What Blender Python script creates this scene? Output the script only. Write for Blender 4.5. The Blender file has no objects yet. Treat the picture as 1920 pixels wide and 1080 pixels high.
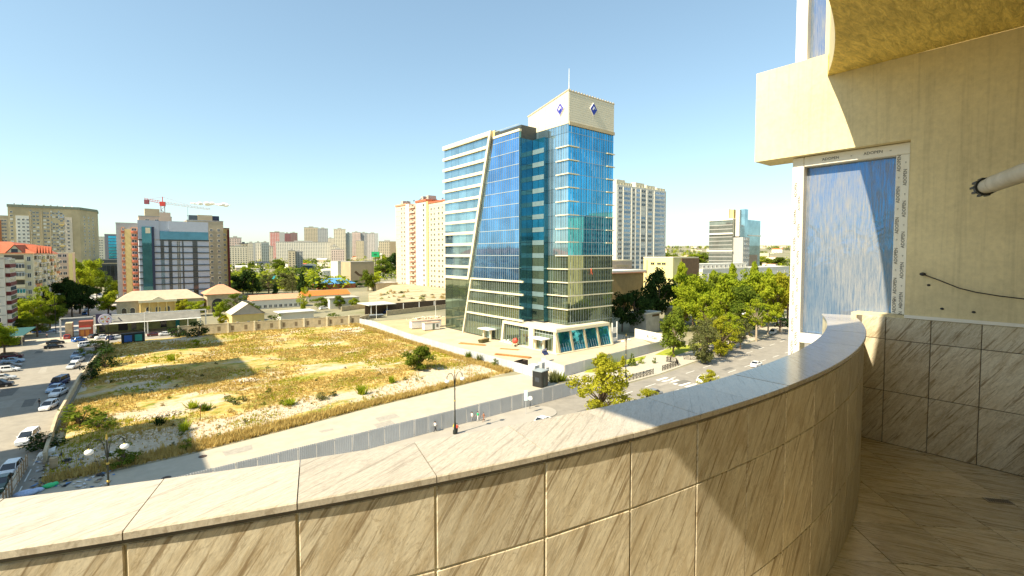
import bpy, bmesh, math, random
from mathutils import Vector, Matrix, noise as mnoise
R = math.radians
scene = bpy.context.scene
COL = scene.collection
rnd = random.Random(7)

# ------------------------------------------------------------------ camera, sky, sun, exposure
EYE = 29.0
F_PX, CX_PX, PP_PX = 900.0, 960.0, 517.0          # focal length and principal point, in pixels of the 1920 wide photograph
PITCH, YAW = R(2.5), R(38.85)
cam_data = bpy.data.cameras.new('camera')
cam_data.sensor_width = 36.0
cam_data.lens = F_PX / 1920.0 * 36.0
cam_data.shift_y = (PP_PX - 540.0) / 1920.0
cam_data.clip_start = 0.05
cam_data.clip_end = 30000.0
cam = bpy.data.objects.new('camera', cam_data)
COL.objects.link(cam)
cam.location = (0, 0, EYE)
cam.rotation_euler = (math.pi / 2 - PITCH, 0, -YAW)
scene.camera = cam

SUN_EL = 46.0
SUN_AZ = -92.6                                     # degrees clockwise from +Y: the sun stands towards -X
world = bpy.data.worlds.new('World')
scene.world = world
world.use_nodes = True
wn = world.node_tree
bg = wn.nodes['Background']
sky = wn.nodes.new('ShaderNodeTexSky')
sky.sky_type = 'NISHITA'
sky.sun_disc = False
sky.sun_elevation = R(SUN_EL)
sky.sun_rotation = R(SUN_AZ)
sky.air_density = 1.0
sky.dust_density = .7
sky.ozone_density = 1.3
tint = wn.nodes.new('ShaderNodeVectorMath')
tint.operation = 'MULTIPLY'
tint.inputs[1].default_value = (1.58, 1.78, 1.70)
flat = wn.nodes.new('ShaderNodeGamma')
flat.inputs['Gamma'].default_value = .74
wn.links.new(sky.outputs[0], flat.inputs['Color'])
wn.links.new(flat.outputs[0], tint.inputs[0])
wn.links.new(tint.outputs[0], bg.inputs['Color'])
bg.inputs['Strength'].default_value = 0.094
sun_data = bpy.data.lights.new('sun', 'SUN')
sun_data.energy = 5.0
sun_data.angle = R(0.55)
sun_data.color = (1.0, 0.88, 0.66)
sun = bpy.data.objects.new('sun', sun_data)
COL.objects.link(sun)
_sd = Vector((math.sin(R(SUN_AZ)) * math.cos(R(SUN_EL)), math.cos(R(SUN_AZ)) * math.cos(R(SUN_EL)), math.sin(R(SUN_EL))))
sun.rotation_euler = _sd.to_track_quat('Z', 'Y').to_euler()
vs = scene.view_settings
vs.view_transform = 'Standard'
vs.look = 'None'
vs.gamma = 1.0
vs.use_curve_mapping = False
vs.exposure = 1.0
scene.cycles.max_bounces = 8
scene.cycles.caustics_reflective = False
scene.cycles.caustics_refractive = False

# ------------------------------------------------------------------ from the photograph's pixels to places on the ground
_fw = Vector((math.sin(YAW) * math.cos(PITCH), math.cos(YAW) * math.cos(PITCH), -math.sin(PITCH)))
_rt = Vector((math.cos(YAW), -math.sin(YAW), 0))
_up = _rt.cross(_fw)
EYEV = Vector((0, 0, EYE))
def ray(u, v): return _fw + _rt * ((u - CX_PX) / F_PX) + _up * ((PP_PX - v) / F_PX)
def G(u, v, z=0.0):
    d = ray(u, v); return EYEV + d * ((z - EYE) / d.z)
def depth(p): return (Vector(p) - EYEV).dot(_fw)
def at_depth(u, v, d): return EYEV + ray(u, v) * d
def az(u): return YAW + math.atan((u - 960.0) / 900.9)
def bx(u, y): return y * math.tan(az(u))           # x of column u on the plane Y = y
def by(u, x): return x / math.tan(az(u))
def zat(v, x, y): return EYE - (v - 477.7) / F_PX * (x * math.sin(YAW) + y * math.cos(YAW))

def smooth(a, b, x):
    t = min(1.0, max(0.0, (x - a) / (b - a))); return t * t * (3 - 2 * t)
def terrain(x, y):
    r = math.hypot(x, y)
    z = 62 * smooth(650, 2600, r) + 110 * smooth(2600, 9000, r)
    if r > 500: z += smooth(500, 900, r) * 5 * mnoise.noise(Vector((x * .003, y * .003, 3.3)))
    return z

# ------------------------------------------------------------------ tagging
def tag(o, label=None, cat=None, group=None, kind=None):
    if label: o['label'] = label
    if cat: o['category'] = cat
    if group: o['group'] = group
    if kind: o['kind'] = kind
    return o
def thing(name, label, cat, loc=(0, 0, 0), rz=0.0, group=None):
    o = bpy.data.objects.new(name, None)
    o.empty_display_size = .3
    COL.objects.link(o)
    o.location = loc; o.rotation_euler = (0, 0, rz)
    return tag(o, label, cat, group)
def put(name, me, parent=None, loc=(0, 0, 0), rot=(0, 0, 0), scale=(1, 1, 1), mats=None):
    o = bpy.data.objects.new(name, me)
    COL.objects.link(o)
    if parent: o.parent = parent
    o.location = loc; o.rotation_euler = rot; o.scale = scale
    if mats:
        for i, m in enumerate(mats):
            if m is not None:
                o.material_slots[i].link = 'OBJECT'; o.material_slots[i].material = m
    return o
def kids(o): return [c for c in KIDS.get(o.name, ())]
KIDS = {}
def copy_tree(root, loc, rz, label=None, group=None, parent=None):
    c = root.copy(); COL.objects.link(c)
    if parent: c.parent = parent
    else:
        c.location = loc; c.rotation_euler = (0, 0, rz)
        if label: c['label'] = label
        if group: c['group'] = group
    for ch in root.children:
        copy_tree(ch, None, None, parent=c)
    return c

# ------------------------------------------------------------------ mesh builder
class MB:
    def __init__(s): s.v = []; s.f = []; s.m = []; s.sm = []
    def face(s, pts, mat=0, smooth=False):
        n = len(s.v); s.v += [tuple(p) for p in pts]; s.f.append(tuple(range(n, n + len(pts)))); s.m.append(mat); s.sm.append(smooth)
    def idx(s, verts, faces, mat=0, smooth=False):
        n = len(s.v); s.v += [tuple(p) for p in verts]
        for f in faces: s.f.append(tuple(i + n for i in f)); s.m.append(mat); s.sm.append(smooth)
    def box(s, x0, y0, z0, x1, y1, z1, mat=0, top=None):
        V = [(x0, y0, z0), (x1, y0, z0), (x1, y1, z0), (x0, y1, z0), (x0, y0, z1), (x1, y0, z1), (x1, y1, z1), (x0, y1, z1)]
        s.idx(V, [(0, 3, 2, 1), (0, 1, 5, 4), (1, 2, 6, 5), (2, 3, 7, 6), (3, 0, 4, 7)], mat)
        s.idx(V[4:], [(0, 1, 2, 3)], mat if top is None else top)
    def bevbox(s, x0, y0, z0, x1, y1, z1, b, mat=0):
        # box with chamfered edges
        X = (x0, x1); Y = (y0, y1); Z = (z0, z1)
        bm = bmesh.new()
        bmesh.ops.create_cube(bm, size=1, matrix=Matrix.Translation(((x0 + x1) / 2, (y0 + y1) / 2, (z0 + z1) / 2)) @ Matrix.Diagonal((x1 - x0, y1 - y0, z1 - z0, 1)))
        bmesh.ops.bevel(bm, geom=list(bm.edges), offset=b, segments=1, affect='EDGES', profile=.5)
        s.idx([v.co.copy() for v in bm.verts], [tuple(v.index for v in f.verts) for f in bm.faces], mat)
        bm.free()
    def prism(s, poly, z0, z1, mat=0, top=None, bottom=True):
        n = len(poly)
        V = [(p[0], p[1], z0) for p in poly] + [(p[0], p[1], z1) for p in poly]
        s.idx(V, [(i, (i + 1) % n, n + (i + 1) % n, n + i) for i in range(n)], mat)
        s.idx(V[n:], [tuple(range(n))], mat if top is None else top)
        if bottom: s.idx(V[:n], [tuple(reversed(range(n)))], mat)
    def slab(s, pts, d, mat=0):
        # polygon pts in 3D extruded by the vector d
        n = len(pts); d = Vector(d)
        V = [Vector(p) for p in pts] + [Vector(p) + d for p in pts]
        s.idx(V, [tuple(reversed(range(n))), tuple(range(n, 2 * n))] + [(i, (i + 1) % n, n + (i + 1) % n, n + i) for i in range(n)], mat)
    def tube(s, pts, r, n=8, mat=0, smooth=True, caps=True):
        pts = [Vector(p) for p in pts]
        rs = r if isinstance(r, (list, tuple)) else [r] * len(pts)
        rings = []
        for i, p in enumerate(pts):
            t = (pts[min(i + 1, len(pts) - 1)] - pts[max(i - 1, 0)]).normalized()
            a = t.cross(Vector((0, 0, 1)))
            if a.length < .05: a = t.cross(Vector((1, 0, 0)))
            a.normalize(); b = t.cross(a)
            rings.append([p + (a * math.cos(k * 2 * math.pi / n) + b * math.sin(k * 2 * math.pi / n)) * rs[i] for k in range(n)])
        V = [q for ring in rings for q in ring]
        s.idx(V, [(i * n + k, i * n + (k + 1) % n, (i + 1) * n + (k + 1) % n, (i + 1) * n + k) for i in range(len(pts) - 1) for k in range(n)], mat, smooth)
        if caps:
            s.idx(rings[0], [tuple(range(n))], mat); s.idx(rings[-1], [tuple(reversed(range(n)))], mat)
    def lathe(s, prof, n=12, c=(0, 0, 0), mat=0, smooth=True):
        V = [(c[0] + r * math.cos(k * 2 * math.pi / n), c[1] + r * math.sin(k * 2 * math.pi / n), c[2] + z) for r, z in prof for k in range(n)]
        s.idx(V, [(i * n + k, i * n + (k + 1) % n, (i + 1) * n + (k + 1) % n, (i + 1) * n + k) for i in range(len(prof) - 1) for k in range(n)], mat, smooth)
    def ball(s, c, r, mat=0, n=10, sq=(1, 1, 1)):
        prof = [(max(1e-4, math.sin(i * math.pi / 7)), -math.cos(i * math.pi / 7)) for i in range(8)]
        V = [(c[0] + r * sq[0] * a * math.cos(k * 2 * math.pi / n), c[1] + r * sq[1] * a * math.sin(k * 2 * math.pi / n), c[2] + r * sq[2] * z) for a, z in prof for k in range(n)]
        s.idx(V, [(i * n + k, i * n + (k + 1) % n, (i + 1) * n + (k + 1) % n, (i + 1) * n + k) for i in range(7) for k in range(n)], mat, True)
    def bar(s, a, b, w, h=None, mat=0):
        # square bar from a to b
        a = Vector(a); b = Vector(b); h = h or w
        t = (b - a).normalized(); u = t.cross(Vector((0, 0, 1)))
        if u.length < .05: u = Vector((1, 0, 0))
        u.normalize(); q = u.cross(t)
        V = [p + u * (su * w / 2) + q * (sq * h / 2) for p in (a, b) for su, sq in ((-1, -1), (1, -1), (1, 1), (-1, 1))]
        s.idx(V, [(0, 1, 2, 3), (7, 6, 5, 4), (0, 4, 5, 1), (1, 5, 6, 2), (2, 6, 7, 3), (3, 7, 4, 0)], mat)
    def mesh(s, name, mats):
        me = bpy.data.meshes.new(name)
        me.from_pydata(s.v, [], s.f)
        for m in mats: me.materials.append(m)
        me.polygons.foreach_set('material_index', s.m)
        me.polygons.foreach_set('use_smooth', s.sm)
        me.update()
        return me
    def build(s, name, mats, parent=None, loc=(0, 0, 0), rot=(0, 0, 0), recalc=False):
        if not isinstance(mats, (list, tuple)): mats = [mats]
        me = s.mesh(name, mats)
        if recalc:
            bm = bmesh.new(); bm.from_mesh(me)
            bmesh.ops.remove_doubles(bm, verts=bm.verts, dist=1e-4)
            bmesh.ops.recalc_face_normals(bm, faces=bm.faces); bm.to_mesh(me); bm.free()
        return put(name, me, parent, loc, rot)

# ------------------------------------------------------------------ materials
MATS = {}
def mat(name, col, rough=.7, metal=0.0, spec=.4, var=.12, scale=.6, bump=0.0, bscale=None, dirt=0.0, dcol=(.12, .10, .07), objrand=0.0, coords='P'):
    """A principled surface whose colour wanders a little (var) with noise of the given scale; dirt mixes in blotches of a second colour."""
    if name in MATS: return MATS[name]
    m = bpy.data.materials.new(name); m.use_nodes = True
    nt = m.node_tree; N = nt.nodes; L = nt.links
    b = N['Principled BSDF']
    b.inputs['Roughness'].default_value = rough
    b.inputs['Metallic'].default_value = metal
    b.inputs['Specular IOR Level'].default_value = spec
    if coords == 'P':
        g = N.new('ShaderNodeNewGeometry'); co = g.outputs['Position']
    else:
        g = N.new('ShaderNodeTexCoord'); co = g.outputs['Object']
    n1 = N.new('ShaderNodeTexNoise'); n1.inputs['Scale'].default_value = scale; n1.inputs['Detail'].default_value = 6; n1.inputs['Roughness'].default_value = .62
    L.new(co, n1.inputs['Vector'])
    mr = N.new('ShaderNodeMapRange'); mr.inputs['From Min'].default_value = .3; mr.inputs['From Max'].default_value = .7
    mr.inputs['To Min'].default_value = 1 - var; mr.inputs['To Max'].default_value = 1 + var
    L.new(n1.outputs['Fac'], mr.inputs['Value'])
    vm = N.new('ShaderNodeVectorMath'); vm.operation = 'SCALE'; vm.inputs[0].default_value = col
    L.new(mr.outputs[0], vm.inputs['Scale'])
    out = vm.outputs[0]
    if objrand:
        oi = N.new('ShaderNodeObjectInfo'); m2 = N.new('ShaderNodeMapRange')
        m2.inputs['To Min'].default_value = 1 - objrand; m2.inputs['To Max'].default_value = 1 + objrand
        L.new(oi.outputs['Random'], m2.inputs['Value'])
        v2 = N.new('ShaderNodeVectorMath'); v2.operation = 'SCALE'; L.new(out, v2.inputs[0]); L.new(m2.outputs[0], v2.inputs['Scale']); out = v2.outputs[0]
    if dirt:
        n2 = N.new('ShaderNodeTexNoise'); n2.inputs['Scale'].default_value = scale * .45; n2.inputs['Detail'].default_value = 8; n2.inputs['Roughness'].default_value = .7
        L.new(co, n2.inputs['Vector'])
        cr = N.new('ShaderNodeMapRange'); cr.inputs['From Min'].default_value = .5; cr.inputs['From Max'].default_value = .75; cr.inputs['To Max'].default_value = dirt
        L.new(n2.outputs['Fac'], cr.inputs['Value'])
        mx = N.new('ShaderNodeMix'); mx.data_type = 'RGBA'; mx.inputs['B'].default_value = (*dcol, 1)
        L.new(cr.outputs[0], mx.inputs['Factor']); L.new(out, mx.inputs['A']); out = mx.outputs['Result']
    L.new(out, b.inputs['Base Color'])
    if bump:
        n3 = N.new('ShaderNodeTexNoise'); n3.inputs['Scale'].default_value = bscale or scale * 8; n3.inputs['Detail'].default_value = 5
        L.new(co, n3.inputs['Vector'])
        bp = N.new('ShaderNodeBump'); bp.inputs['Strength'].default_value = bump; bp.inputs['Distance'].default_value = .05
        L.new(n3.outputs['Fac'], bp.inputs['Height']); L.new(bp.outputs[0], b.inputs['Normal'])
    MATS[name] = m
    return m
def glass(name, tint, metal=.75, rough=.03, var=.25, objrand=.15):
    return mat(name, tint, rough=rough, metal=metal, spec=.8, var=var, scale=.12, objrand=objrand)

cream = mat('cream_paint', (.74, .66, .46), .75, var=.06, scale=.4, dirt=.15, dcol=(.5, .42, .25))
white = mat('white_paint', (.80, .79, .74), .6, var=.06)
dark = mat('dark_paint', (.03, .03, .032), .5)
steel_dark = mat('dark_metal', (.035, .035, .035), .4, metal=.3, var=.2)
win_dark = mat('dark_window', (.03, .04, .055), .12, metal=0, spec=.8, objrand=.6)
win_blue = mat('blue_window', (.16, .24, .34), .1, metal=.5, spec=.8, objrand=.3)
win_mid = mat('grey_window', (.12, .13, .13), .2, spec=.7, objrand=.5)
concrete = mat('concrete', (.42, .39, .33), .85, var=.15, dirt=.3, bump=.2)
grey_roof = mat('grey_roof', (.40, .38, .34), .85, var=.15, dirt=.3)
red_roof = mat('red_roof', (.50, .13, .06), .75, var=.2, scale=1.5)
asphalt = mat('asphalt', (.27, .245, .205), .85, var=.14, scale=.5, dirt=.45, dcol=(.13, .12, .11), bump=.15, bscale=40)
paving = mat('pale_paving', (.47, .42, .33), .85, var=.1, scale=.3, dirt=.25, dcol=(.33, .29, .22))
# ================================================================== THE GROUND
def sheet(name, poly, z, m, kind='structure', label=None, cat=None):
    mb = MB(); mb.face([(p[0], p[1], z) for p in poly]); o = mb.build(name, m)
    return tag(o, label, cat, kind=kind)
city_ground = mat('city_ground', (.26, .235, .15), .95, var=.3, scale=.03, dirt=.9, dcol=(.10, .125, .03))
def make_ground():
    V = []; Fc = []
    rings = [0, 60, 120, 200, 300, 400, 500, 600, 700, 800, 950, 1100, 1300, 1500, 1800, 2100, 2400, 2700, 3200, 4000, 5000, 6500, 8000, 10000, 14000]
    n = 96
    for r in rings:
        for k in range(n):
            a = k * 2 * math.pi / n; x, y = r * math.sin(a), r * math.cos(a)
            V.append((x, y, terrain(x, y)))
    for i in range(len(rings) - 1):
        for k in range(n):
            Fc.append((i * n + k, i * n + (k + 1) % n, (i + 1) * n + (k + 1) % n, (i + 1) * n + k))
    mb = MB(); mb.idx(V, Fc[n:], 0, True)
    mb.idx(V[:0] + [V[0]] + V[n:2 * n], [(0, (k + 1) % n + 1, k + 1) for k in range(n)], 0, True)
    o = mb.build('ground', city_ground, recalc=True)
    tag(o, kind='structure')
make_ground()

# main road along X, pavements, the lot's drive, the parking street
R_Y0, R_Y1 = 38.0, 66.5
def road_y(x): return 66.8 + max(0, x - 100) * .105         # the far kerb bends slowly away
roadpoly = [(-60, 36)] + [(400, 60)] + [(400, 100)] + [(x, road_y(x)) for x in (180, 150, 120, 100, 78)] + [(72, 72), (72, 84), (64, 84), (62, 72), (-60, 67)]
sheet('road', roadpoly, .006, asphalt)
white_line = mat('road_paint', (.72, .70, .64), .7, var=.15, scale=2)
def marking(name, quads):
    mb = MB()
    for q in quads: mb.face([(p[0], p[1], .011) for p in q])
    return tag(mb.build(name, white_line), kind='structure')
lx = [(70 + k * 9.0) for k in range(18)]
marking('lane_line', [[(x, 56.4 + (x - 70) * .03), (x + 4.2, 56.5 + (x - 70) * .03), (x + 4.2, 56.68 + (x - 70) * .03), (x, 56.58 + (x - 70) * .03)] for x in lx] +
        [[(x, 61.6 + (x - 70) * .06), (x + 4.2, 61.8 + (x - 70) * .06), (x + 4.2, 61.98 + (x - 70) * .06), (x, 61.78 + (x - 70) * .06)] for x in lx])
cross_root = None
for k in range(9):
    y = 52.5 + k * 1.45
    mb = MB(); mb.face([(95.0, y, .011), (99.2, y + .05, .011), (99.2, y + .8, .011), (95.0, y + .75, .011)])
    tag(mb.build('crosswalk_stripe', white_line), kind='structure')
def kerbed(name, poly, m, h=.13, z0=0.0):
    mb = MB(); mb.prism(poly, z0, h, 1, 0, bottom=False); return tag(mb.build(name, [m, kerb_m], recalc=False), kind='structure')
kerb_m = mat('kerb_stone', (.45, .42, .36), .8, var=.15)
# pavement in front of the near hoarding, with its rounded end
tip = [(58.5 + 3.4 * math.sin(a), 64.9 + 3.4 * -math.cos(a)) for a in [R(t) for t in range(0, 181, 15)]]
pave_near = [(-60, 60.8)] + [(20, 60.9), (45, 61.0)] + tip + [(55, 68.35), (-60, 68.0)]
kerbed('pavement', pave_near, mat('pavement_grey', (.36, .33, .28), .85, var=.08, scale=.4, dirt=.2, dcol=(.25, .22, .18)))
pave_far = [(79, 67.2), (100, 67.4), (120, 69.4), (150, 72.6), (180, 75.8), (260, 84.5), (260, 96), (160, 84.0), (128, 84.4), (84.6, 85.4), (80, 78)]
kerbed('pavement', pave_far, paving)
# the drive inside the hoarding, and the tower's forecourt
sheet('drive', [(-12, 68.4), (75.5, 68.9), (74.6, 88.5), (66, 90.0), (35.8, 86.8), (19, 84.2), (7, 82.7), (-9, 82.4)], .008, mat('drive_concrete', (.45, .40, .31), .85, var=.1, scale=.5, dirt=.5, dcol=(.36, .31, .23)))
sheet('forecourt', [(76, 85.6), (128, 84.6), (140, 104), (140, 150), (98, 166), (77, 150)], .008, mat('forecourt_sand', (.52, .44, .31), .9, var=.12, scale=.2, dirt=.5, dcol=(.50, .31, .14)))
sheet('site_yard', [(77, 150), (98, 166), (140, 150), (140, 175), (112, 196), (79, 200)], .007, mat('site_sand', (.48, .37, .21), .95, var=.15, scale=.15, dirt=.6, dcol=(.42, .25, .10)))
# parking street on the left
sheet('parking_street', [(-60, 60), (-9.2, 68), (-9.6, 110), (-7.8, 160), (-4.6, 206), (22, 206), (22, 214), (-60, 216)], .008, mat('street_asphalt', (.30, .27, .22), .85, var=.14, scale=.5, dirt=.4, dcol=(.26, .24, .21)))
sheet('cross_street', [(-60, 216.0), (22, 214.0), (22, 236), (-4, 238), (-60, 246)], .012, paving)
sheet('far_street', [(-26, 244), (-5, 240), (0, 470), (-22, 470)], .012, mat('street_pale', (.44, .41, .37), .85, var=.1))
pl = [(-13.2 + (y - 70) * .026, y) for y in range(80, 200, 6)]
mb = MB()
for i, (x, y) in enumerate(pl):
    mb.face([(x + 1.9, y, .016), (x + 2.05, y, .016), (x + 2.17, y + 4.5, .016), (x + 2.02, y + 4.5, .016)])
tag(mb.build('bay_line', white_line), kind='structure')

patch_m = mat('asphalt_patch', (.16, .15, .13), .9, var=.2, scale=1.5); patch_l = mat('pale_patch', (.34, .31, .26), .9, var=.15, scale=1.5)
rp = random.Random(14)
for k in range(26):
    if k < 13: x, y, w, l, m_ = rp.uniform(62, 175), rp.uniform(46, 65), rp.uniform(2, 7), rp.uniform(.8, 2.2), patch_m if k % 2 else patch_l
    elif k < 20: x, y, w, l, m_ = rp.uniform(-24, -14), rp.uniform(84, 205), rp.uniform(.9, 2.5), rp.uniform(2, 9), patch_m if k % 2 else patch_l
    else: x, y, w, l, m_ = rp.uniform(5, 60), rp.uniform(71, 80), rp.uniform(2, 6), rp.uniform(.8, 2.4), patch_l
    sheet('road_patch', [(x + rp.uniform(-.2, .2), y), (x + w, y + rp.uniform(-.2, .2)), (x + w + rp.uniform(-.3, .3), y + l), (x, y + l + rp.uniform(-.2, .2))], .0135, m_)
# ------------------------------------------------------------------ the vacant lot
def lot_material():
    m = bpy.data.materials.new('dry_lot'); m.use_nodes = True
    nt = m.node_tree; N = nt.nodes; L = nt.links; b = N['Principled BSDF']
    b.inputs['Roughness'].default_value = .95; b.inputs['Specular IOR Level'].default_value = .1
    g = N.new('ShaderNodeNewGeometry')
    def ns(scale, detail, rough, sx=1, sy=1):
        mp = N.new('ShaderNodeMapping'); mp.inputs['Scale'].default_value = (sx, sy, 1); L.new(g.outputs['Position'], mp.inputs['Vector'])
        n = N.new('ShaderNodeTexNoise'); n.inputs['Scale'].default_value = scale; n.inputs['Detail'].default_value = detail; n.inputs['Roughness'].default_value = rough
        L.new(mp.outputs[0], n.inputs['Vector']); return n.outputs['Fac']
    def ramp(f, stops):
        r = N.new('ShaderNodeValToRGB'); e = r.color_ramp.elements
        e[0].position = stops[0][0]; e[0].color = (*stops[0][1], 1); e[1].position = stops[-1][0]; e[1].color = (*stops[-1][1], 1)
        for p, c in stops[1:-1]: q = e.new(p); q.color = (*c, 1)
        L.new(f, r.inputs[0]); return r.outputs[0]
    def mix(f, a, bb):
        x = N.new('ShaderNodeMix'); x.data_type = 'RGBA'; L.new(f, x.inputs['Factor']); L.new(a, x.inputs['A']); L.new(bb, x.inputs['B']); return x.outputs['Result']
    straw = ramp(ns(.9, 8, .7, .7, 1.2), [(.28, (.24, .15, .045)), (.42, (.46, .29, .075)), (.52, (.55, .40, .13)), (.60, (.50, .40, .20)), (.72, (.58, .47, .24))])
    sand = ramp(ns(1.4, 8, .7), [(.3, (.42, .34, .23)), (.6, (.60, .51, .38)), (.8, (.66, .58, .45))])
    green = ramp(ns(2.2, 6, .7), [(.3, (.11, .13, .02)), (.7, (.34, .35, .06))])
    patch = ramp(ns(.055, 7, .66, .8, 1.3), [(.50, (0, 0, 0)), (.58, (1, 1, 1))])
    weeds = ramp(ns(.16, 7, .72, .8, 1.2), [(.50, (0, 0, 0)), (.60, (1, 1, 1))])
    # the bare strip behind the verge, worn by feet and wheels
    sx = N.new('ShaderNodeSeparateXYZ'); L.new(g.outputs['Position'], sx.inputs[0])
    m1 = N.new('ShaderNodeMath'); m1.operation = 'MULTIPLY_ADD'; m1.inputs[1].default_value = -.095; L.new(sx.outputs['X'], m1.inputs[0]); L.new(sx.outputs['Y'], m1.inputs[2])
    m2 = N.new('ShaderNodeMath'); m2.operation = 'SUBTRACT'; m2.inputs[1].default_value = 91.0; L.new(m1.outputs[0], m2.inputs[0])
    m3 = N.new('ShaderNodeMath'); m3.operation = 'ABSOLUTE'; L.new(m2.outputs[0], m3.inputs[0])
    m4 = N.new('ShaderNodeMapRange'); m4.inputs['From Min'].default_value = 2.0; m4.inputs['From Max'].default_value = 6.0; m4.inputs['To Min'].default_value = .17; m4.inputs['To Max'].default_value = 0; L.new(m3.outputs[0], m4.inputs['Value'])
    pn = N.new('ShaderNodeMath'); pn.operation = 'ADD'; L.new(ns(.055, 7, .66, .8, 1.3), pn.inputs[0]); L.new(m4.outputs[0], pn.inputs[1])
    patch = ramp(pn.outputs[0], [(.52, (0, 0, 0)), (.60, (1, 1, 1))])
    c = mix(weeds, straw, green)
    c = mix(patch, c, sand)
    L.new(c, b.inputs['Base Color'])
    bp = N.new('ShaderNodeBump'); bp.inputs['Strength'].default_value = .8; bp.inputs['Distance'].default_value = .25
    L.new(ns(2.5, 8, .7), bp.inputs['Height']); L.new(bp.outputs[0], b.inputs['Normal'])
    return m
LOT = [(-9, 83.0), (7, 83.2), (19, 84.6), (35.8, 87.3), (66, 90.6), (74.4, 92), (73.4, 119), (73.6, 150), (76, 186), (75.4, 195.5), (20.5, 205), (-4.4, 206), (-7.6, 160), (-9.4, 110)]
def inside(p, poly):
    x, y = p; c = False; j = len(poly) - 1
    for i in range(len(poly)):
        xi, yi = poly[i][:2]; xj, yj = poly[j][:2]
        if (yi > y) != (yj > y) and x < (xj - xi) * (y - yi) / (yj - yi) + xi: c = not c
        j = i
    return c
def edge_dist(p, poly):
    best = 1e9
    for i in range(len(poly)):
        a = Vector(poly[i][:2]); b = Vector(poly[(i + 1) % len(poly)][:2]); q = Vector(p); ab = b - a
        t = max(0, min(1, (q - a).dot(ab) / ab.length_squared)); best = min(best, (a + ab * t - q).length)
    return best
def lot_z(x, y):
    d = edge_dist((x, y), LOT)
    k = smooth(0, 7, d)
    n = mnoise.noise(Vector((x * .07, y * .09, 1.0))) * .55 + mnoise.noise(Vector((x * .23, y * .28, 5.0))) * .22 + mnoise.noise(Vector((x * .7, y * .8, 9.0))) * .09
    return .03 + k * (.5 + n) if d > 0 else .03
def make_lot():
    step = 1.25
    xs = [-11 + i * step for i in range(72)]; ys = [81 + j * step for j in range(102)]
    bm = bmesh.new()
    vs_ = {}
    for i, x in enumerate(xs):
        for j, y in enumerate(ys):
            if inside((x, y), LOT): vs_[i, j] = bm.verts.new((x, y, lot_z(x, y)))
    for i in range(len(xs) - 1):
        for j in range(len(ys) - 1):
            k = [(i, j), (i + 1, j), (i + 1, j + 1), (i, j + 1)]
            q = [vs_[c] for c in k if c in vs_]
            if len(q) >= 3: bm.faces.new(q).smooth = True
    me = bpy.data.meshes.new('vacant_lot'); bm.to_mesh(me); bm.free(); me.materials.append(lot_material())
    tag(put('vacant_lot', me), kind='structure')
    sheet('lot_edge', LOT, .018, MATS['forecourt_sand'])
make_lot()
# ================================================================== THE BALCONY
ZC = EYE - .53                                     # top of the coping
ZF = EYE - 1.58                                    # balcony floor
ACX, ACY, AR = 2.2, .805 + 6.72, 6.72              # the parapet's inner face is an arc about (ACX, ACY)
def arc(ang, r): return (ACX + r * math.sin(ang), ACY - r * math.cos(ang))

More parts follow.
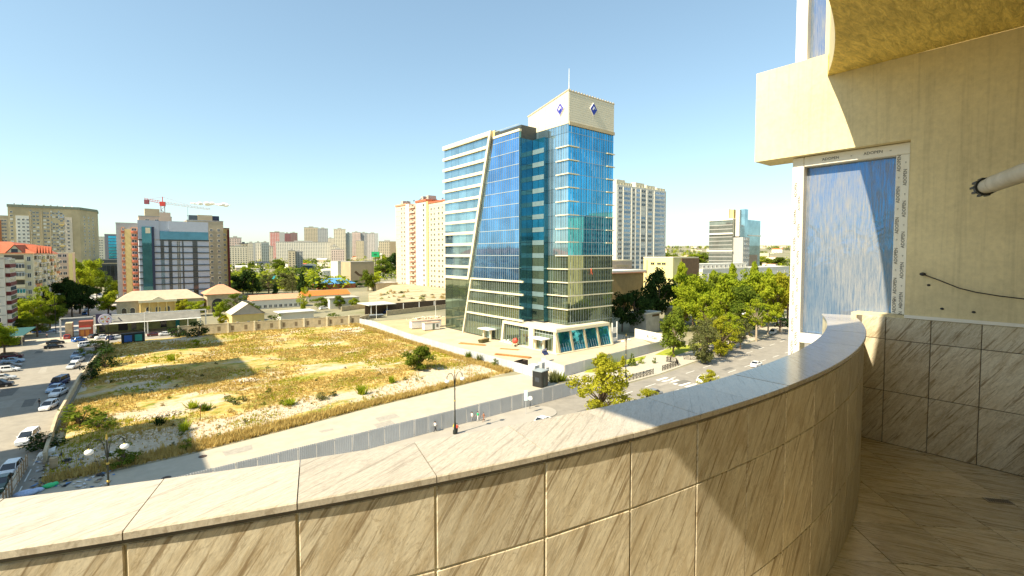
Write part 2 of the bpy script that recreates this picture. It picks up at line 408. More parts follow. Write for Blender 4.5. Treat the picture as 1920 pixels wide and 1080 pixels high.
def stone_material(name, base, vein, vein2, scale=1.0, rough=.32, streak=(1, 1, 1), rot=0.0, contrast=1.0, bump=.06):
    """Veined stoneware; each tile takes its own cut of the pattern through Object Info Random."""
    m = bpy.data.materials.new(name); m.use_nodes = True
    nt = m.node_tree; N = nt.nodes; L = nt.links; b = N['Principled BSDF']
    tc = N.new('ShaderNodeTexCoord'); oi = N.new('ShaderNodeObjectInfo')
    off = N.new('ShaderNodeVectorMath'); off.operation = 'SCALE'; off.inputs[0].default_value = (13.7, 7.3, 9.1); L.new(oi.outputs['Random'], off.inputs['Scale'])
    add = N.new('ShaderNodeVectorMath'); L.new(tc.outputs['Object'], add.inputs[0]); L.new(off.outputs[0], add.inputs[1])
    mp = N.new('ShaderNodeMapping'); mp.vector_type = 'TEXTURE'; mp.inputs['Rotation'].default_value = (0, rot, 0) if name == 'wall_stone' else (0, 0, rot)
    mp.inputs['Scale'].default_value = streak
    L.new(add.outputs[0], mp.inputs['Vector'])
    def noise(s, d, r, dist=0.0):
        n = N.new('ShaderNodeTexNoise'); n.inputs['Scale'].default_value = s * scale; n.inputs['Detail'].default_value = d; n.inputs['Roughness'].default_value = r; n.inputs['Distortion'].default_value = dist
        L.new(mp.outputs[0], n.inputs['Vector']); return n.outputs['Fac']
    def rng(f, a, bb, lo=0, hi=1):
        r = N.new('ShaderNodeMapRange'); r.interpolation_type = 'SMOOTHSTEP'; r.inputs['From Min'].default_value = a; r.inputs['From Max'].default_value = bb; r.inputs['To Min'].default_value = lo; r.inputs['To Max'].default_value = hi
        L.new(f, r.inputs['Value']); return r.outputs[0]
    def mix(f, a, c):
        x = N.new('ShaderNodeMix'); x.data_type = 'RGBA'; L.new(f, x.inputs['Factor'])
        if isinstance(a, tuple): x.inputs['A'].default_value = (*a, 1)
        else: L.new(a, x.inputs['A'])
        x.inputs['B'].default_value = (*c, 1); return x.outputs['Result']
    n1 = noise(5.0, 9, .66, 1.2); n2 = noise(11, 10, .7, .6); n3 = noise(3.2, 12, .6, 2.2)
    # thin veins: where noise passes through its middle value
    ab = N.new('ShaderNodeMath'); ab.operation = 'SUBTRACT'; ab.inputs[1].default_value = .5; L.new(n3, ab.inputs[0])
    ab2 = N.new('ShaderNodeMath'); ab2.operation = 'ABSOLUTE'; L.new(ab.outputs[0], ab2.inputs[0])
    thin = rng(ab2.outputs[0], 0.0, .022, .38 * contrast, 0)
    c = mix(rng(n1, .38, .68, 0, .85 * contrast), base, vein)
    c = mix(rng(n2, .55, .72, 0, .55 * contrast), c, tuple(min(1, k * 1.25) for k in base))
    c = mix(thin, c, vein2)
    # long thin streaks along the grain, and a fine speckle
    m2 = N.new('ShaderNodeMapping'); m2.inputs['Scale'].default_value = (2.6, 2.6, .55) if name == 'wall_stone' else (.55, 2.6, 2.6); L.new(mp.outputs[0], m2.inputs['Vector'])
    n5 = N.new('ShaderNodeTexNoise'); n5.inputs['Scale'].default_value = 7 * scale; n5.inputs['Detail'].default_value = 8; n5.inputs['Roughness'].default_value = .6; n5.inputs['Distortion'].default_value = .5; L.new(m2.outputs[0], n5.inputs['Vector'])
    c = mix(rng(n5.outputs['Fac'], .53, .66, 0, .85 * contrast), c, vein2)
    sp = N.new('ShaderNodeVectorMath'); sp.operation = 'SCALE'; L.new(c, sp.inputs[0]); L.new(rng(noise(55, 4, .7), .3, .7, .86, 1.10), sp.inputs['Scale']); c = sp.outputs[0]
    rv = N.new('ShaderNodeMath'); rv.operation = 'FRACT'; rm = N.new('ShaderNodeMath'); rm.operation = 'MULTIPLY'; rm.inputs[1].default_value = 57.3; L.new(oi.outputs['Random'], rm.inputs[0]); L.new(rm.outputs[0], rv.inputs[0])
    vs2 = N.new('ShaderNodeVectorMath'); vs2.operation = 'SCALE'; L.new(c, vs2.inputs[0]); L.new(rng(rv.outputs[0], 0, 1, .88, 1.08), vs2.inputs['Scale']); c = vs2.outputs[0]
    L.new(c, b.inputs['Base Color'])
    b.inputs['Roughness'].default_value = rough; b.inputs['Specular IOR Level'].default_value = .45
    bp = N.new('ShaderNodeBump'); bp.inputs['Strength'].default_value = bump; bp.inputs['Distance'].default_value = .01
    L.new(n2, bp.inputs['Height']); L.new(bp.outputs[0], b.inputs['Normal'])
    MATS[name] = m
    return m
wall_stone = stone_material('wall_stone', (.66, .585, .435), (.47, .375, .235), (.24, .17, .09), 2.0, .36, (.55, 1, 2.3), R(33), .98, bump=.12)
cop_stone = stone_material('coping_stone', (.52, .47, .38), (.42, .36, .275), (.24, .19, .13), 2.0, .16, (2.0, .5, 1), R(38), .62, bump=.02)
floor_stone = stone_material('floor_stone', (.64, .56, .39), (.45, .355, .20), (.22, .16, .08), 1.8, .26, (2.6, .45, 1), R(-20), 1.0, bump=.08)
grout = mat('grout', (.60, .53, .36), .9, var=.25, scale=8, coords='O', dirt=.8, dcol=(.22, .17, .10))
grout_dark = mat('dark_grout', (.14, .12, .09), .9, var=.3, scale=8)

# --- parapet
parapet = thing('balcony_parapet', 'curved waist-high balcony wall faced with veined beige stone tiles', 'balcony wall', (0, 0, 0))
A0, A1 = -.62, math.asin(2.75 / AR) + .004
def arcwall(r0, r1, z0, z1, n=72, a0=A0, a1=A1):
    mb = MB()
    for i in range(n):
        t0 = a0 + (a1 - a0) * i / n; t1 = a0 + (a1 - a0) * (i + 1) / n
        p = [arc(t0, r0), arc(t1, r0), arc(t1, r1), arc(t0, r1)]
        V = [(q[0], q[1], z) for z in (z0, z1) for q in p]
        mb.idx(V, [(0, 1, 5, 4), (2, 3, 7, 6), (4, 5, 6, 7), (3, 2, 1, 0)] + ([(3, 0, 4, 7)] if i == 0 else []) + ([(1, 2, 6, 5)] if i == n - 1 else []), 0)
    return mb
# (radius grows towards the camera, because the arc is hollow on its far side)
arcwall(AR - .0025, AR - .213, ZF - .55, ZC - .017).build('core', grout, parapet)
tw = .306 / AR
k0 = math.floor((A0) / tw)
phase = math.asin((.87 - 2.2) / AR)
tile_meshes = {}
def tile_mesh(w, h, t=.009, b=.0022, m=None):
    key = (round(w, 3), round(h, 3), m.name)
    if key not in tile_meshes:
        mb = MB(); mb.bevbox(-w / 2, -t / 2, -h / 2, w / 2, t / 2, h / 2, b); tile_meshes[key] = mb.mesh('tile', [m])
    return tile_meshes[key]
rows = [(ZC - .240, ZC - .030), (ZC - .695, ZC - .240), (ZF, ZC - .695)]
k = -40
while True:
    a = phase + (k + .5) * tw
    k += 1
    if a + tw / 2 > A1 + tw * .4: break
    if a - tw / 2 < A0: continue
    w = .306 - .005
    p = arc(a, AR - .0045 + rnd.uniform(0, .0015))
    for z0, z1 in rows:
        put('tile', tile_mesh(w, z1 - z0 - .005, m=wall_stone), parapet, (p[0], p[1], (z0 + z1) / 2 + rnd.uniform(-.0008, .0008)), (rnd.uniform(-.002, .002), 0, a + rnd.uniform(-.003, .003)))
# dark line under the coping, then the coping slabs
arcwall(AR + .001, AR - .02, ZC - .030, ZC - .0165).build('joint', grout_dark, parapet)
def cop_mesh(a0, a1):
    mb = MB(); n = 3; g = .0012 / AR
    r0, r1, z0, z1, b = AR + .012, AR - .222, ZC - .0165, ZC, .003
    V = []; Fc = []
    for i in range(n + 1):
        t = a0 + g + (a1 - a0 - 2 * g) * i / n - (a0 + a1) / 2
        for r, z in ((r0, z0), (r0, z1 - b), (r0 - b, z1), (r1 + b, z1), (r1, z1 - b), (r1, z0)):
            V.append((r * math.sin(t), -r * math.cos(t) + AR, z - ZC))
    for i in range(n):
        for j in range(6):
            Fc.append((i * 6 + j, (i + 1) * 6 + j, (i + 1) * 6 + (j + 1) % 6, i * 6 + (j + 1) % 6))
    mb.idx(V, Fc); mb.idx(V[:6], [(0, 1, 2, 3, 4, 5)]); mb.idx(V[-6:], [(5, 4, 3, 2, 1, 0)])
    return mb.mesh('coping_slab', [cop_stone])
cm = cop_mesh(0, tw)
k = -40
while True:
    a = phase + (k + .5) * tw
    k += 1
    if a + tw / 2 > A1 - .001 and a - tw / 2 > A1 - tw * .5: break
    if a - tw / 2 < A0: continue
    me = cm
    if a + tw / 2 > A1: me = cop_mesh(0, A1 - (a - tw / 2)); a = (a - tw / 2 + A1) / 2
    # the mesh's origin lies on the arc of the inner face
    p = arc(a, AR)
    put('coping_slab', me, parapet, (p[0], p[1], ZC + rnd.uniform(-.0012, 0)), (0, 0, a))

# --- floor: tiles laid on the diagonal
sheet_floor = MB(); sheet_floor.box(-3.2, -1.6, ZF - .20, 4.945, 1.9, ZF - .005)
bfloor = tag(sheet_floor.build('floor', grout_dark), kind='structure')
S = .386
fm = MB(); fm.bevbox(-S / 2 + .0026, -S / 2 + .0026, -.008, S / 2 - .0026, S / 2 - .0026, 0, .0015); fm = fm.mesh('tile', [floor_stone])
for i in range(-6, 16):
    for j in range(-6, 16):
        # joints run along (1,-1) and (1,1); phases measured on the photograph
        n1 = 3.75 - 9 * S + i * S + S / 2; n2 = 2.07 - 9 * S + j * S + S / 2      # (x+y)/sqrt2, (x-y)/sqrt2
        x = (n1 + n2) / math.sqrt(2); y = (n1 - n2) / math.sqrt(2)
        if x > 4.945 + S * .72 or x < 1.6 or y < -1.2: continue
        if math.hypot(x - ACX, y - ACY) < AR - S * .6: continue
        # cut at the wall plane
        if x + S * .71 > 4.94 or math.hypot(x - ACX, y - ACY) < AR + S * .75:
            h = S / 2 - .0026
            loc = [Vector((x, y)) + Vector((cx * math.cos(R(-45)) - cy * math.sin(R(-45)), cx * math.sin(R(-45)) + cy * math.cos(R(-45)))) for cx, cy in ((-h, -h), (h, -h), (h, h), (-h, h))]
            out = []
            for q in range(4):
                a_, b_ = loc[q], loc[(q + 1) % 4]
                if a_.x <= 4.94: out.append(a_)
                if (a_.x - 4.94) * (b_.x - 4.94) < 0: out.append(a_.lerp(b_, (4.94 - a_.x) / (b_.x - a_.x)))
            if len(out) < 3: continue
            ang = R(-45)
            loc2 = [((q.x - x) * math.cos(-ang) - (q.y - y) * math.sin(-ang), (q.x - x) * math.sin(-ang) + (q.y - y) * math.cos(-ang)) for q in out]
            t_ = MB(); t_.prism(loc2, -.008, 0)
            put('tile', t_.mesh('tile', [floor_stone]), bfloor, (x, y, ZF + rnd.uniform(-.0006, .0003)), (0, 0, ang))
        else:
            put('tile', fm, bfloor, (x, y, ZF + rnd.uniform(-.0006, .0003)), (0, 0, R(-45) + (math.pi if (i + j) % 2 else 0)))

# --- the house the balcony belongs to
def plaster_material(name, base, streaks=True, rough=.8):
    m = bpy.data.materials.new(name); m.use_nodes = True
    nt = m.node_tree; N = nt.nodes; L = nt.links; b = N['Principled BSDF']
    g = N.new('ShaderNodeNewGeometry')
    def ns(scale, detail, r, sc=(1, 1, 1), dist=0):
        mp = N.new('ShaderNodeMapping'); mp.inputs['Scale'].default_value = sc; L.new(g.outputs['Position'], mp.inputs['Vector'])
        n = N.new('ShaderNodeTexNoise'); n.inputs['Scale'].default_value = scale; n.inputs['Detail'].default_value = detail; n.inputs['Roughness'].default_value = r; n.inputs['Distortion'].default_value = dist
        L.new(mp.outputs[0], n.inputs['Vector']); return n.outputs['Fac']
    def rng(f, a, bb, lo, hi):
        r = N.new('ShaderNodeMapRange'); r.inputs['From Min'].default_value = a; r.inputs['From Max'].default_value = bb; r.inputs['To Min'].default_value = lo; r.inputs['To Max'].default_value = hi
        L.new(f, r.inputs['Value']); return r.outputs[0]
    def sc(v, f):
        x = N.new('ShaderNodeVectorMath'); x.operation = 'SCALE'
        if isinstance(v, tuple): x.inputs[0].default_value = v
        else: L.new(v, x.inputs[0])
        L.new(f, x.inputs['Scale']); return x.outputs[0]
    c = sc(base, rng(ns(1.3, 7, .65), .3, .7, .84, 1.10))
    if streaks: c = sc(c, rng(ns(30, 4, .6, (1, 1, .03)), .50, .74, 1.01, .84))
    else: c = sc(c, rng(ns(13, 6, .7, (.4, 1.7, 1), 1.2), .36, .62, .62, 1.08))
    c = sc(c, rng(ns(26, 6, .7), .3, .7, .9, 1.08))
    L.new(c, b.inputs['Base Color']); b.inputs['Roughness'].default_value = rough; b.inputs['Specular IOR Level'].default_value = .25
    bp = N.new('ShaderNodeBump'); bp.inputs['Strength'].default_value = .35; bp.inputs['Distance'].default_value = .006
    L.new(ns(22 if streaks else 16, 7, .7, (1, 1, .6) if streaks else (.45, 1.6, 1), 0 if streaks else 1.5), bp.inputs['Height']); L.new(bp.outputs[0], b.inputs['Normal'])
    if not streaks: bp.inputs['Strength'].default_value = .9; bp.inputs['Distance'].default_value = .02
    MATS[name] = m
    return m
plaster = plaster_material('wall_plaster', (.72, .615, .375))
soffit_m = plaster_material('soffit_plaster', (.92, .70, .20), False)
pvc = mat('pvc_white', (.80, .76, .68), .4, var=.05, scale=6, dirt=.25, dcol=(.6, .48, .3))
WX = 4.95
house = thing('apartment_building', 'cream plastered apartment wall beside the balcony with tiled lower part and window', 'building', (WX, 0, ZF))
def hb(mb, name, m, parent=house, recalc=False):
    o = mb.build(name, m, parent, (-WX, 0, -ZF), recalc=recalc); return o
mb = MB()
mb.box(WX, -2.6, ZF - 3.0, WX + .35, 1.03, EYE + 1.60)                 # wall behind the tiles and up to the soffit
hb(mb, 'wall', plaster)
mb = MB(); mb.box(WX, 1.0305, EYE + .93, WX + .35, 2.26, EYE + 1.80); hb(mb, 'fascia', plaster)   # band over the window
mb = MB(); mb.box(WX - .012, -2.6, EYE - .515, WX + .02, 1.03, EYE - .49); hb(mb, 'tile_ledge', pvc)
wy = [1.32, 1.15, .86, .57, .28, -.01, -.30, -.6]
wz = [(EYE - .705, EYE - .517), (EYE - 1.14, EYE - .705), (ZF, EYE - 1.14)]
for y1, y0 in zip(wy, wy[1:]):
    for z0, z1 in wz:
        put('tile', tile_mesh(y1 - y0 - .005, z1 - z0 - .005, m=wall_stone), house, (-.0045, (y0 + y1) / 2, (z0 + z1) / 2 - ZF), (0, 0, -math.pi / 2))
mb = MB(); mb.box(WX - .0005, -2.5, ZF - .02, WX + .01, 1.36, EYE - .52); hb(mb, 'joint', grout_dark)
mb = MB(); mb.box(WX, 1.031, ZF - 3.0, WX + .35, 1.40, EYE - .502); hb(mb, 'sill_wall', plaster)
# upper balcony: soffit slab and its curved parapet
def upper_arc(r): return [(p[0], p[1]) for p in (arc(A0 * 0 + t, r) for t in [math.asin((-.90 - ACX) / AR) + (math.asin(2.745 / AR) - math.asin((-.90 - ACX) / AR)) * i / 40 for i in range(41)])]
ua = upper_arc(AR - .222)
mb = MB(); mb.prism([(ua[0][0], -2.6), (WX - .002, -2.6)] + [(WX - .002, ua[-1][1] + .04)] + [(p[0], p[1]) for p in reversed(ua)], EYE + 1.60, EYE + 1.78); hb(mb, 'soffit', soffit_m)
ub = upper_arc(AR - .205)
mb = MB()
n = len(ua)
mb.prism([(p[0], p[1]) for p in upper_arc(AR - .10)] + list(reversed(upper_arc(AR - .2235))), EYE + 1.603, EYE + 2.75); hb(mb, 'upper_parapet', plaster, recalc=True)
# the rest of the house behind the camera
mb = MB()
mb.box(-3.6, -2.7, 0, 24, -1.7, 41); mb.box(-3.6, -18, 0, 24, -2.7, 41); mb.box(WX + .36, -1.7, 0, 24, 0.9, 41)
mb.box(-3.6, -1.7, ZF - .6, -3.3, 1.4, ZF + .9)
hb(mb, 'house_body', plaster)
mb = MB(); mb.box(WX + .002, 1.36, EYE + 1.80, WX + .34, 1.66, EYE + 4.5); mb.box(WX + .352, .9, EYE - 6, WX + 1.5, 1.3, EYE + 5); hb(mb, 'upper_wall', plaster)

# windows of the house: frame, filmed pane, printed film strips
def film_material():
    m = bpy.data.materials.new('filmed_glass'); m.use_nodes = True
    nt = m.node_tree; N = nt.nodes; L = nt.links; b = N['Principled BSDF']
    g = N.new('ShaderNodeNewGeometry')
    def ns(scale, detail, r, sc=(1, 1, 1), dist=0):
        mp = N.new('ShaderNodeMapping'); mp.inputs['Scale'].default_value = sc; L.new(g.outputs['Position'], mp.inputs['Vector'])
        n = N.new('ShaderNodeTexNoise'); n.inputs['Scale'].default_value = scale; n.inputs['Detail'].default_value = detail; n.inputs['Roughness'].default_value = r; n.inputs['Distortion'].default_value = dist
        L.new(mp.outputs[0], n.inputs['Vector']); return n.outputs['Fac']
    def rng(f, a, bb, lo, hi):
        r = N.new('ShaderNodeMapRange'); r.inputs['From Min'].default_value = a; r.inputs['From Max'].default_value = bb; r.inputs['To Min'].default_value = lo; r.inputs['To Max'].default_value = hi
        L.new(f, r.inputs['Value']); return r.outputs[0]
    st = rng(ns(70, 8, .8, (1, 1, .07)), .34, .62, .22, 1.0)
    bl = rng(ns(2.0, 4, .55, (1, 1, .5), .6), .30, .52, .6, 1)
    mu = N.new('ShaderNodeMath'); mu.operation = 'MULTIPLY'; L.new(st, mu.inputs[0]); L.new(bl, mu.inputs[1])
    du = N.new('ShaderNodeBsdfDiffuse'); du.inputs['Color'].default_value = (.27, .275, .285, 1)
    ms = N.new('ShaderNodeMixShader'); L.new(mu.outputs[0], ms.inputs[0]); L.new(b.outputs[0], ms.inputs[1]); L.new(du.outputs[0], ms.inputs[2])
    L.new(ms.outputs[0], N['Material Output'].inputs['Surface'])
    b.inputs['Base Color'].default_value = (.012, .19, .50, 1); b.inputs['Metallic'].default_value = .75; b.inputs['Roughness'].default_value = .07
    bp = N.new('ShaderNodeBump'); bp.inputs['Strength'].default_value = .25; bp.inputs['Distance'].default_value = .02
    L.new(ns(5, 4, .6, (1, 1, .5), 1.5), bp.inputs['Height']); L.new(bp.outputs[0], b.inputs['Normal'])
    return m
film = film_material()
print_ink = mat('black_ink', (.012, .012, .015), .6)
def text_mesh(body, size, m, extrude=.0004, name='lettering'):
    c = bpy.data.curves.new('text', 'FONT'); c.body = body; c.size = size; c.align_x = 'CENTER'; c.align_y = 'CENTER'; c.extrude = extrude; c.resolution_u = 2
    o = bpy.data.objects.new('text', c); COL.objects.link(o)
    dg = bpy.context.evaluated_depsgraph_get(); me = bpy.data.meshes.new_from_object(o.evaluated_get(dg)); me.name = name
    bpy.data.objects.remove(o); bpy.data.curves.remove(c)
    me.materials.clear(); me.materials.append(m); return me
fc = text_mesh('ADOPEN', .034, print_ink); fc2 = text_mesh('-o', .02, print_ink)
def house_window(y0, y1, z0, z1, low_y=None):
    fx = WX + .085
    mb = MB(); w = .095; wl = .10
    mb.bevbox(fx, y1 - wl, z0 - .6, WX + .22, y1, z1, .006)            # far jamb and corner post
    mb.bevbox(fx, y0, z0 if low_y is None else low_y, WX + .21, y0 + w, z1 - w - .001, .006)
    mb.bevbox(fx, y0, z1 - w, WX + .21, y1 - wl - .001, z1, .006)
    mb.bevbox(fx - .03, y0 + w + .2, z0 - .09, WX + .12, y1 - wl - .001, z0, .006)
    fr = hb(mb, 'window', pvc)
    mb = MB(); mb.box(WX + .165, y0 + w - .01, z0 - .01, WX + .185, y1 - wl + .01, z1 - w + .01)
    p = mb.build('pane', film, fr)
    return fr, fx
wz0, wz1 = EYE - .75, EYE + .925
wfr, fx = house_window(1.045, 1.94, wz0, wz1, EYE - .50)
def letter(y, z, horiz=False, curve=fc, x=None, parent=None):
    o = bpy.data.objects.new('lettering', curve); COL.objects.link(o); o.parent = parent or wfr
    o.location = ((x or fx) - .0012, y, z)
    o.rotation_euler = (R(90), 0, R(-90)) if horiz else (R(90), R(-90), R(-90))
    return o
for k, z in enumerate([.76, .50, .245, -.01, -.26, -.42]):
    letter(1.118, EYE + z); letter(1.118, EYE + z - .12, curve=fc2); letter(1.075, EYE + z - .12); letter(1.075, EYE + z, curve=fc2)
for z in [.62, .36, .10, -.16, -.42, -.68, -.9]:
    letter(1.905, EYE + z); letter(1.872, EYE + z - .13)
for y in (1.62, 1.30): letter(y, EYE + .877, True)
for y in (1.46, 1.18): letter(y, EYE + .877, True, fc2)
wfr2, _ = house_window(1.36, 1.94, EYE + 1.82, EYE + 3.6)
# nail holes left in the plaster
mb = MB()
for y, z in ((.885, -.24), (.80, -.42), (.62, -.43)):
    mb.ball((WX - .001, y, EYE + z), .009, n=6, sq=(.4, 1.5, 1))
o = hb(mb, 'nail_hole', dark); tag(o, kind='stuff')

# --- things on the balcony wall
def P3(u, v, x): d = ray(u, v); return EYEV + d * (x / d.x)
mb = MB(); a_ = at_depth(1848, 350, 2.9); b_ = at_depth(2010, 290, 2.0); c0 = at_depth(1828, 357, 3.03)
dirn = (b_ - a_).normalized()
vent = thing('drain_pipe', 'white plastic pipe with black end sticking out over the balcony', 'pipe', a_)
mb.tube([Vector((0, 0, 0)), dirn * .16], .042, 20); mb.tube([dirn * .155, dirn * 1.4], .047, 20); mb.tube([dirn * .14, dirn * .175], .0485, 20)
mb.build('pipe', mat('pipe_white', (.50, .45, .35), .45, var=.15, scale=10, dirt=.4, dcol=(.3, .25, .15)), vent)
mb = MB(); q = a_ - dirn * .085 - a_
mb.tube([q, q + dirn * .03, dirn * -.01, dirn * .02], [.030, .044, .053, .053], 20)
for k in range(10):
    t = k * 2 * math.pi / 10; s1 = dirn.cross(Vector((0, 0, 1))).normalized(); s2 = dirn.cross(s1)
    o_ = (s1 * math.cos(t) + s2 * math.sin(t)) * .05
    mb.bar(o_ + dirn * -.07, o_ + dirn * .01, .012)
mb.build('end_cap', mat('black_rubber', (.012, .014, .012), .5), vent)
mb = MB()
def cable(pts, r, parent=None):
    m_ = MB(); m_.tube(pts, r, 6); return m_
p0 = P3(1730, 514, WX - .02); p1 = P3(1830, 548, WX - .05); p2 = P3(1925, 561, WX - .03); p3 = P3(2100, 575, WX - .03)
cb = thing('cable', 'thin black cable hanging out of the plaster wall', 'cable', p0)
pts = [p0, p0.lerp(p1, .35) + Vector((0, 0, -.004)), p0.lerp(p1, .7) + Vector((0, 0, -.012)), p1, p1.lerp(p2, .5) + Vector((0, 0, -.004)), p2, p3]
cable([p - p0 for p in pts], .0045).build('wire', dark, cb)
mb = MB(); mb.ball((0, 0, 0), .014, n=8, sq=(1, 1.5, 1)); mb.build('plug', dark, cb)
g_ = G(1872, 940, ZF)
gd = thing('floor_drain', 'small metal floor drain grate set into the balcony tiles', 'drain', (g_.x, g_.y, ZF), R(-52))
gd.scale = (.58, .7, 1)
mb = MB(); mb.box(-.12, -.045, .0005, .12, .045, .004); mb.build('plate', mat('drain_steel', (.42, .36, .27), .4, metal=.6), gd)
mb = MB()
for k in range(11): mb.box(-.10 + k * .02, -.032, .0041, -.092 + k * .02, .032, .0055)
tag(mb.build('slot', dark, gd), kind='stuff')
dp = G(1921, 941, ZF)
bd = thing('balcony_door', 'edge of a dark blue panel standing at the end of the balcony', 'panel', (dp.x, dp.y, ZF), R(-20))
mb = MB(); mb.bevbox(0, -.5, 0, .05, .0, .42, .005); mb.build('leaf', mat('dark_blue_paint', (.012, .016, .04), .35), bd)
mb = MB(); mb.bevbox(-.006, -.5, .02, -.0005, -.02, .05, .002); mb.build('edge_strip', steel_dark, bd)
# ================================================================== THE GLASS OFFICE TOWER
g_slant = glass('blue_curtain_glass', (.13, .34, .66), .85)
g_right = glass('deep_blue_glass', (.05, .36, .60), .85)
g_left = glass('pale_blue_glass', (.30, .46, .55), .8)
g_low = glass('ground_reflect_glass', (.20, .26, .18), .8)  # green tint paints in the reflected ground and buildings, plus the interior
g_teal = glass('teal_glass', (.06, .20, .26), .7)
frame_cream = mat('tower_cream', (.74, .67, .47), .5, var=.05, scale=.3)
clad_m = mat('tower_cladding', (.68, .62, .47), .55, var=.05, scale=.3)
core_m = mat('tower_core', (.05, .06, .06), .5)
mullion_m = mat('mullion', (.40, .46, .48), .4, metal=.3)
tower = thing('glass_office_tower', 'tall blue glass office tower with cream crown and blue diamond emblems', 'office tower', (105.4, 103.6, 0))
TO = Vector((105.4, 103.6, 0))
def tb(mb, name, m, recalc=False, parent=None, kind=None):
    o = mb.build(name, m, tower if parent is None else parent, -TO if parent is None else (0, 0, 0), recalc=recalc)
    if kind: o['kind'] = kind
    return o
LV = [8 + 4.15 * k for k in range(16)]              # floor lines
TX, TY, TX1 = 105.4, 103.6, 126.4                   # the corner tower
def pane_poly(P0, d, n, poly, m, t=.07, jit=.0022, name='glass_panel'):
    """poly: list of (s, z) on the face through P0 along d with outward normal n; each panel is bent out of true a little."""
    a = rnd.uniform(-jit, jit); b = rnd.uniform(-jit, jit)
    sc = sum(p[0] for p in poly) / len(poly); zc = sum(p[1] for p in poly) / len(poly)
    mb = MB(); D = Vector((d[0], d[1], 0)); Nn = Vector((n[0], n[1], 0))
    c = Vector((P0[0], P0[1], 0)) + D * sc + Vector((0, 0, zc))
    pts = [D * (s - sc) + Vector((0, 0, z - zc)) + Nn * ((s - sc) * a + (z - zc) * b) for s, z in poly]
    mb.slab(pts, -Nn * t)
    return mb.build(name, m, tower, c - TO, recalc=True)
def clip_left(poly, f):
    """keep the part of poly with s >= f(z) where f is linear."""
    out = []
    for i in range(len(poly)):
        p, q = poly[i], poly[(i + 1) % len(poly)]
        ip, iq = p[0] - f(p[1]), q[0] - f(q[1])
        if ip >= 0: out.append(p)
        if (ip >= 0) != (iq >= 0):
            t = ip / (ip - iq); out.append((p[0] + (q[0] - p[0]) * t, p[1] + (q[1] - p[1]) * t))
    return out
def gridface(P0, d, n, s0, s1, z0, z1, ncol, zs, mfun, clip=None, inset=.05, skip=None):
    zz = [z0] + [z for z in zs if z0 + .5 < z < z1 - .5] + [z1]
    for i in range(ncol):
        a = s0 + (s1 - s0) * i / ncol; b = s0 + (s1 - s0) * (i + 1) / ncol
        for j in range(len(zz) - 1):
            poly = [(a + inset, zz[j] + inset), (b - inset, zz[j] + inset), (b - inset, zz[j + 1] - inset), (a + inset, zz[j + 1] - inset)]
            if clip: poly = clip_left(poly, clip)
            if len(poly) < 3: continue
            pane_poly(P0, d, n, poly, mfun(i, zz[j]))
# cores
mb = MB()
mb.box(TX + .12, TY + .12, 0, TX1 - .12, TY + 20, 69)
mb.box(103.75, 112.5, 0, 118, 122, 66)
mb.box(98.9, 118.1, 0, 122, 165, 70.2)
tb(mb, 'core', core_m)
# left wing: plane X = 98.8 from Y 134.6 (top) to 164.8; the slanted frame runs down to Y 149 at the ground
def slantY(z): return 131.3 + (150.0 - 131.3) * (68.3 - z) / 68.3     # left edge of the blue curtain wall
def frameY(z): return 134.3 + (148.2 - 134.3) * (70.7 - z) / (70.7 - 20)
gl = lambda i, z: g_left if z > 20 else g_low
# faces to -X are parametrised by s = -Y (so that s grows to the viewer's right)
gridface((98.8, 0), (0, -1), (-1, 0), -164.8, -134.4, .3, 70.2, 6, LV, gl, None)
mb = MB()
for k, z in enumerate(LV[3:] + []):
    y1 = frameY(z)
    mb.box(98.05, y1, z - .55, 98.74, 165.1, z + .45)
mb.box(98.0, frameY(70.7), 69.9, 98.75, 165.2, 71.2)
tb(mb, 'sill_band', frame_cream, kind='stuff')
mb = MB()
mb.slab([(97.9, frameY(71.2) - 1.1, 71.2), (97.9, frameY(71.2), 71.2), (97.9, frameY(19.9), 19.9), (97.9, frameY(19.9) - 1.1, 19.9)], (.85, 0, 0))
tb(mb, 'slanted_frame', frame_cream, True)
mb = MB(); mb.box(98.76, 132, 69.0, 110, 133.2, 71.2); mb.box(98.76, 133.2, 70.25, 122, 165.0, 70.9); mb.box(98.76, 131.3, 68.3, 112, 133.0, 68.9)
tb(mb, 'roof', mat('tower_roof_tan', (.62, .48, .22), .8))
# strip of glass between the slanted frame and the blue curtain wall comes with the wing panes; the curtain wall stands proud
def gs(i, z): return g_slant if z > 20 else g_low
gridface((97.95, 0), (0, -1), (-1, 0), -150.2, -118.0, .3, 68.2, 15, LV, gs, lambda z: -slantY(z))
mb = MB(); mb.prism([(98.02, 118.02), (98.85, 118.02), (98.85, 131.3), (98.02, 131.3)], 20, 68.2); tb(mb, 'curtain_core', core_m)
mb = MB()
for i in range(30):
    y = 118.0 + i * 1.073
    ztop = 68.2 if y < 131.3 else 68.3 - (y - 131.3) / (150 - 131.3) * 68.3
    mb.box(97.86, y - .035, .3, 97.94, y + .035, ztop)
for z in LV:
    mb.box(97.84, 118.0, z - .10, 97.93, slantY(z), z + .10)
tb(mb, 'mullion', mullion_m, kind='stuff')
mb = MB()
for z in (20.45, 16.3, 12.15, 8.0):
    m1 = MB(); m1.box(97.35, 115.6, z - .28, 97.95, slantY(z) - .2, z + .28); tb(m1, 'ledge', frame_cream)
mb.slab([(97.4, slantY(20.7) + .1, 20.7), (97.4, slantY(20.7) + .75, 20.7), (97.4, slantY(0) + .75, 0), (97.4, slantY(0) + .1, 0)], (.55, 0, 0))
tb(mb, 'slanted_frame', frame_cream, True)
mb = MB(); mb.box(97.7, 117.6, 68.0, 98.6, 131.6, 68.75); tb(mb, 'coping', frame_cream)
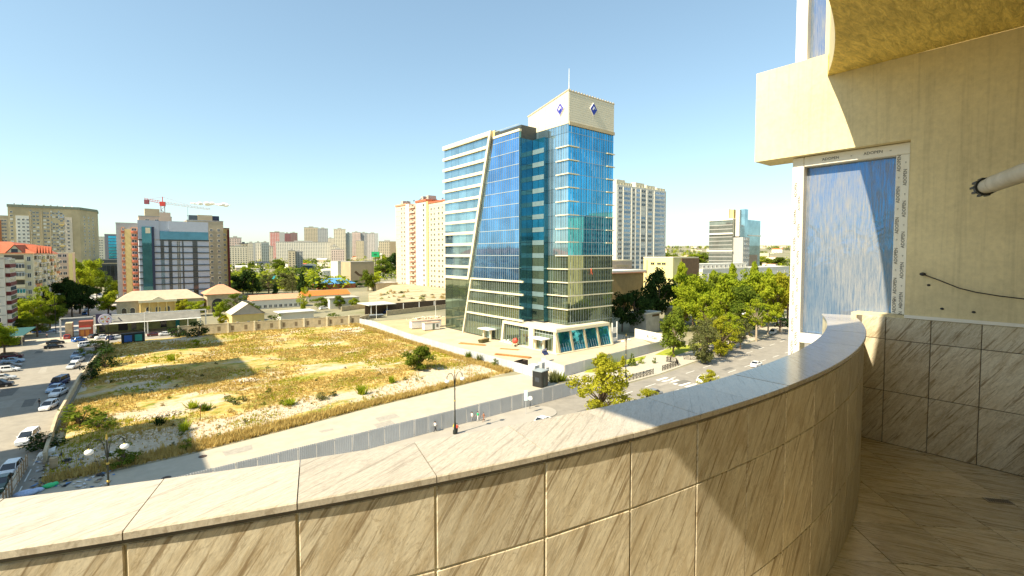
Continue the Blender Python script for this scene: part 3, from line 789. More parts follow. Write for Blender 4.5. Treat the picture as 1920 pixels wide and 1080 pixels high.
# dark return face (to -Y), then the stepped middle section
gridface((97.9, 117.95), (1, 0), (0, -1), 0, .85, 8.2, 68.2, 1, [], lambda i, z: g_teal)
gridface((98.75, 118.0), (1, 0), (0, -1), 0, 4.85, 7.8, 66.0, 2, LV[::2], lambda i, z: g_teal)
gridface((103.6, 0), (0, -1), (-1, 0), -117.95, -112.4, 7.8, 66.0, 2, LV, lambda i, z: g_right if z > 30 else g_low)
gridface((103.6, 112.4), (1, 0), (0, -1), 0, 1.8, 7.8, 66.0, 1, LV[::3], lambda i, z: g_teal)
mb = MB()
for z in LV[1:-2]:
    mb.box(103.48, 112.5, z - .75, 103.56, 117.9, z + .75)
tb(mb, 'spandrel', mat('spandrel_glass', (.22, .32, .34), .25, metal=.4))
# corner tower
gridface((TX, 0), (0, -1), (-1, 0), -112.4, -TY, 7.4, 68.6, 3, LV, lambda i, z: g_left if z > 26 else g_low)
gridface((TX, 0), (0, -1), (-1, 0), -121.4, -112.5, 66.1, 68.6, 2, LV, lambda i, z: g_left)
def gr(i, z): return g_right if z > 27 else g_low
gridface((0, TY), (1, 0), (0, -1), TX, TX1, 5.0, 68.6, 8, LV, gr)
gridface((TX1, 0), (0, 1), (1, 0), TY, TY + 20, 5, 68.6, 5, LV[::3], lambda i, z: g_right)
mb = MB()
for i in range(1, 18):
    x = TX + 21.0 * i / 18; mb.box(x - .035, TY - .1, 5, x + .035, TY - .012, 68.6)
for i in range(1, 8):
    y = TY + 8.8 * i / 8; mb.box(TX - .1, y - .03, 7.4, TX - .012, y + .03, 68.6)
for z in LV: mb.box(TX, TY - .09, z - .06, TX1, TY - .02, z + .06)
tb(mb, 'mullion', mullion_m, kind='stuff')
for z in LV[1:14]:
    mb = MB(); full = z < 29.5
    x1 = TX1 if full else TX + 4.2
    y1 = 112.3 if z < 25 else TY + 5.0
    mb.box(TX - .55, TY - .55, z - .16, TX - .13, y1, z + .16)
    mb.box(TX - .12, TY - .55, z - .16, x1, TY - .13, z + .16)
    tb(mb, 'ledge', frame_cream)
    if not full: mb = MB(); mb.box(TX1 - 3.6, TY - .55, z - .16, TX1 + .3, TY - .13, z + .16); tb(mb, 'ledge', frame_cream)
# crown: sloping top, cladding boards, frieze, emblems, mast
mb = MB()
def ztop(x, y): return 78.4 - (y - TY) * .21
crown = [(TX - .05, TY - .05), (TX1 + .05, TY - .05), (TX1 + .05, 122.2), (TX - .05, 122.2)]
n = 4
V = [(p[0], p[1], 68.62) for p in crown] + [(p[0], p[1], ztop(*p)) for p in crown]
mb.idx(V, [(0, 1, 5, 4), (1, 2, 6, 5), (2, 3, 7, 6), (3, 0, 4, 7), (4, 5, 6, 7), (3, 2, 1, 0)])
mb.box(TX - .05, 121.4, 60, TX + .4, 122.2, 68.6)
cr = tb(mb, 'crown', clad_m)
for k in range(13):                                  # boards on the shaded side
    z = 69.3 + k * .68
    mb = MB(); mb.box(TX + .05, TY - .14, z, TX1 - .02, TY - .055, z + .64); mb.build('cladding_board', clad_m, cr, recalc=False)
for k in range(11):
    y = TY + .02 + k * 1.68
    mb = MB(); mb.slab([(TX - .12, y + .02, 68.7), (TX - .12, y + 1.65, 68.7), (TX - .12, y + 1.65, ztop(0, y + 1.65) - .1), (TX - .12, y + .02, ztop(0, y) - .1)], (.06, 0, 0)); mb.build('cladding_board', clad_m, cr, recalc=True)
mb = MB(); mb.box(TX - .02, TY - .45, 68.2, TX1 + .1, TY - .15, 69.2); mb.build('frieze', mat('frieze_brown', (.50, .40, .24), .7), cr)
mb = MB()
for k in range(17): mb.box(TX + .6 + k * 1.25, TY - .1, 78.2, TX + 1.0 + k * 1.25, TY + .25, 78.85)
mb.box(TX - .2, TY - .2, 78.25, TX1 + .2, TY + .05, 78.5)
mb.slab([(TX - .25, TY - .2, 78.5), (TX - .25, TY - .2, 78.9), (TX - .25, 122.4, ztop(0, 122.4) + .45), (TX - .25, 122.4, ztop(0, 122.4) + .05)], (.5, 0, 0))
mb.build('coping', mat('tower_coping', (.55, .46, .32), .7), cr, recalc=True)
emb_blue = mat('emblem_blue', (.015, .035, .32), .35, var=.03); emb_white = mat('emblem_white', (.85, .85, .85), .4, var=.02); emb_violet = mat('emblem_violet', (.10, .09, .36), .4, var=.03)
def emblem(c, d, n, h, ring):
    c = Vector(c); D = Vector((*d, 0)); Nn = Vector((*n, 0)); Z = Vector((0, 0, 1)); w = h * .80
    P = lambda s, z, o=0: c + D * (s * w / 2) + Z * (z * h / 2) + Nn * o - TO
    mb = MB(); mb.slab([P(-1.08, 0), P(0, -1.08), P(1.08, 0), P(0, 1.08)], Nn * .25); e = mb.build('emblem', emb_white, tower, recalc=True)
    mb = MB(); mb.slab([P(-1, 0, .26), P(0, -1, .26), P(1, 0, .26), P(0, 1, .26)], Nn * .06); mb.build('diamond', ring, e, recalc=True)
    # white chevron pointing up inside the diamond, blue core under it
    mb = MB(); mb.slab([P(-.46, -.04, .325), P(.02, .46, .325), P(.40, .06, .325), P(.28, .0, .325), P(.04, .22, .325), P(-.24, -.18, .325)], Nn * .05); mb.build('chevron', emb_white, e, recalc=True)
    mb = MB(); mb.slab([P(-.30, -.40, .325), P(0, -.72, .325), P(.40, -.30, .325), P(.08, .06, .325), P(-.18, -.26, .325)], Nn * .05); mb.build('diamond_core', emb_blue, e, recalc=True)
emblem((TX - .13, 106.9, 73.6), (0, -1), (-1, 0), 3.8, emb_violet)
emblem((116.2, TY - .15, 74.7), (1, 0), (0, -1), 3.8, emb_blue)
mb = MB(); mb.tube([(TX + .6, TY + .5, 78.2), (TX + .6, TY + .5, 85.2)], [.13, .07], 8); tb(mb, 'mast', white)
# window cleaner hung on the right face is a person: see further down
# podium
PX, PY, PX1, PY1, PZ = 97.4, 100.3, 121.3, 126.0, 7.0
mb = MB(); mb.box(PX + 1.6, PY + 1.4, .2, PX1 - .5, PY1, PZ - 1.0); tb(mb, 'podium_core', core_m)
mb = MB()
mb.prism([(PX, PY), (PX1, PY), (PX1, PY + 3.1), (TX - .2, PY + 3.1), (TX - .2, 112.0), (103.4, 112.0), (103.4, 117.8), (98.8, 117.8), (98.8, PY1), (PX, PY1)], PZ - .75, PZ + .15)
tb(mb, 'podium_roof', frame_cream, True)
mb = MB(); mb.prism([(PX + .5, PY + .5), (PX1 - .3, PY + .5), (PX1 - .3, PY + 3.2), (TX, PY + 3.2), (TX, 112.2), (103.5, 112.2), (103.5, 117.9), (98.9, 117.9), (98.9, PY1 - .3), (PX + .5, PY1 - .3)], PZ + .155, PZ + .3); tb(mb, 'roof_gravel', mat('pale_gravel', (.64, .58, .46), .9, var=.1, scale=3), True)
mb = MB()
ncol = 4
for i in range(ncol + 1):                           # raking columns of the right side
    x = PX + (PX1 - PX) * i / ncol + (.25 if i == 0 else 0)
    mb.slab([(x - .35, PY + .1, PZ - .76), (x + .35, PY + .1, PZ - .76), (x + .95, PY - .9, 0), (x + .2, PY - .9, 0)], (0, .7, 0)); tb(mb, 'column', frame_cream, True)
for y, s in ((PY + .35, .0), (110.6, .9), (125.3, -1.0)):
    mb = MB(); w = 2.2 if s == .9 else .9
    mb.slab([(PX + .05, y, PZ - .76), (PX + .05, y + w, PZ - .76), (PX - .25, y + w - s * .5, 0), (PX - .25, y - s * .5 - (.4 if s == 0 else 0), 0)], (.7, 0, 0)); tb(mb, 'column', frame_cream, True)
for i in range(ncol):
    x0 = PX + (PX1 - PX) * i / ncol + .4; x1 = PX + (PX1 - PX) * (i + 1) / ncol - .3
    mb = MB(); mb.slab([(x0, PY + .5, PZ - .8), (x1, PY + .5, PZ - .8), (x1 + .5, PY - .5, .4), (x0 + .5, PY - .5, .4)], (0, .12, 0)); p = tb(mb, 'glass_panel', g_right, True)
    mb = MB()
    for k in range(1, 5):
        xx = x0 + (x1 - x0) * k / 5; mb.slab([(xx - .04, PY - .02 + .05, 3.4), (xx + .04, PY - .02 + .05, 3.4), (xx + .5, PY - .56, .4), (xx + .42, PY - .56, .4)], (0, .05, 0))
    tb(mb, 'mullion', mullion_m, True)
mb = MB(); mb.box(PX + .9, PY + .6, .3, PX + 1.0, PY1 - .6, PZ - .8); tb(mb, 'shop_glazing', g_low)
mb = MB(); mb.box(PX - 1.0, PY - 1.2, .05, PX1 + .6, PY1 + .6, .28); tb(mb, 'plinth', frame_cream)
mb = MB()
for i in range(18):
    y = PY + 1.4 + i * 1.35
    mb.box(PX + .78, y - .04, .3, PX + .88, y + .04, PZ - .8)
mb.box(PX + .76, PY + .6, 5.0, PX + .89, PY1 - .6, 5.15)
tb(mb, 'mullion', mullion_m)
def entrance(y0, y1, x, z=3.7):
    mb = MB(); mb.box(x - 3.0, y0, z, x + 1.0, y1, z + .28); c = tb(mb, 'canopy', white)
    for ya in (y0 + 1.0, y1 - 1.5): mb = MB(); mb.box(x - 1.5, ya, .28, x - .9, ya + .5, z - .01); mb.build('post', frame_cream, c)
    mb = MB(); mb.box(x - .4, y0 + 1.8, .28, x - .28, y1 - 1.8, z - .4); mb.build('door', g_left, c)
entrance(103.8, 110.0, PX + .6); entrance(130.0, 136.5, 97.6, 3.4)
mb = MB()
for k, (x, h) in enumerate(((121.9, 6.2), (124.6, 6.5), (127.0, 6.8))): mb.box(x, PY + 1.6, 0, x + .3, PY + 1.9, h)
mb.box(122.2, PY + 1.7, .2, 127, PY + 1.8, 1.6); mb.box(122.2, PY + 1.7, 3.0, 127, PY + 1.8, 5.0)
tb(mb, 'side_screen', white)
# ================================================================== BUILDINGS
WM = {}
def win_mesh(w, h, pane, frame=white, t=.12, bars=1, fr=.1):
    key = (round(w, 2), round(h, 2), pane.name, frame.name, bars)
    if key not in WM:
        mb = MB()
        for x in [-w / 2] + [-w / 2 + w * (k + 1) / (bars + 1) - fr / 2 for k in range(bars)] + [w / 2 - fr]: mb.box(x, -t, 0, x + fr, .02, h, 0)
        mb.box(-w / 2, -t - .05, -.1, w / 2, .02, 0, 0); mb.box(-w / 2, -t, h - fr, w / 2, .02, h, 0)
        mb.box(-w / 2 + fr * .5, -t * .4, 0, w / 2 - fr * .5, .02, h - fr * .5, 1)
        WM[key] = mb.mesh('window', [frame, pane])
    return WM[key]
FACE = {'f': (0, lambda a, s: (s, a)), 'l': (-math.pi / 2, lambda a, s: (a, s)), 'r': (math.pi / 2, lambda a, s: (a, s))}
def windows(root, face, plane, ss, zs, w, h, panes, frame=white, bars=1, name='window', drop=0.0, fr=.1, t=.12):
    """a window object on every (s, z) of a wall; plane is the wall's y (face f) or x (faces l, r)."""
    o0 = Vector(root.location); rz, f = FACE[face]
    for s in ss:
        for z in zs:
            if drop and rnd.random() < drop: continue
            p = f(plane, s)
            put(name, win_mesh(w, h, rnd.choice(panes), frame, t, bars, fr), root, (p[0] - o0.x, p[1] - o0.y, z - o0.z), (0, 0, rz))
def lin(a, b, n): return [a + (b - a) * (i + .5) / n for i in range(n)]
def block(name, label, cat, x0, y0, x1, y1, z1, m, z0=0.0, roofm=None, par=.5, group=None):
    t = thing(name, label, cat, (x0, y0, z0), 0, group)
    mb = MB(); mb.box(0, 0, -.3, x1 - x0, y1 - y0, z1 - z0); mb.build('wall', m, t)
    if roofm:
        mb = MB(); p = .25; X, Y, Z = x1 - x0, y1 - y0, z1 - z0
        mb.box(-.1, -.1, Z - .1, X + .1, p, Z + par); mb.box(-.1, Y - p, Z - .1, X + .1, Y + .1, Z + par); mb.box(-.1, p + .001, Z - .1, p, Y - p - .001, Z + par); mb.box(X - p, p + .001, Z - .1, X + .1, Y - p - .001, Z + par)
        mb.box(p + .002, p + .002, Z + .001, X - p - .002, Y - p - .002, Z + .03)
        mb.build('roof', roofm, t)
    return t
def sub(t, name, boxes, m, kind=None):
    o0 = Vector(t.location); mb = MB()
    for b in boxes: mb.box(b[0] - o0.x, b[1] - o0.y, b[2] - o0.z, b[3] - o0.x, b[4] - o0.y, b[5] - o0.z)
    o = mb.build(name, m, t)
    if kind: o['kind'] = kind
    return o
def subs(t, name, boxes, m):
    for b in boxes: sub(t, name, [b], m)
tan_wall = mat('tan_wall', (.52, .43, .28), .85, var=.12, scale=.15, dirt=.3, dcol=(.38, .30, .18))
stone_wall = mat('shelly_stone', (.50, .42, .27), .9, var=.18, scale=.8, dirt=.4, dcol=(.30, .24, .14))
pink_wall = mat('pink_wall', (.64, .50, .39), .8, var=.06)
pale_wall = mat('pale_wall', (.72, .66, .52), .8, var=.08, scale=.2)
white_wall = mat('white_wall', (.70, .67, .58), .8, var=.06, scale=.2)
orange_wall = mat('orange_wall', (.66, .30, .14), .8, var=.1)
ochre_wall = mat('ochre_wall', (.75, .56, .22), .8, var=.08)
grey_wall = mat('grey_wall', (.42, .41, .38), .8, var=.08)
bluegrey = mat('bluegrey_panel', (.40, .44, .50), .5, var=.05)
lav_panel = mat('lavender_panel', (.50, .54, .60), .5, var=.05)
yellow_wall = mat('yellow_wall', (.78, .68, .30), .8, var=.06)
brown_slat = mat('brown_slat', (.20, .12, .05), .7, var=.15)
salmon_roof = mat('salmon_roof', (.62, .30, .17), .8, var=.12, scale=1)
orange_roof = mat('orange_roof', (.62, .17, .03), .7, var=.12, scale=1)
blue_roof = mat('blue_roof', (.10, .30, .58), .5, var=.08)
teal_roof = mat('teal_roof', (.02, .28, .30), .5, var=.1)
maroon = mat('maroon_panel', (.13, .02, .02), .7, var=.1)
PANES = [win_dark, win_dark, win_mid]
PANES2 = [win_blue, win_mid, win_dark]

# --- large slab of flats far left
Y0 = 576.0
xa, xb = bx(18, Y0), bx(152, Y0)
t = thing('apartment_slab', 'huge tan slab of flats with hundreds of small windows, dishes on the roof', 'apartment block', (xa, Y0, 0))
Z1 = 69.0
mb = MB(); mb.prism([(0, 0), (xb - xa, 0), (xb - xa + 11, 22), (xb - xa + 11, 46), (0, 30)], -.3, Z1); mb.build('wall', mat('slab_wall', (.50, .41, .25), .85, var=.2, scale=.08, dirt=.4, dcol=(.35, .27, .16)), t)
mb = MB(); mb.prism([(-.4, -.4), (xb - xa + .3, -.5), (xb - xa + 11.5, 22), (xb - xa + 11.5, 46.5), (-.4, 30.5)], Z1, Z1 + 2.2); mb.build('roof', mat('green_grey_roof', (.22, .24, .18), .8), t)
sub(t, 'pale_panel', [(xa + 4.5, Y0 - .35, 26, xa + 12.5, Y0 - .01, 62)], white_wall)
sub(t, 'pale_panel', [(xa + 34.5, Y0 - .35, 12, xa + 39.5, Y0 - .01, 62)], mat('pink_panel', (.66, .56, .44), .8))
for x in (13.2, 19.8, 25.2): sub(t, 'pilaster', [(xa + x, Y0 - .6, 10, xa + x + .6, Y0 - .01, Z1 - 3)], tan_wall)
windows(t, 'f', Y0 - .36, [xa + s for s in (6.2, 9.0, 11.6, 36.9)], [27 + 3.1 * k for k in range(11)], 1.6, 1.5, PANES)
windows(t, 'f', Y0, [xa + s for s in (2.0, 15.4, 17.7, 22.0, 24.1, 27.6, 29.8, 32.6)], [23.9 + 3.1 * k for k in range(14)], 1.7, 1.5, PANES + [white_wall], drop=.06)
for k in range(11):
    if k % 2 == 0: sub(t, 'balcony', [(xa + 31.2, Y0 - .9, 30 + 3.1 * k, xa + 34.2, Y0 - .01, 31.1 + 3.1 * k)], [white_wall, bluegrey, ochre_wall][k % 3])
o0 = Vector(t.location)
for k in range(12):
    zz = 28 + 3.1 * k
    for s, yy, rz in ((xb + 2.75, Y0 + 5.5, R(63.4)), (xb + 5.5, Y0 + 11, R(63.4)), (xb + 8.2, Y0 + 16.4, R(63.4))):
        put('window', win_mesh(1.8, 1.5, rnd.choice(PANES)), t, (s - o0.x, yy - o0.y, zz), (0, 0, rz))
windows(t, 'f', Y0, [xa + s for s in (12.0 + 1.6, 26.2, 31.0, 33.9)], [22.3 + 3.1 * k for k in range(15)], 1.1, 1.4, PANES + [white_wall, win_blue], drop=.25)
for k in range(9):
    mb = MB(); mb.lathe([(.02, 0), (.5, .1), (.75, .3)], 8); d_ = mb.build('satellite_dish', white, t, (4 + k * 4.4, 1.0 + (k % 3), Z1 + 2.6), (R(60), 0, R(20 + 40 * k)))
    mb = MB(); mb.tube([(0, 0, -.4), (0, 0, .2)], .08, 5); mb.build('mast', steel_dark, d_, (0, 0, 0), (R(-60), 0, 0))

# --- sliver at the frame's left edge
Y0 = 660.0
t = block('apartment_tower', 'brown apartment tower cut by the frame beside the huge tan slab', 'apartment block', bx(-60, Y0), Y0, bx(17, Y0), Y0 + 25, 29 + 73 / 900 * 455, tan_wall, roofm=grey_roof)
sub(t, 'side_panel', [(bx(-60, Y0), Y0 - .3, 20, bx(5, Y0), Y0 - .01, 62)], mat('rust_panel', (.34, .13, .05), .8))
windows(t, 'f', Y0, [bx(u, Y0) for u in (7.5, 12.5)], [32 + 3.2 * k for k in range(10)], 1.7, 1.6, PANES)

# --- red roofed flats along the left side of the parking street
X1 = -28.4; Y0 = 267.0; Ye = 352.0
t = thing('apartment_block', 'cream flats with red dormer roof and glazed balconies by the parking street', 'apartment block', (X1, Y0, 0))
mb = MB(); mb.box(-40, 0, -.3, 0, Ye - Y0, 29.6); mb.build('wall', cream, t)
mb = MB(); w_ = 40; L_ = Ye - Y0
V = [(-w_ - .8, -.8, 29.6), (.9, -.8, 29.6), (.9, L_ + .8, 29.6), (-w_ - .8, L_ + .8, 29.6), (-w_ / 2 - 8, 7, 34.2), (-7, 7, 34.2), (-7, L_ - 7, 34.2), (-w_ / 2 - 8, L_ - 7, 34.2)]
mb.idx(V, [(0, 1, 5, 4), (1, 2, 6, 5), (2, 3, 7, 6), (3, 0, 4, 7), (4, 5, 6, 7), (3, 2, 1, 0)]); rf = mb.build('roof', red_roof, t)
def dormer(px_, py_, rz):
    mb = MB(); w = 2.3
    V = [(-w, 0, 29.7), (w, 0, 29.7), (0, 0, 32.7), (-w, 6.0, 33.2), (w, 6.0, 33.2), (0, 6.0, 33.3)]
    mb.idx([(-w * 1.2, -.4, 29.5), (0, -.4, 32.9), (0, 6, 33.4), (-w * 1.2, 6, 33.0)], [(0, 1, 2, 3)], 0); mb.idx([(w * 1.2, -.4, 29.5), (0, -.4, 32.9), (0, 6, 33.4), (w * 1.2, 6, 33.0)], [(3, 2, 1, 0)], 0)
    mb.idx(V, [(0, 1, 2)], 1); mb.box(-.9, -.1, 29.8, .9, .1, 31.3, 2)
    d = mb.build('dormer', [red_roof, cream, win_dark], rf, (px_, py_, 0), (0, 0, rz))
for x in (-5, -12, -19): dormer(x, -.3, 0)
for y in (5, 14, 23, 32, 43, 54): dormer(.4, y, math.pi / 2)
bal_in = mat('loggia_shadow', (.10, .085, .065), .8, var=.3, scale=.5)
for k in range(8):
    z = 3.4 + 3.25 * k
    # front loggias, to -Y
    b = sub(t, 'balcony', [(-20.6 + X1 + 12.5, Y0 - 1.3, z - .25, X1 - 2.4, Y0 - .01, z + .95)], cream)
    g = [win_blue, win_mid, win_dark, teal_roof][k % 4]
    if k % 3 != 1:
        o0 = Vector(t.location)
        mb = MB()
        for i in range(7): mb.box(-7.9 + i * .82, -1.2, z + .96, -7.2 + i * .82, -1.1, z + 2.45, 1)
        mb.box(-8.0, -1.22, z + 2.45, -2.5, -.02, z + 2.75, 0)
        for i in range(8): mb.box(-8.0 + i * .79, -1.24, z + .96, -7.9 + i * .79, -1.08, z + 2.45, 0)
        mb.build('balcony_glazing', [white, g], b)
    else:
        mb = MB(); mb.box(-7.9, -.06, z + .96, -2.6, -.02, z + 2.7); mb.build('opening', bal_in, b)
    windows(t, 'f', Y0, [X1 - 1.2], [z + .4], 1.1, 1.7, PANES)
    # side balconies, to +X
    for i in range(6):
        y = Y0 + 3.5 + i * 13.6
        bb = sub(t, 'balcony', [(X1 + .01, y, z - .25, X1 + 1.3 + .4 * (i % 2), y + 7.0, z + .95)], [cream, white_wall, ochre_wall, cream, orange_wall, cream][(i + k) % 6])
        if (i + k) % 3:
            mb = MB()
            for q in range(6): mb.box(1.05, y - Y0 + .1 + q * 1.15, z + .96, 1.2, y - Y0 + 1.1 + q * 1.15, z + 2.4, 1)
            mb.box(.02, y - Y0, z + 2.4, 1.3, y - Y0 + 7.0, z + 2.7, 0); mb.build('balcony_glazing', [white, [win_blue, win_mid, win_dark][(i * 2 + k) % 3]], bb)
        windows(t, 'r', X1, [y + 9.5], [z + .5], 1.3, 1.6, PANES)
ac_m = mat('ac_white', (.66, .66, .62), .5)
mb = MB(); mb.box(-.42, -.34, 0, .42, 0, .6); mb.tube([(0, -.345, .3), (0, -.36, .3)], .2, 10); ac_me = mb.mesh('air_conditioner', [ac_m])
for k in range(26):
    y = Y0 + rnd.choice([2.0, 11.3, 14.3, 23.6, 26.6, 35.9, 48.2, 60.5]) + rnd.uniform(-.4, .4); put('air_conditioner', ac_me, t, (.02, y - Y0, 3.4 + 3.25 * rnd.randrange(8) + rnd.uniform(-.2, .3)), (0, 0, math.pi / 2))
for k in range(6): put('air_conditioner', ac_me, t, (-1.9 - .3 * (k % 2), -.02, 5.0 + 3.25 * k), (0, 0, 0))
for k in range(7):
    mb = MB(); mb.bar((0, 0, 0), (0, 0, 2.2), .07); mb.bar((-.6, 0, 2.0), (.6, 0, 2.0), .05); mb.bar((-.4, 0, 1.6), (.4, 0, 1.6), .05); mb.build('aerial', steel_dark, rf, (-9 - (k % 2) * 4, 10 + k * 8.5, 34.0))
# --- white flats with maroon bands at the frame's edge
t = block('apartment_block', 'white flats with maroon balcony bands in front of the red roofed block', 'apartment block', -58, 230, -31.5, 245.0, 27.6, white_wall, roofm=grey_roof)
for k in range(8):
    z = 3.2 + 3.1 * k
    b = sub(t, 'balcony', [(-31.49, 232.0, z - .2, -30.3, 243.5, z + 1.0)], maroon)
    mb = MB(); mb.box(26.55, 2.0, z + 1.01, 27.6, 13.4, z + 2.7, 0)
    for i in range(5): mb.box(27.61, 2.3 + i * 2.2, z + 1.2, 27.65, 4.1 + i * 2.2, z + 2.5, 1)
    mb.build('balcony_glazing', [white_wall, win_blue], b)
    windows(t, 'f', 230, [-33.2, -37], [z + .4], 1.3, 1.5, PANES)
    sub(t, 'panel_joint', [(-58, 229.95, z - .55, -31.5, 229.99, z - .45)], dark)
# --- cream block further along the street, blue office, dark glass base
t = block('apartment_block', 'narrow cream block with one column of windows beyond the red roofed flats', 'apartment block', bx(96, 366), 366, bx(135, 366), 385, 29 + 3 / 900 * 270, pink_wall, roofm=cream)
windows(t, 'f', 366, [bx(121, 366)], [8 + 3.3 * k for k in range(7)], 1.7, 1.5, PANES)
windows(t, 'f', 366, [bx(112, 366)], [8 + 3.3 * k for k in range(7)], 1.5, 1.5, PANES)
sub(t, 'corner_strip', [(bx(128.5, 366), 365.7, 0, bx(135, 366) + .15, 365.99, 29.6)], yellow_wall)
t = block('office_building', 'slim blue glass office between the tan slab and the orange flats', 'office', bx(197, 690), 690, bx(224, 690), 720, 29 + 38 / 900 * 530, mat('office_grey', (.25, .25, .28), .6), roofm=grey_roof)
for k in range(11): sub(t, 'glass_band', [(bx(204, 690), 689.6, 14 + 3.3 * k, bx(222, 690), 689.95, 16.7 + 3.3 * k)], g_right)
t = block('apartment_block', 'pale block glimpsed beside the slim blue glass office', 'apartment block', bx(180, 860), 860, bx(198, 860), 890, 29 + 33 / 900 * 660, pale_wall, roofm=grey_roof)
windows(t, 'f', 860, [bx(u, 860) for u in (184, 188, 192)], [24 + 3.4 * k for k in range(8)], 1.5, 1.5, [win_mid])
t = block('commercial_building', 'low dark glass building at the end of the parking street', 'building', bx(181, 585), 585, bx(224, 585), 610, 24.5, mat('dark_facade', (.07, .08, .08), .4), roofm=grey_roof)
sub(t, 'roof_band', [(bx(181, 585), 584.3, 20.6, bx(224, 585), 584.9, 21.4)], tan_wall)
for k in range(5): sub(t, 'glass_band', [(bx(183 + k * 8, 585), 584.8, 3, bx(190 + k * 8, 585), 584.97, 19)], win_dark)
# --- orange and cream flats left of the office
Y0 = 326.0
t = block('apartment_block', 'orange and ochre flats with stacked round balconies beside the striped office', 'apartment block', bx(219, Y0), Y0, bx(262, Y0) + 2, Y0 + 22, 29 + 58 / 900 * 255, grey_wall, roofm=grey_roof)
xs = [bx(u, Y0) for u in (229, 235, 247, 256)]
sub(t, 'ochre_panel', [(xs[1], Y0 - .5, 3, xs[2], Y0 - .01, 42.5)], ochre_wall)
sub(t, 'orange_panel', [(xs[0], Y0 - .4, 3, xs[1] - .02, Y0 - .01, 43.5)], orange_wall)
sub(t, 'orange_panel', [(xs[2] + .02, Y0 - .4, 3, xs[3] + 1.6, Y0 - .01, 43.5)], orange_wall)
for k in range(13):
    z = 3.5 + 3.1 * k
    mb = MB(); cx = (xs[2] + xs[3]) / 2 - bx(219, Y0) + .4
    mb.prism([(cx + 1.5 * math.cos(a), -.4 - 1.1 * math.sin(a)) for a in [math.pi * q / 8 for q in range(9)]][::-1], z, z + 1.0); mb.build('balcony', mat('rust_balcony', (.45, .14, .08), .8), t, recalc=True)
    windows(t, 'f', Y0 - .41, [(xs[2] + xs[3]) / 2 + .3], [z + 1.1], 2.2, 1.4, [win_dark])
    sub(t, 'balcony', [(xs[0] - .1, Y0 - 1.0, z, xs[1] - .1, Y0 - .41, z + .9)], mat('rust_balcony', (.45, .14, .08), .8))
    windows(t, 'f', Y0 - .41, [(xs[0] + xs[1]) / 2], [z + 1.1], .9, 1.4, [win_dark])
# --- striped blue and white office
Y0 = 309.0; x0, x1 = bx(261, Y0), bx(392, Y0)
t = block('office_building', 'pale grey office with dark blue window strips and thin dark floor lines', 'office', x0, Y0, x1, Y0 + 25, 46.2, lav_panel, roofm=bluegrey, par=.3)
sub(t, 'tower_panel', [(x0 - .3, Y0 - .6, 37, bx(300, Y0), Y0 - .02, 46.6)], bluegrey)
sub(t, 'stair_glass', [(bx(267, Y0), Y0 - .9, 2, bx(285, Y0), Y0 - .05, 43.3)], g_teal)
sub(t, 'stair_glass_side', [(bx(285, Y0), Y0 - 1.0, 2, bx(290, Y0), Y0 - .05, 43.3)], mat('navy_panel', (.02, .03, .07), .3))
sub(t, 'cream_panel', [(bx(274, Y0), Y0 - .95, 40.0, bx(283, Y0), Y0 - .905, 42.8)], cream)  # cream panel near the top of the stair glass
sub(t, 'glass_band', [(bx(301, Y0), Y0 - .35, 37.0, bx(391, Y0), Y0 - .02, 41.2)], glass('band_glass', (.07, .20, .30), .6))
sub(t, 'parapet_panel', [(bx(318, Y0), Y0 - .4, 41.22, bx(391, Y0), Y0 - .02, 46.6)], lav_panel)
for k in range(11):
    z = 3.6 + 3.28 * k
    sub(t, 'floor_line', [(bx(286 if k < 10 else 301, Y0) + .01, Y0 - .45, z, bx(393, Y0), Y0 - .02, z + .45)], steel_dark)
    sub(t, 'floor_line', [(x0 - .4, Y0 - .45, z, bx(267, Y0) - .02, Y0 - .02, z + .45)], steel_dark)
    if k == 10: break
    for (ua, ub_), pm in zip(((301, 308.5), (316, 323), (341.5, 345), (361, 371)), (win_blue, win_dark, win_dark, win_dark)):
        w = bx(ub_, Y0) - bx(ua, Y0)
        windows(t, 'f', Y0 - .02, [(bx(ua, Y0) + bx(ub_, Y0)) / 2], [z + .47], w, 2.75, [pm if k < 7 else win_dark], frame=bluegrey, bars=0)
    windows(t, 'f', Y0 - .02, [bx(335, Y0)], [z + .47], 1.6, 2.75, [win_mid], frame=white, bars=1)
# --- cream flats right of it, and the block behind with the crane
Y0 = 338.0
t = block('apartment_block', 'cream flats with dark roof house behind the striped office', 'apartment block', bx(352, Y0), Y0, bx(420, Y0), Y0 + 20, 49.0, tan_wall, roofm=grey_roof)
sub(t, 'roof_house', [(bx(356, Y0), Y0 + .5, 49.01, bx(372, Y0), Y0 + 8, 52.3)], win_dark)
sub(t, 'roof_house', [(bx(372.5, Y0), Y0 + .2, 49.01, bx(400, Y0), Y0 + 8, 52.6)], tan_wall)
sub(t, 'roof_house', [(bx(400.5, Y0), Y0 + .5, 49.01, bx(413, Y0), Y0 + 8, 52.3)], mat('navy_panel', (.02, .03, .07), .3))
windows(t, 'f', Y0 - .01, [bx(u, Y0) for u in (397, 411)], [8 + 3.2 * k for k in range(12)], 1.4, 1.4, PANES)
t = block('apartment_block', 'mustard edged flats set behind the cream ones with maroon side', 'apartment block', bx(417, 352), 352, bx(431, 352), 375, 45.5, mat('mustard_wall', (.55, .44, .20), .85), roofm=maroon)
windows(t, 'f', 352, [bx(422, 352)], [9 + 3.2 * k for k in range(11)], 1.4, 1.4, PANES)
sub(t, 'side_strip', [(bx(427, 352), 351.6, 5, bx(431, 352), 351.98, 45)], maroon)
Y0 = 372.0
t = block('apartment_tower', 'unfinished beige tower showing above the striped office under the crane', 'apartment block', bx(262, Y0), Y0, bx(324, Y0), Y0 + 20, 52.5, pink_wall, roofm=grey_roof)
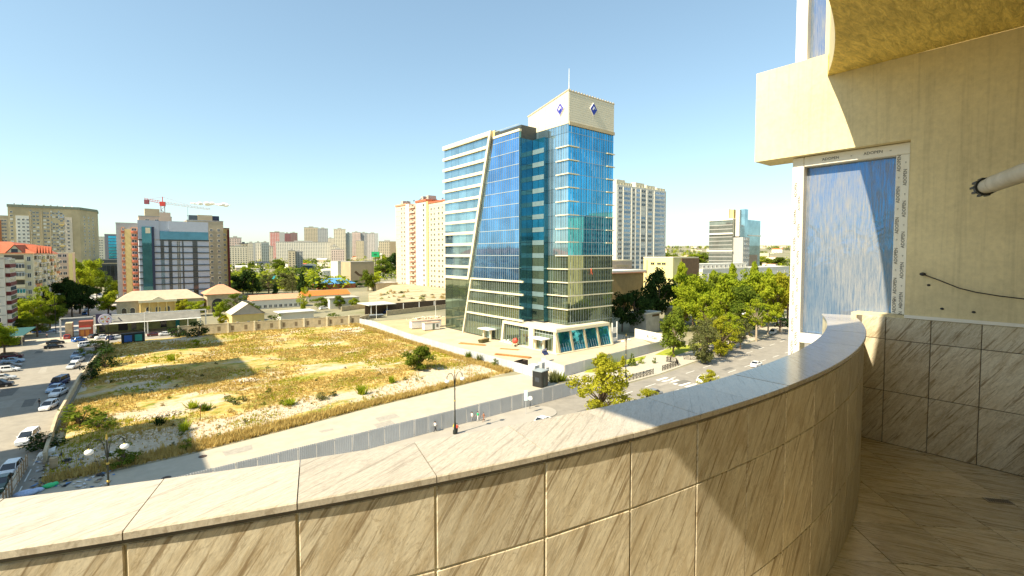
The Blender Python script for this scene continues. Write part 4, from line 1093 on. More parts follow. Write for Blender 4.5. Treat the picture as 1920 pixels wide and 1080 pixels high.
sub(t, 'roof_house', [(bx(274, Y0), Y0 + 1, 52.51, bx(302, Y0), Y0 + 9, 57.5)], tan_wall)
sub(t, 'roof_wall', [(bx(302, Y0), Y0 - .3, 46, bx(322, Y0), Y0 - .02, 55.5)], pink_wall)
windows(t, 'f', Y0, [bx(u, Y0) for u in (278, 296, 310)], [49.5], 2.0, 1.5, [win_dark])
# crane
cx_, cy_ = bx(308, 385), 385.0
cr_red = mat('crane_red', (.50, .05, .04), .5)
cr = thing('tower_crane', 'red and white tower crane standing over the unfinished beige tower', 'crane', (cx_, cy_, 0))
mb = MB()
s_ = 1.0
for a in (-s_, s_):
    for b in (-s_, s_): mb.bar((a, b, 0), (a, b, 60.5), .28)
for k in range(30):
    z = k * 2.0; sgn = 1 if k % 2 else -1
    for a in (-s_, s_): mb.bar((a, -s_ * sgn, z), (a, s_ * sgn, z + 2), .16); mb.bar((-s_ * sgn, a, z), (s_ * sgn, a, z + 2), .16)
mb.build('mast', mat('crane_mast', (.28, .10, .12), .5), cr)
jr = R(-14)
mb = MB(); mb.box(-1.4, -1.4, 60.5, 1.4, 1.4, 63.2); mb.build('cab', cr_red, cr, rot=(0, 0, jr))
def lattice(mb, a, b, w, n):
    a = Vector(a); b = Vector(b)
    P = [a.lerp(b, i / n) for i in range(n + 1)]; Z = Vector((0, 0, w)); Y = Vector((0, w * .5, 0))
    mb.bar(a - Y, b - Y, .2); mb.bar(a + Y, b + Y, .2); mb.bar(a + Z, b + Z * .6, .2)
    for i in range(n):
        mb.bar(P[i] - Y, P[i + 1] + Z * .9, .12); mb.bar(P[i + 1] + Z * .9, P[i + 1] + Y, .12)
mb = MB(); lattice(mb, (1.4, 0, 62.0), (26, 0, 59.0), 1.3, 14); mb.build('jib', mat('crane_pale', (.62, .50, .47), .5), cr, rot=(0, 0, jr))
mb = MB(); lattice(mb, (-1.4, 0, 62.2), (-9.5, 0, 64.0), 1.6, 6); mb.build('counter_jib', cr_red, cr, rot=(0, 0, jr))
mb = MB(); mb.box(-9.6, -1, 61.4, -7.2, 1, 64.2); mb.build('counterweight', mat('crane_weight', (.22, .06, .08), .6), cr, rot=(0, 0, jr))
mb = MB(); mb.bar((0, 0, 63.2), (0, 0, 66.5), .4); mb.bar((0, 0, 66.4), (14, 0, 61.9), .1); mb.bar((0, 0, 66.4), (-8, 0, 64.4), .1); mb.build('apex', cr_red, cr, rot=(0, 0, jr))
mb = MB(); mb.bar((13.5, 0, 55.0), (13.5, 0, 60.3), .12); mb.box(13.1, -.3, 54.4, 13.9, .3, 55.0); mb.build('hook', steel_dark, cr, rot=(0, 0, jr))

# --- pink and cream tower of flats left of the glass tower: its lit side faces -X
XW = 184.0
t = thing('apartment_tower', 'pink and cream tower of flats with red trim beside the glass tower', 'apartment block', (XW, 300, 0))
def seg(ua, ub_, z1, m, prot=0.0):
    ya, yb = by(ub_, XW), by(ua, XW)
    sub(t, 'wall', [(XW - prot, ya, -.3, XW + 22, yb, z1)], m); return ya, yb
white_pink = mat('white_pink', (.66, .58, .52), .8, var=.05)
s1 = seg(743, 763, 70.5, pink_wall); s2 = seg(763.2, 769, 71.0, white_wall, .8); s3 = seg(769.2, 780, 70.0, mat('salmon_wall', (.60, .36, .27), .8)); s4 = seg(780.2, 800, 70.8, white_pink); s5 = seg(800.2, 804, 70.2, ochre_wall, .6); s6 = seg(804.2, 842, 68.5, mat('tower_flats_cream', (.62, .53, .38), .8, var=.06))
sub(t, 'roof', [(XW - .6, s1[0] - .2, 70.51, XW + 22.3, s1[1] + .3, 71.8)], salmon_roof)
sub(t, 'roof', [(XW - .6, s4[0] - .1, 70.81, XW + 22.3, s4[1], 72.4)], red_roof)
sub(t, 'roof', [(XW - .5, s6[0], 68.51, XW + 22.3, s6[1], 69.6)], red_roof)
for yy, zz in ((s1[1] - 4, 71.81), (s4[1] - 3, 72.41), (s4[0] + 6, 72.41)): sub(t, 'roof_house', [(XW + 3, yy - 4, zz, XW + 10, yy, zz + 3.4)], grey_roof)
for k in range(16):
    mb = MB(); mb.bar((0, 0, 0), (0, 0, 1.8), .1); mb.lathe([(.05, 1.3), (.5, 1.45), (.6, 1.7)], 6); mb.build('roof_aerial', steel_dark, t, (rnd.uniform(0, 4), s6[0] - 300 + 6 + k * 4.6, 69.6 if k < 6 else 72))
fl = [4.0 + 3.95 * k for k in range(17)]
windows(t, 'l', XW, [s1[0] + (s1[1] - s1[0]) * q for q in (.2, .45)], fl, 2.0, 1.7, PANES, frame=cream)
windows(t, 'l', XW, [s4[0] + (s4[1] - s4[0]) * .25], fl, 2.6, 1.9, PANES, frame=cream)
windows(t, 'l', XW, [s4[0] + (s4[1] - s4[0]) * .7], fl, 1.5, 1.5, [win_mid, pink_wall], frame=white)
windows(t, 'l', XW, [s6[0] + (s6[1] - s6[0]) * q for q in (.30, .48, .70, .86)], fl[:-1], 2.3, 1.7, PANES, frame=cream)
for z in fl:
    ya, yb = s3
    sub(t, 'balcony', [(XW - 1.2, ya + .6, z - .2, XW - .01, yb - .6, z + 1.0)], mat('balcony_rose', (.58, .40, .31), .8) if int(z) % 3 else pink_wall)
    windows(t, 'l', XW - .01, [(ya + yb) / 2], [z + 1.05], 3.4, 1.6, [win_mid, win_dark], frame=ochre_wall)
for (ya, yb), n in ((s1, 1), (s4, 1), (s6, 3)):
    for z in fl: sub(t, 'floor_line', [(XW - .16, ya, z - .9, XW - .005, yb, z - .72)], pale_wall)
for ya, yb in (s1, s4, s6):
    sub(t, 'base_cladding', [(XW - .5, ya + .3, -.2, XW - .02, yb - .3, 3.0)], white_wall)

# --- white tower with blue glazing right of the glass tower
X0, Y0, X1 = 263.0, 212.0, 321.0
t = block('apartment_tower', 'white tower of flats with blue glazed balconies behind the glass tower', 'apartment block', X0, Y0, X1, Y0 + 22, 76.5, mat('tower_grey_white', (.62, .60, .54), .8, var=.05), roofm=white_wall)
sub(t, 'sunlit_side', [(X0 - .6, Y0 + .3, 0, X0 - .01, Y0 + 22, 80.6)], white_wall)  # lighter panel: sunlight on this face put into its colour
for k, (a, b_, z) in enumerate(((.5, 9, 80.6), (9.5, 17, 79.2), (21, 31, 80.4), (33.5, 44, 79.6), (46, 57, 78.8))):
    sub(t, 'roof_house', [(X0 + a, Y0 + .4, 76.51, X0 + b_, Y0 + 9, z)], cream)
    windows(t, 'f', Y0 + .39, lin(X0 + a, X0 + b_, 3), [77.0], 1.0, 1.6, [win_dark], frame=cream)
Lx = X1 - X0
fl = [16.2 + 3.2 * k for k in range(19)]
for z in fl:
    windows(t, 'f', Y0, [X0 + Lx * .055], [z], 4.0, 1.7, [win_dark, win_dark, win_mid], frame=white_wall)
    windows(t, 'f', Y0, [X0 + Lx * .19], [z], 7.4, 1.9, [win_blue], frame=white, bars=3)
    windows(t, 'f', Y0, [X0 + Lx * .315], [z], 2.2, 1.7, [win_dark], frame=white_wall)
    windows(t, 'f', Y0, [X0 + Lx * .40], [z], 4.2, 1.9, [win_blue], frame=white, bars=2)
    windows(t, 'f', Y0, [X0 + Lx * .51], [z], 5.0, 1.8, [win_dark, win_dark, win_blue, white_wall], frame=white_wall)
    windows(t, 'f', Y0, [X0 + Lx * .65], [z], 4.6, 1.8, [win_dark, win_mid, win_blue], frame=white_wall)
    windows(t, 'f', Y0, [X0 + Lx * .86], [z], 12.0, 1.9, [win_blue], frame=white, bars=6)
for q in (.115, .275, .355, .455, .58, .735): sub(t, 'pilaster', [(X0 + Lx * q - .3, Y0 - .4, 5, X0 + Lx * q + .3, Y0 - .01, 76)], white_wall)
# --- yellow hall, slatted hall, pink block
XY = 233.0
ya, yb = by(1262, XY), by(1207, XY)
t = block('hall_building', 'bright yellow windowless hall with three small high windows behind the trees', 'building', XY, ya, XY + 26, yb, 27.3, yellow_wall, roofm=cream)
sub(t, 'brown_end', [(XY + 8, ya - .4, 0, XY + 26.2, ya - .01, 27.0)], mat('brown_wall', (.20, .12, .06), .8))
windows(t, 'l', XY, [by(u, XY) for u in (1224, 1236, 1245)], [23.4], 2.6, 1.4, [win_dark], frame=yellow_wall)
windows(t, 'l', XY, [by(1211, XY)], [8, 11.5, 15, 18.5], 1.2, 1.4, [win_dark], frame=cream)
sub(t, 'downpipe', [(XY - .25, by(1214, XY), 2, XY - .02, by(1214, XY) + .2, 26)], steel_dark)
Y0 = 158.0
t = block('slatted_hall', 'low hall clad in brown upright slats under a pale flat roof', 'building', 192, Y0, bx(1206, Y0), Y0 + 14, 20.0, brown_slat)
sub(t, 'roof', [(191, Y0 - 1.5, 20.01, bx(1206, Y0) + 1, Y0 + 15, 20.9)], white_wall)
sub(t, 'roof_edge', [(190.9, Y0 - 1.6, 19.4, bx(1206, Y0) + 1.05, Y0 - 1.4, 20.0)], salmon_roof)
for k in range(40):
    x = 192.2 + (bx(1206, Y0) - 192.4) * k / 39; sub(t, 'slat', [(x - .16, Y0 - .45, .2, x + .16, Y0 - .02, 19.3)], mat('slat_tan', (.42, .30, .13), .7))
t = block('block_building', 'plain pinkish box of a building above the brown slatted hall', 'building', bx(1140, 182), 182, bx(1185, 182), 200, 25.4, mat('dusty_pink', (.58, .46, .36), .85), roofm=cream)
sub(t, 'sign_strip', [(bx(1155, 182), 181.9, 22.0, bx(1178, 182), 181.97, 23.0)], tan_wall)
# --- grey glass office far right
XO = 437.0; ya, yb = by(1373, XO), by(1329, XO)
g_grey = glass('grey_office_glass', (.24, .26, .23), .5)
t = block('office_building', 'grey glass office with white floor bands and pale stepped crown', 'office', XO, ya, XO + 30, yb, 62.0, g_grey, roofm=white_wall)
sub(t, 'crown', [(XO + 2, ya + 5, 62.6, XO + 10, yb - 2, 71.5)], white_wall); sub(t, 'crown', [(XO + 3, ya + 1, 62.6, XO + 10, ya + 4.6, 71)], ochre_wall); sub(t, 'crown', [(XO + 4, ya - 4, 46, XO + 12, ya - .5, 70.5)], white_wall)
sub(t, 'shaft', [(XO + 6, ya - 8, 40, XO + 12, ya - 4.02, 70.8)], glass('wing_glass', (.22, .36, .44), .7))
for z in (17, 32, 48, 61): sub(t, 'floor_band', [(XO - 1.0, ya - .5, z, XO - .02, yb + 1, z + 1.3)], white_wall)
for k in range(13): sub(t, 'spandrel', [(XO - .2, ya + .2, 12 + 3.7 * k, XO - .02, yb - .2, 12.6 + 3.7 * k)], grey_wall)
sub(t, 'stair_block', [(XO + 1.5, ya - 9, 0, XO + 14, ya - .02, 45)], grey_wall)
windows(t, 'f', ya - 9, [XO + 5, XO + 9, XO + 12], [13 + 4.2 * k for k in range(8)], 2.6, 1.9, [win_mid, win_blue], frame=white)
sub(t, 'wing', [(XO + 14.02, ya - 7, 0, XO + 40, yb, 61.5)], glass('wing_glass', (.22, .36, .44), .7))
sub(t, 'wing_band', [(XO + 14.1, ya - 7.6, 46.5, XO + 40.3, ya - 7.02, 47.6)], white_wall)
sub(t, 'wing_base', [(XO + 14.1, ya - 7.5, 0, XO + 34, ya - 7.02, 29)], mat('wing_brown', (.30, .22, .15), .6))
Y0 = 160.0
t = block('terrace_building', 'long white low building with small square windows below the grey office', 'building', bx(1318, Y0), Y0, bx(1480, Y0), Y0 + 15, 19.5, white_wall, roofm=white_wall)
windows(t, 'f', Y0, [bx(u, Y0) for u in range(1330, 1475, 13)], [15.3, 11.0], 2.0, 1.7, [win_mid, win_dark])
sub(t, 'upper_storey', [(bx(1316, Y0), Y0 + 3, 19.52, bx(1410, Y0), Y0 + 14, 23.2)], white_wall)
windows(t, 'f', Y0 + 3, [bx(u, Y0 + 3) for u in range(1320, 1408, 8)], [20.6], 2.2, 1.5, [win_dark])

# --- generic low house: front wall faces -Y
def lowhouse(name, label, u0, u1, vt, vb, dep, wall, roof, kind='flat', rise=2.5, wins=0, wz=1.2, wh=1.4, ww=1.2, over=.5, cat='house', panes=PANES, group=None, zb=0.0):
    g = G((u0 + u1) / 2, vb, zb); y = g.y; x0, x1 = bx(u0, y), bx(u1, y)
    zt = max(zb + 2.2, zat(vt, (x0 + x1) / 2, y))
    t = thing(name, label, cat, (x0, y, zb), 0, group)
    W = x1 - x0; H = zt - zb
    mb = MB(); mb.box(0, 0, -.4, W, dep, H); mb.build('wall', wall, t)
    mb = MB(); o = over
    if kind == 'flat': mb.box(-o, -o, H + .002, W + o, dep + o, H + .35)
    elif kind == 'gable':
        V = [(-o, -o, H), (W + o, -o, H), (W + o, dep + o, H), (-o, dep + o, H), (-o, dep / 2, H + rise), (W + o, dep / 2, H + rise)]
        mb.idx(V, [(0, 1, 5, 4), (2, 3, 4, 5), (1, 2, 5), (3, 0, 4), (3, 2, 1, 0)])
    elif kind == 'gablef':                              # gable end to the front
        V = [(-o, -o, H), (W + o, -o, H), (W + o, dep + o, H), (-o, dep + o, H), (W / 2, -o, H + rise), (W / 2, dep + o, H + rise)]
        mb.idx(V, [(0, 4, 5, 3), (1, 2, 5, 4), (3, 2, 1, 0)]); mb.idx([(0, 0, H), (W, 0, H), (W / 2, 0, H + rise)], [(0, 1, 2)])
    elif kind == 'hip':
        q = min(W, dep) * .42
        V = [(-o, -o, H), (W + o, -o, H), (W + o, dep + o, H), (-o, dep + o, H), (q, dep / 2, H + rise), (W - q, dep / 2, H + rise)]
        mb.idx(V, [(0, 1, 5, 4), (2, 3, 4, 5), (1, 2, 5), (3, 0, 4), (3, 2, 1, 0)])
    elif kind == 'lean':
        mb.idx([(-o, -o, H - .2), (W + o, -o, H - .2), (W + o, dep + o, H + rise), (-o, dep + o, H + rise), (-o, -o, H - .5), (W + o, -o, H - .5), (W + o, dep + o, H + rise - .3), (-o, dep + o, H + rise - .3)], [(0, 1, 2, 3), (7, 6, 5, 4), (0, 4, 5, 1), (1, 5, 6, 2), (2, 6, 7, 3), (3, 7, 4, 0)])
    mb.build('roof', roof, t)
    if wins: windows(t, 'f', y, lin(x0, x1, wins), [zb + q for q in (wz if isinstance(wz, (list, tuple)) else [wz])], ww, wh, panes)
    return t, x0, x1, y, zt
white_roof = mat('white_roof', (.58, .56, .50), .7, var=.1)
# classical hall with portico
t, x0, x1, y, zt = lowhouse('classical_hall', 'long low ochre hall with arched windows and columned portico behind the filling station', 215, 378, 562, 592, 14, stone_wall, mat('hall_roof', (.50, .40, .28), .8, var=.1), 'hip', 4.2, cat='building')
y_ = y
xp0, xp1 = bx(260, y), bx(325, y)
sub(t, 'portico_wall', [(xp0, y - .8, -.3, xp1, y - .02, zt - .2)], ochre_wall)
for k in range(5):
    x = xp0 + (xp1 - xp0) * k / 4; mb = MB(); mb.tube([(0, 0, 0), (0, 0, zt - 1.3)], [.42, .34], 10); mb.box(-.55, -.55, zt - 1.3, .55, .55, zt - .9); mb.box(-.55, -.55, 0, .55, .55, .4); mb.build('column', ochre_wall, t, (x - x0, -1.9, 0))
mb = MB(); mb.box(xp0 - x0 - .7, -2.6, zt - .9, xp1 - x0 + .7, -.82, zt + .2); mb.slab([(xp0 - x0 + 4, -2.5, zt + .2), (xp1 - x0 - 4, -2.5, zt + .2), ((xp0 + xp1) / 2 - x0, -2.5, zt + 1.7)], (0, 1.4, 0)); mb.build('pediment', cream, t, recalc=True)
def arch_mesh(w, h, m, fm):
    key = ('arch', w, h)
    if key not in WM:
        mb = MB()
        P = lambda s: [(-w / 2 * s, 0)] + [(-w / 2 * s * math.cos(a), h - w / 2 + w / 2 * s * math.sin(a)) for a in [math.pi * q / 8 for q in range(9)]] + [(w / 2 * s, 0)]
        mb.slab([(p[0], -.10, p[1]) for p in P(1.3)], (0, .11, 0), 1); mb.slab([(p[0], -.16, p[1] + .02) for p in P(1.0)], (0, .05, 0), 0)
        WM[key] = mb.mesh('arched_window', [m, fm])
    return WM[key]
for u in (229, 245): put('arched_window', arch_mesh(1.7, 3.2, win_dark, cream), t, (bx(u, y) - x0, 0, 1.2))
for u in (275, 293, 311): put('arched_window', arch_mesh(1.7, 3.6, win_dark, cream), t, (bx(u, y - .8) - x0, -.81, .8))
for u in (337, 356): put('arched_window', arch_mesh(1.9, 3.2, win_mid, cream), t, (bx(u, y) - x0, 0, 1.2))
t, x0, x1, y, zt = lowhouse('gate_pavilion', 'square stone pavilion with dark arched gateway and salmon hipped roof', 386, 446, 551, 585, 14, stone_wall, salmon_roof, 'hip', 4.5, over=1.2, cat='building')
put('arched_window', arch_mesh(5.0, 7.0, dark, stone_wall), t, (bx(406, y) - x0, 0, 0)).name = 'archway'

# houses and halls in the middle distance
H = lowhouse
H('cottage', 'ochre cottage with pale gabled roof behind the stone wall', 432, 493, 589, 614, 12, ochre_wall, mat('old_asbestos', (.50, .44, .36), .9, var=.15, scale=.5), 'gablef', 4.2, 3, ww=1.0)
H('long_house', 'long house with salmon roof and striped eave beyond the yard wall', 470, 566, 561, 578, 12, white_wall, salmon_roof, 'gable', 2.4, 10, wz=.6, wh=1.6, ww=1.6)
H('long_house', 'house with bright orange pitched roof beyond the yard wall', 572, 655, 553, 566, 14, cream, orange_roof, 'gable', 2.6, 6, wz=.8)
H('shed', 'white flat roofed shed with open front in the stone walled yard', 524, 586, 586, 602, 8, white_wall, white_roof, 'flat', over=1.0, cat='shed')
H('outbuilding', 'white outbuilding under the orange roofed house', 617, 672, 559, 578, 10, white_wall, concrete, 'flat', wins=2, wz=1.5, cat='shed')
H('barn', 'red hall with blue hipped roof behind a hedge', 596, 666, 532, 541, 18, mat('brick_red', (.40, .14, .08), .8), blue_roof, 'hip', 4.5, cat='building')
H('shed', 'low shed with teal metal roof among dark trees', 508, 530, 523, 532, 18, white_wall, teal_roof, 'hip', 3, cat='shed')
H('shed', 'long low shed with white roof beside the teal roofed one', 476, 512, 521, 527, 14, pale_wall, white_roof, 'flat', cat='shed')
t = H('warehouse', 'tan windowless warehouse with a dark scar of broken render', 657, 701, 491, 534, 26, mat('warehouse_tan', (.42, .33, .20), .85, var=.12, scale=.1), concrete, 'flat', over=.1, cat='building')
mb = MB(); tt, x0, x1, y, zt = t; w = x1 - x0
mb.slab([(w * .15, -.03, zt * .55), (w * .3, -.03, zt * .42), (w * .45, -.03, zt * .36), (w * .6, -.03, zt * .18), (w * .68, -.03, zt * .22), (w * .5, -.03, zt * .44), (w * .38, -.03, zt * .47), (w * .22, -.03, zt * .62)], (0, .025, 0)); mb.build('scar', mat('scar_brown', (.13, .08, .04), .9), tt, recalc=True)
H('stair_tower', 'pale yellow wing joined to the tan warehouse', 633, 656, 490, 530, 22, pale_wall, concrete, 'flat', wins=1, wz=[6, 10, 14, 18], over=.1, cat='building')
H('villa', 'white two storey villa by the tan warehouse', 604, 633, 507, 519, 14, white_wall, white_roof, 'hip', 2.5, 4, wz=[1.2, 4.8], cat='house')
H('arcade_hall', 'long ochre hall with arcade of dark bays and flat pale roof', 552, 606, 484, 497, 22, ochre_wall, white_roof, 'flat', wins=9, wz=[1.5, 6.5], ww=2.6, wh=3.0, cat='building')
t, x0, x1, y, zt = H('sports_hall', 'white hall with one big dark blue front wall', 539, 592, 496, 511, 30, white_wall, white_roof, 'flat', over=.2, cat='building')
sub(t, 'blue_wall', [(bx(557, y), y - .4, .4, bx(589, y), y - .02, zt - 2)], mat('navy_wall', (.03, .06, .11), .6))
H('gabled_house', 'dark roofed house with white gable among trees', 481, 506, 494, 505, 14, white_wall, mat('slate_roof', (.05, .06, .08), .6), 'gable', 4, 4, wz=[1.2, 4.5])
H('gabled_house', 'bluish house with dark roof left of the white gable', 436, 449, 492, 506, 12, mat('bluish_wall', (.45, .52, .58), .8), mat('slate_roof', (.05, .06, .08), .6), 'hip', 3, 2, wz=[1.2, 4.5])
H('hall', 'hall with faded pink roof in front of the hillside trees', 497, 522, 487, 492, 20, pale_wall, mat('faded_red', (.58, .30, .24), .8), 'gable', 5)
H('hall', 'long hall with dark teal wall and white roof', 510, 541, 490, 496, 22, mat('teal_wall', (.05, .14, .18), .7), white_roof, 'flat', cat='building')
H('mansion', 'cream house with tall columns on the wooded hillside', 467, 492, 473, 486, 16, pink_wall, cream, 'flat', wins=6, wz=[2, 6.5], ww=1.5, wh=2.4)
H('storehouse', 'low store with brown roof beside the ochre arcade hall', 606, 650, 491, 500, 20, concrete, grey_roof, 'flat', wins=5, cat='building')
H('storehouse', 'bare concrete store below the pink tower', 706, 745, 531, 545, 16, tan_wall, concrete, 'flat', cat='building')
H('low_store', 'flat roofed tan store on the road to the dark trees', 434, 470, 507, 514, 14, tan_wall, pale_wall, 'flat', cat='building')
# carport under the raised yard in front of the pink tower
Yc = G(770, 585).y
t = thing('carport', 'long dark carport with white posts sheltering parked cars', 'carport', (bx(690, Yc), Yc, 0))
cw = bx(846, Yc) - bx(690, Yc)
mb = MB(); mb.box(0, 4.5, 0, cw, 5, 4.6); mb.build('back_wall', mat('carport_brown', (.10, .07, .045), .9, var=.2), t)
mb = MB(); mb.box(-.3, -1, 4.62, cw * .30, 14, 4.95); mb.build('roof', white_roof, t)
for k in range(6):
    mb = MB(); mb.box(-.13, -.13, 0, .13, .13, 4.6); mb.build('post', white, t, (1 + k * (cw - 2) / 5, 1.2 if k else -.5, 0))
yard = [(bx(700, Yc), Yc + 5.1), (bx(846, Yc), Yc + 5.1), (182, 300), (182, 385), (bx(690, Yc + 70), Yc + 70)]
mb = MB(); mb.prism(yard, 0, 4.55); tag(mb.build('raised_yard', mat('yard_dirt', (.44, .36, .22), .95, var=.3, scale=.15, dirt=.8, dcol=(.20, .20, .07)), recalc=True), kind='structure')

# --- buildings out of the frame on the left and behind: they throw the long shadows and show in the glass
def shade_block(label, x0, y0, x1, y1, z1, m):
    t = block('apartment_block', label, 'apartment block', x0, y0, x1, y1, z1, m, roofm=grey_roof)
    mb = MB()
    for z in range(3, int(z1) - 2, 3):
        for i in range(int((y1 - y0) / 3)): mb.box(x1 - x0, 1 + i * 3, z, x1 - x0 + .06, 2.5 + i * 3, z + 1.5)
        for i in range(int((x1 - x0) / 3)): mb.box(1 + i * 3, y1 - y0, z, 2.5 + i * 3, y1 - y0 + .06, z + 1.5); mb.box(1 + i * 3, -.06, z, 2.5 + i * 3, 0, z + 1.5)
    mb.build('window', win_dark, t)['kind'] = 'stuff'
TAN = math.tan(R(SUN_EL))
def reach(xtip, xe): return (xtip - xe) * TAN
shade_block('tall cream flats west of the parking street casting the middle shadow', -66, 121.5, -46, 147, reach(24, -46), pale_wall)
shade_block('tall cream flats west of the parking street casting the far shadow', -68, 170.5, -50, 197, reach(24, -50), pink_wall)
shade_block('tall cream flats west of the parking street casting the near shadow', -62, 70.0, -42, 99.5, reach(7.5, -42), cream)
shade_block('cream flats across the road mirrored in the glass tower', 196, -30, 240, 26, 50, mat('reflected_cream', (.76, .62, .40), .8, var=.08))
shade_block('brown flats across the road mirrored in the glass tower', 262, -30, 300, 34, 58, tan_wall)
shade_block('white flats across the road mirrored low in the glass tower', 310, -10, 350, 40, 40, white_wall)
# ================================================================== FENCES AND WALLS
hoard_m = mat('hoarding_grey', (.52, .52, .52), .5, metal=.2, var=.05, objrand=.06)
hoard_w = mat('hoarding_white', (.56, .58, .60), .45, metal=.15, var=.05, objrand=.06)
PANEL = {}
def panel_mesh(w, h, m, rib=.25):
    key = (round(w, 2), h, m.name)
    if key not in PANEL:
        mb = MB(); n = max(2, int(w / rib)); xs = []
        for i in range(n): a = w * i / n; s = w / n; xs += [(a, 0), (a + s * .5, 0), (a + s * .62, -.035), (a + s * .88, -.035)]
        xs.append((w, 0))
        V = [(x, y, z) for z in (0, h) for x, y in xs] + [(x, y + .02, z) for z in (0, h) for x, y in xs]; k = len(xs)
        mb.idx(V, [(i, i + 1, k + i + 1, k + i) for i in range(k - 1)] + [(2 * k + i + 1, 2 * k + i, 3 * k + i, 3 * k + i + 1) for i in range(k - 1)] + [(k + i, k + i + 1, 3 * k + i + 1, 3 * k + i) for i in range(k - 1)])
        PANEL[key] = mb.mesh('panel', [m])
    return PANEL[key]
def fence(name, label, pts, pw, h, m, cat='fence', post=True, jitter=.01):
    p0 = Vector((*pts[0], 0)); t = thing(name, label, cat, p0)
    for a, b in zip(pts, pts[1:]):
        a = Vector((*a, 0)); b = Vector((*b, 0)); L_ = (b - a).length; n = max(1, round(L_ / pw)); d = (b - a) / L_; rz = math.atan2(d.y, d.x)
        me = panel_mesh(L_ / n - .05, h, m)
        for i in range(n):
            q = a + d * (L_ * i / n) - p0
            put('panel', me, t, (q.x, q.y, rnd.uniform(-.03, .03)), (rnd.uniform(-jitter, jitter), 0, rz + rnd.uniform(-jitter, jitter)))
    mb = MB()
    for a, b in zip(pts, pts[1:]):
        a = Vector((*a, 0)) - p0; b = Vector((*b, 0)) - p0; nrm = Vector((-(b - a).y, (b - a).x, 0)).normalized() * .07
        for z in (.5, h - .35): mb.bar(a + nrm + Vector((0, 0, z)), b + nrm + Vector((0, 0, z)), .06)
    mb.build('rail', steel_dark, t)['kind'] = 'stuff'
    return t
fence('hoarding_fence', 'long grey metal hoarding along the pavement with people walking past', [(-12, 67.6), (20, 68.0), (55, 68.4), (73.4, 68.6)], 2.5, 2.95, hoard_m)
fence('hoarding_fence', 'grey hoarding between the tower forecourt and the planted pavement', [(80.5, 80.0), (127.8, 84.4)], 2.5, 2.9, hoard_m)
fence('hoarding_fence', 'short pale hoarding run beside the black cabin and weeds', [(82.6, 90.5), (80.5, 80.2)], 2.4, 2.6, hoard_w)
fence('corrugated_fence', 'long white corrugated fence dividing the dry lot from the tower site', [(75.6, 195.5), (77.2, 186), (74.2, 150), (73.9, 119), (74.6, 99), (74.8, 84.5)], 2.1, 2.4, hoard_w)
def stone_wall_run(name, label, pts, h, m, bay=4.4, pil=True, recess=True):
    p0 = Vector((*pts[0], 0)); t = thing(name, label, 'wall', p0)
    for a, b in zip(pts, pts[1:]):
        a = Vector((*a, 0)); b = Vector((*b, 0)); L_ = (b - a).length; n = max(1, round(L_ / bay)); d = (b - a) / L_; rz = math.atan2(d.y, d.x)
        key = ('bay', round(L_ / n, 2), h, m.name)
        if key not in PANEL:
            mb = MB(); w = L_ / n - .02; mb.box(0, -.15, -.3, w, .15, h - .2); mb.box(-.01, -.2, h - .19, w + .01, .2, h)
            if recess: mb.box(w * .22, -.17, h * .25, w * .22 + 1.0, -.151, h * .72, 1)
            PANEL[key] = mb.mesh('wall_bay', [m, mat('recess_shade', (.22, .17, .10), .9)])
            mb = MB(); mb.box(-.25, -.45, -.3, .25, .3, h + .15); PANEL[key + ('p',)] = mb.mesh('pillar', [cream])
        for i in range(n):
            q = a + d * (L_ * i / n) - p0
            put('wall_bay', PANEL[key], t, q, (0, 0, rz))
            if pil and i % 2 == 0: put('pillar', PANEL[key + ('p',)], t, q + d * .0, (0, 0, rz))
    return t
stone_wall_run('stone_wall', 'long weathered stone wall with pillars closing the back of the dry lot', [(14, 206.0), (20.5, 205.4), (76, 196.2)], 3.7, stone_wall)
stone_wall_run('yard_wall', 'rough brown stone wall in front of the parked cars by the carport', [(75.5, 197.5), (84, 206)], 2.6, stone_wall, pil=False)
q0, q1 = G(725, 592), G(846, 578)
stone_wall_run('yard_wall', 'low grey stone wall below the carport cars', [(q0.x, q0.y), (q1.x, q1.y)], 2.4, stone_wall, pil=False, recess=False)
q0, q1 = G(640, 584), G(690, 577)
stone_wall_run('yard_wall', 'broken stone wall beside the white outbuilding', [(q0.x, q0.y), (q1.x, q1.y)], 2.4, stone_wall, pil=False, recess=False)
stone_wall_run('lot_wall', 'low cream boundary wall between parking street and dry lot', [(-9.5, 92), (-9.9, 112), (-8.9, 145), (-6.6, 178), (-5.0, 204)], 1.5, mat('wall_sand', (.50, .41, .27), .9, var=.2, scale=.6, dirt=.5, dcol=(.3, .24, .15)), bay=3.0, pil=False, recess=False)
# plank fence by the nearest parked cars
t = thing('plank_fence', 'white and brown upright plank fence beside the nearest parked cars', 'fence', (-11.6, 77, 0))
wood_m = mat('old_wood', (.32, .21, .12), .85, var=.25, scale=2, objrand=.25); wood_w = mat('whitewashed_wood', (.66, .62, .55), .8, var=.15, scale=2, objrand=.1)
mb = MB(); mb.box(-.02, 0, 0, .02, .44, 2.0); pm = mb.mesh('plank', [wood_m])
for i in range(32): put('plank', pm, t, (.065 * i * .5 * .44, i * .46, rnd.uniform(-.1, .1)), (0, 0, R(-3)), mats=[wood_w if i % 3 == 0 or 12 < i < 17 else wood_m])
mb = MB(); mb.bar((.06, 0, .5), (.5, 14.6, .5), .07); mb.bar((.06, 0, 1.6), (.5, 14.6, 1.6), .07); mb.build('rail', wood_m, t)['kind'] = 'stuff'
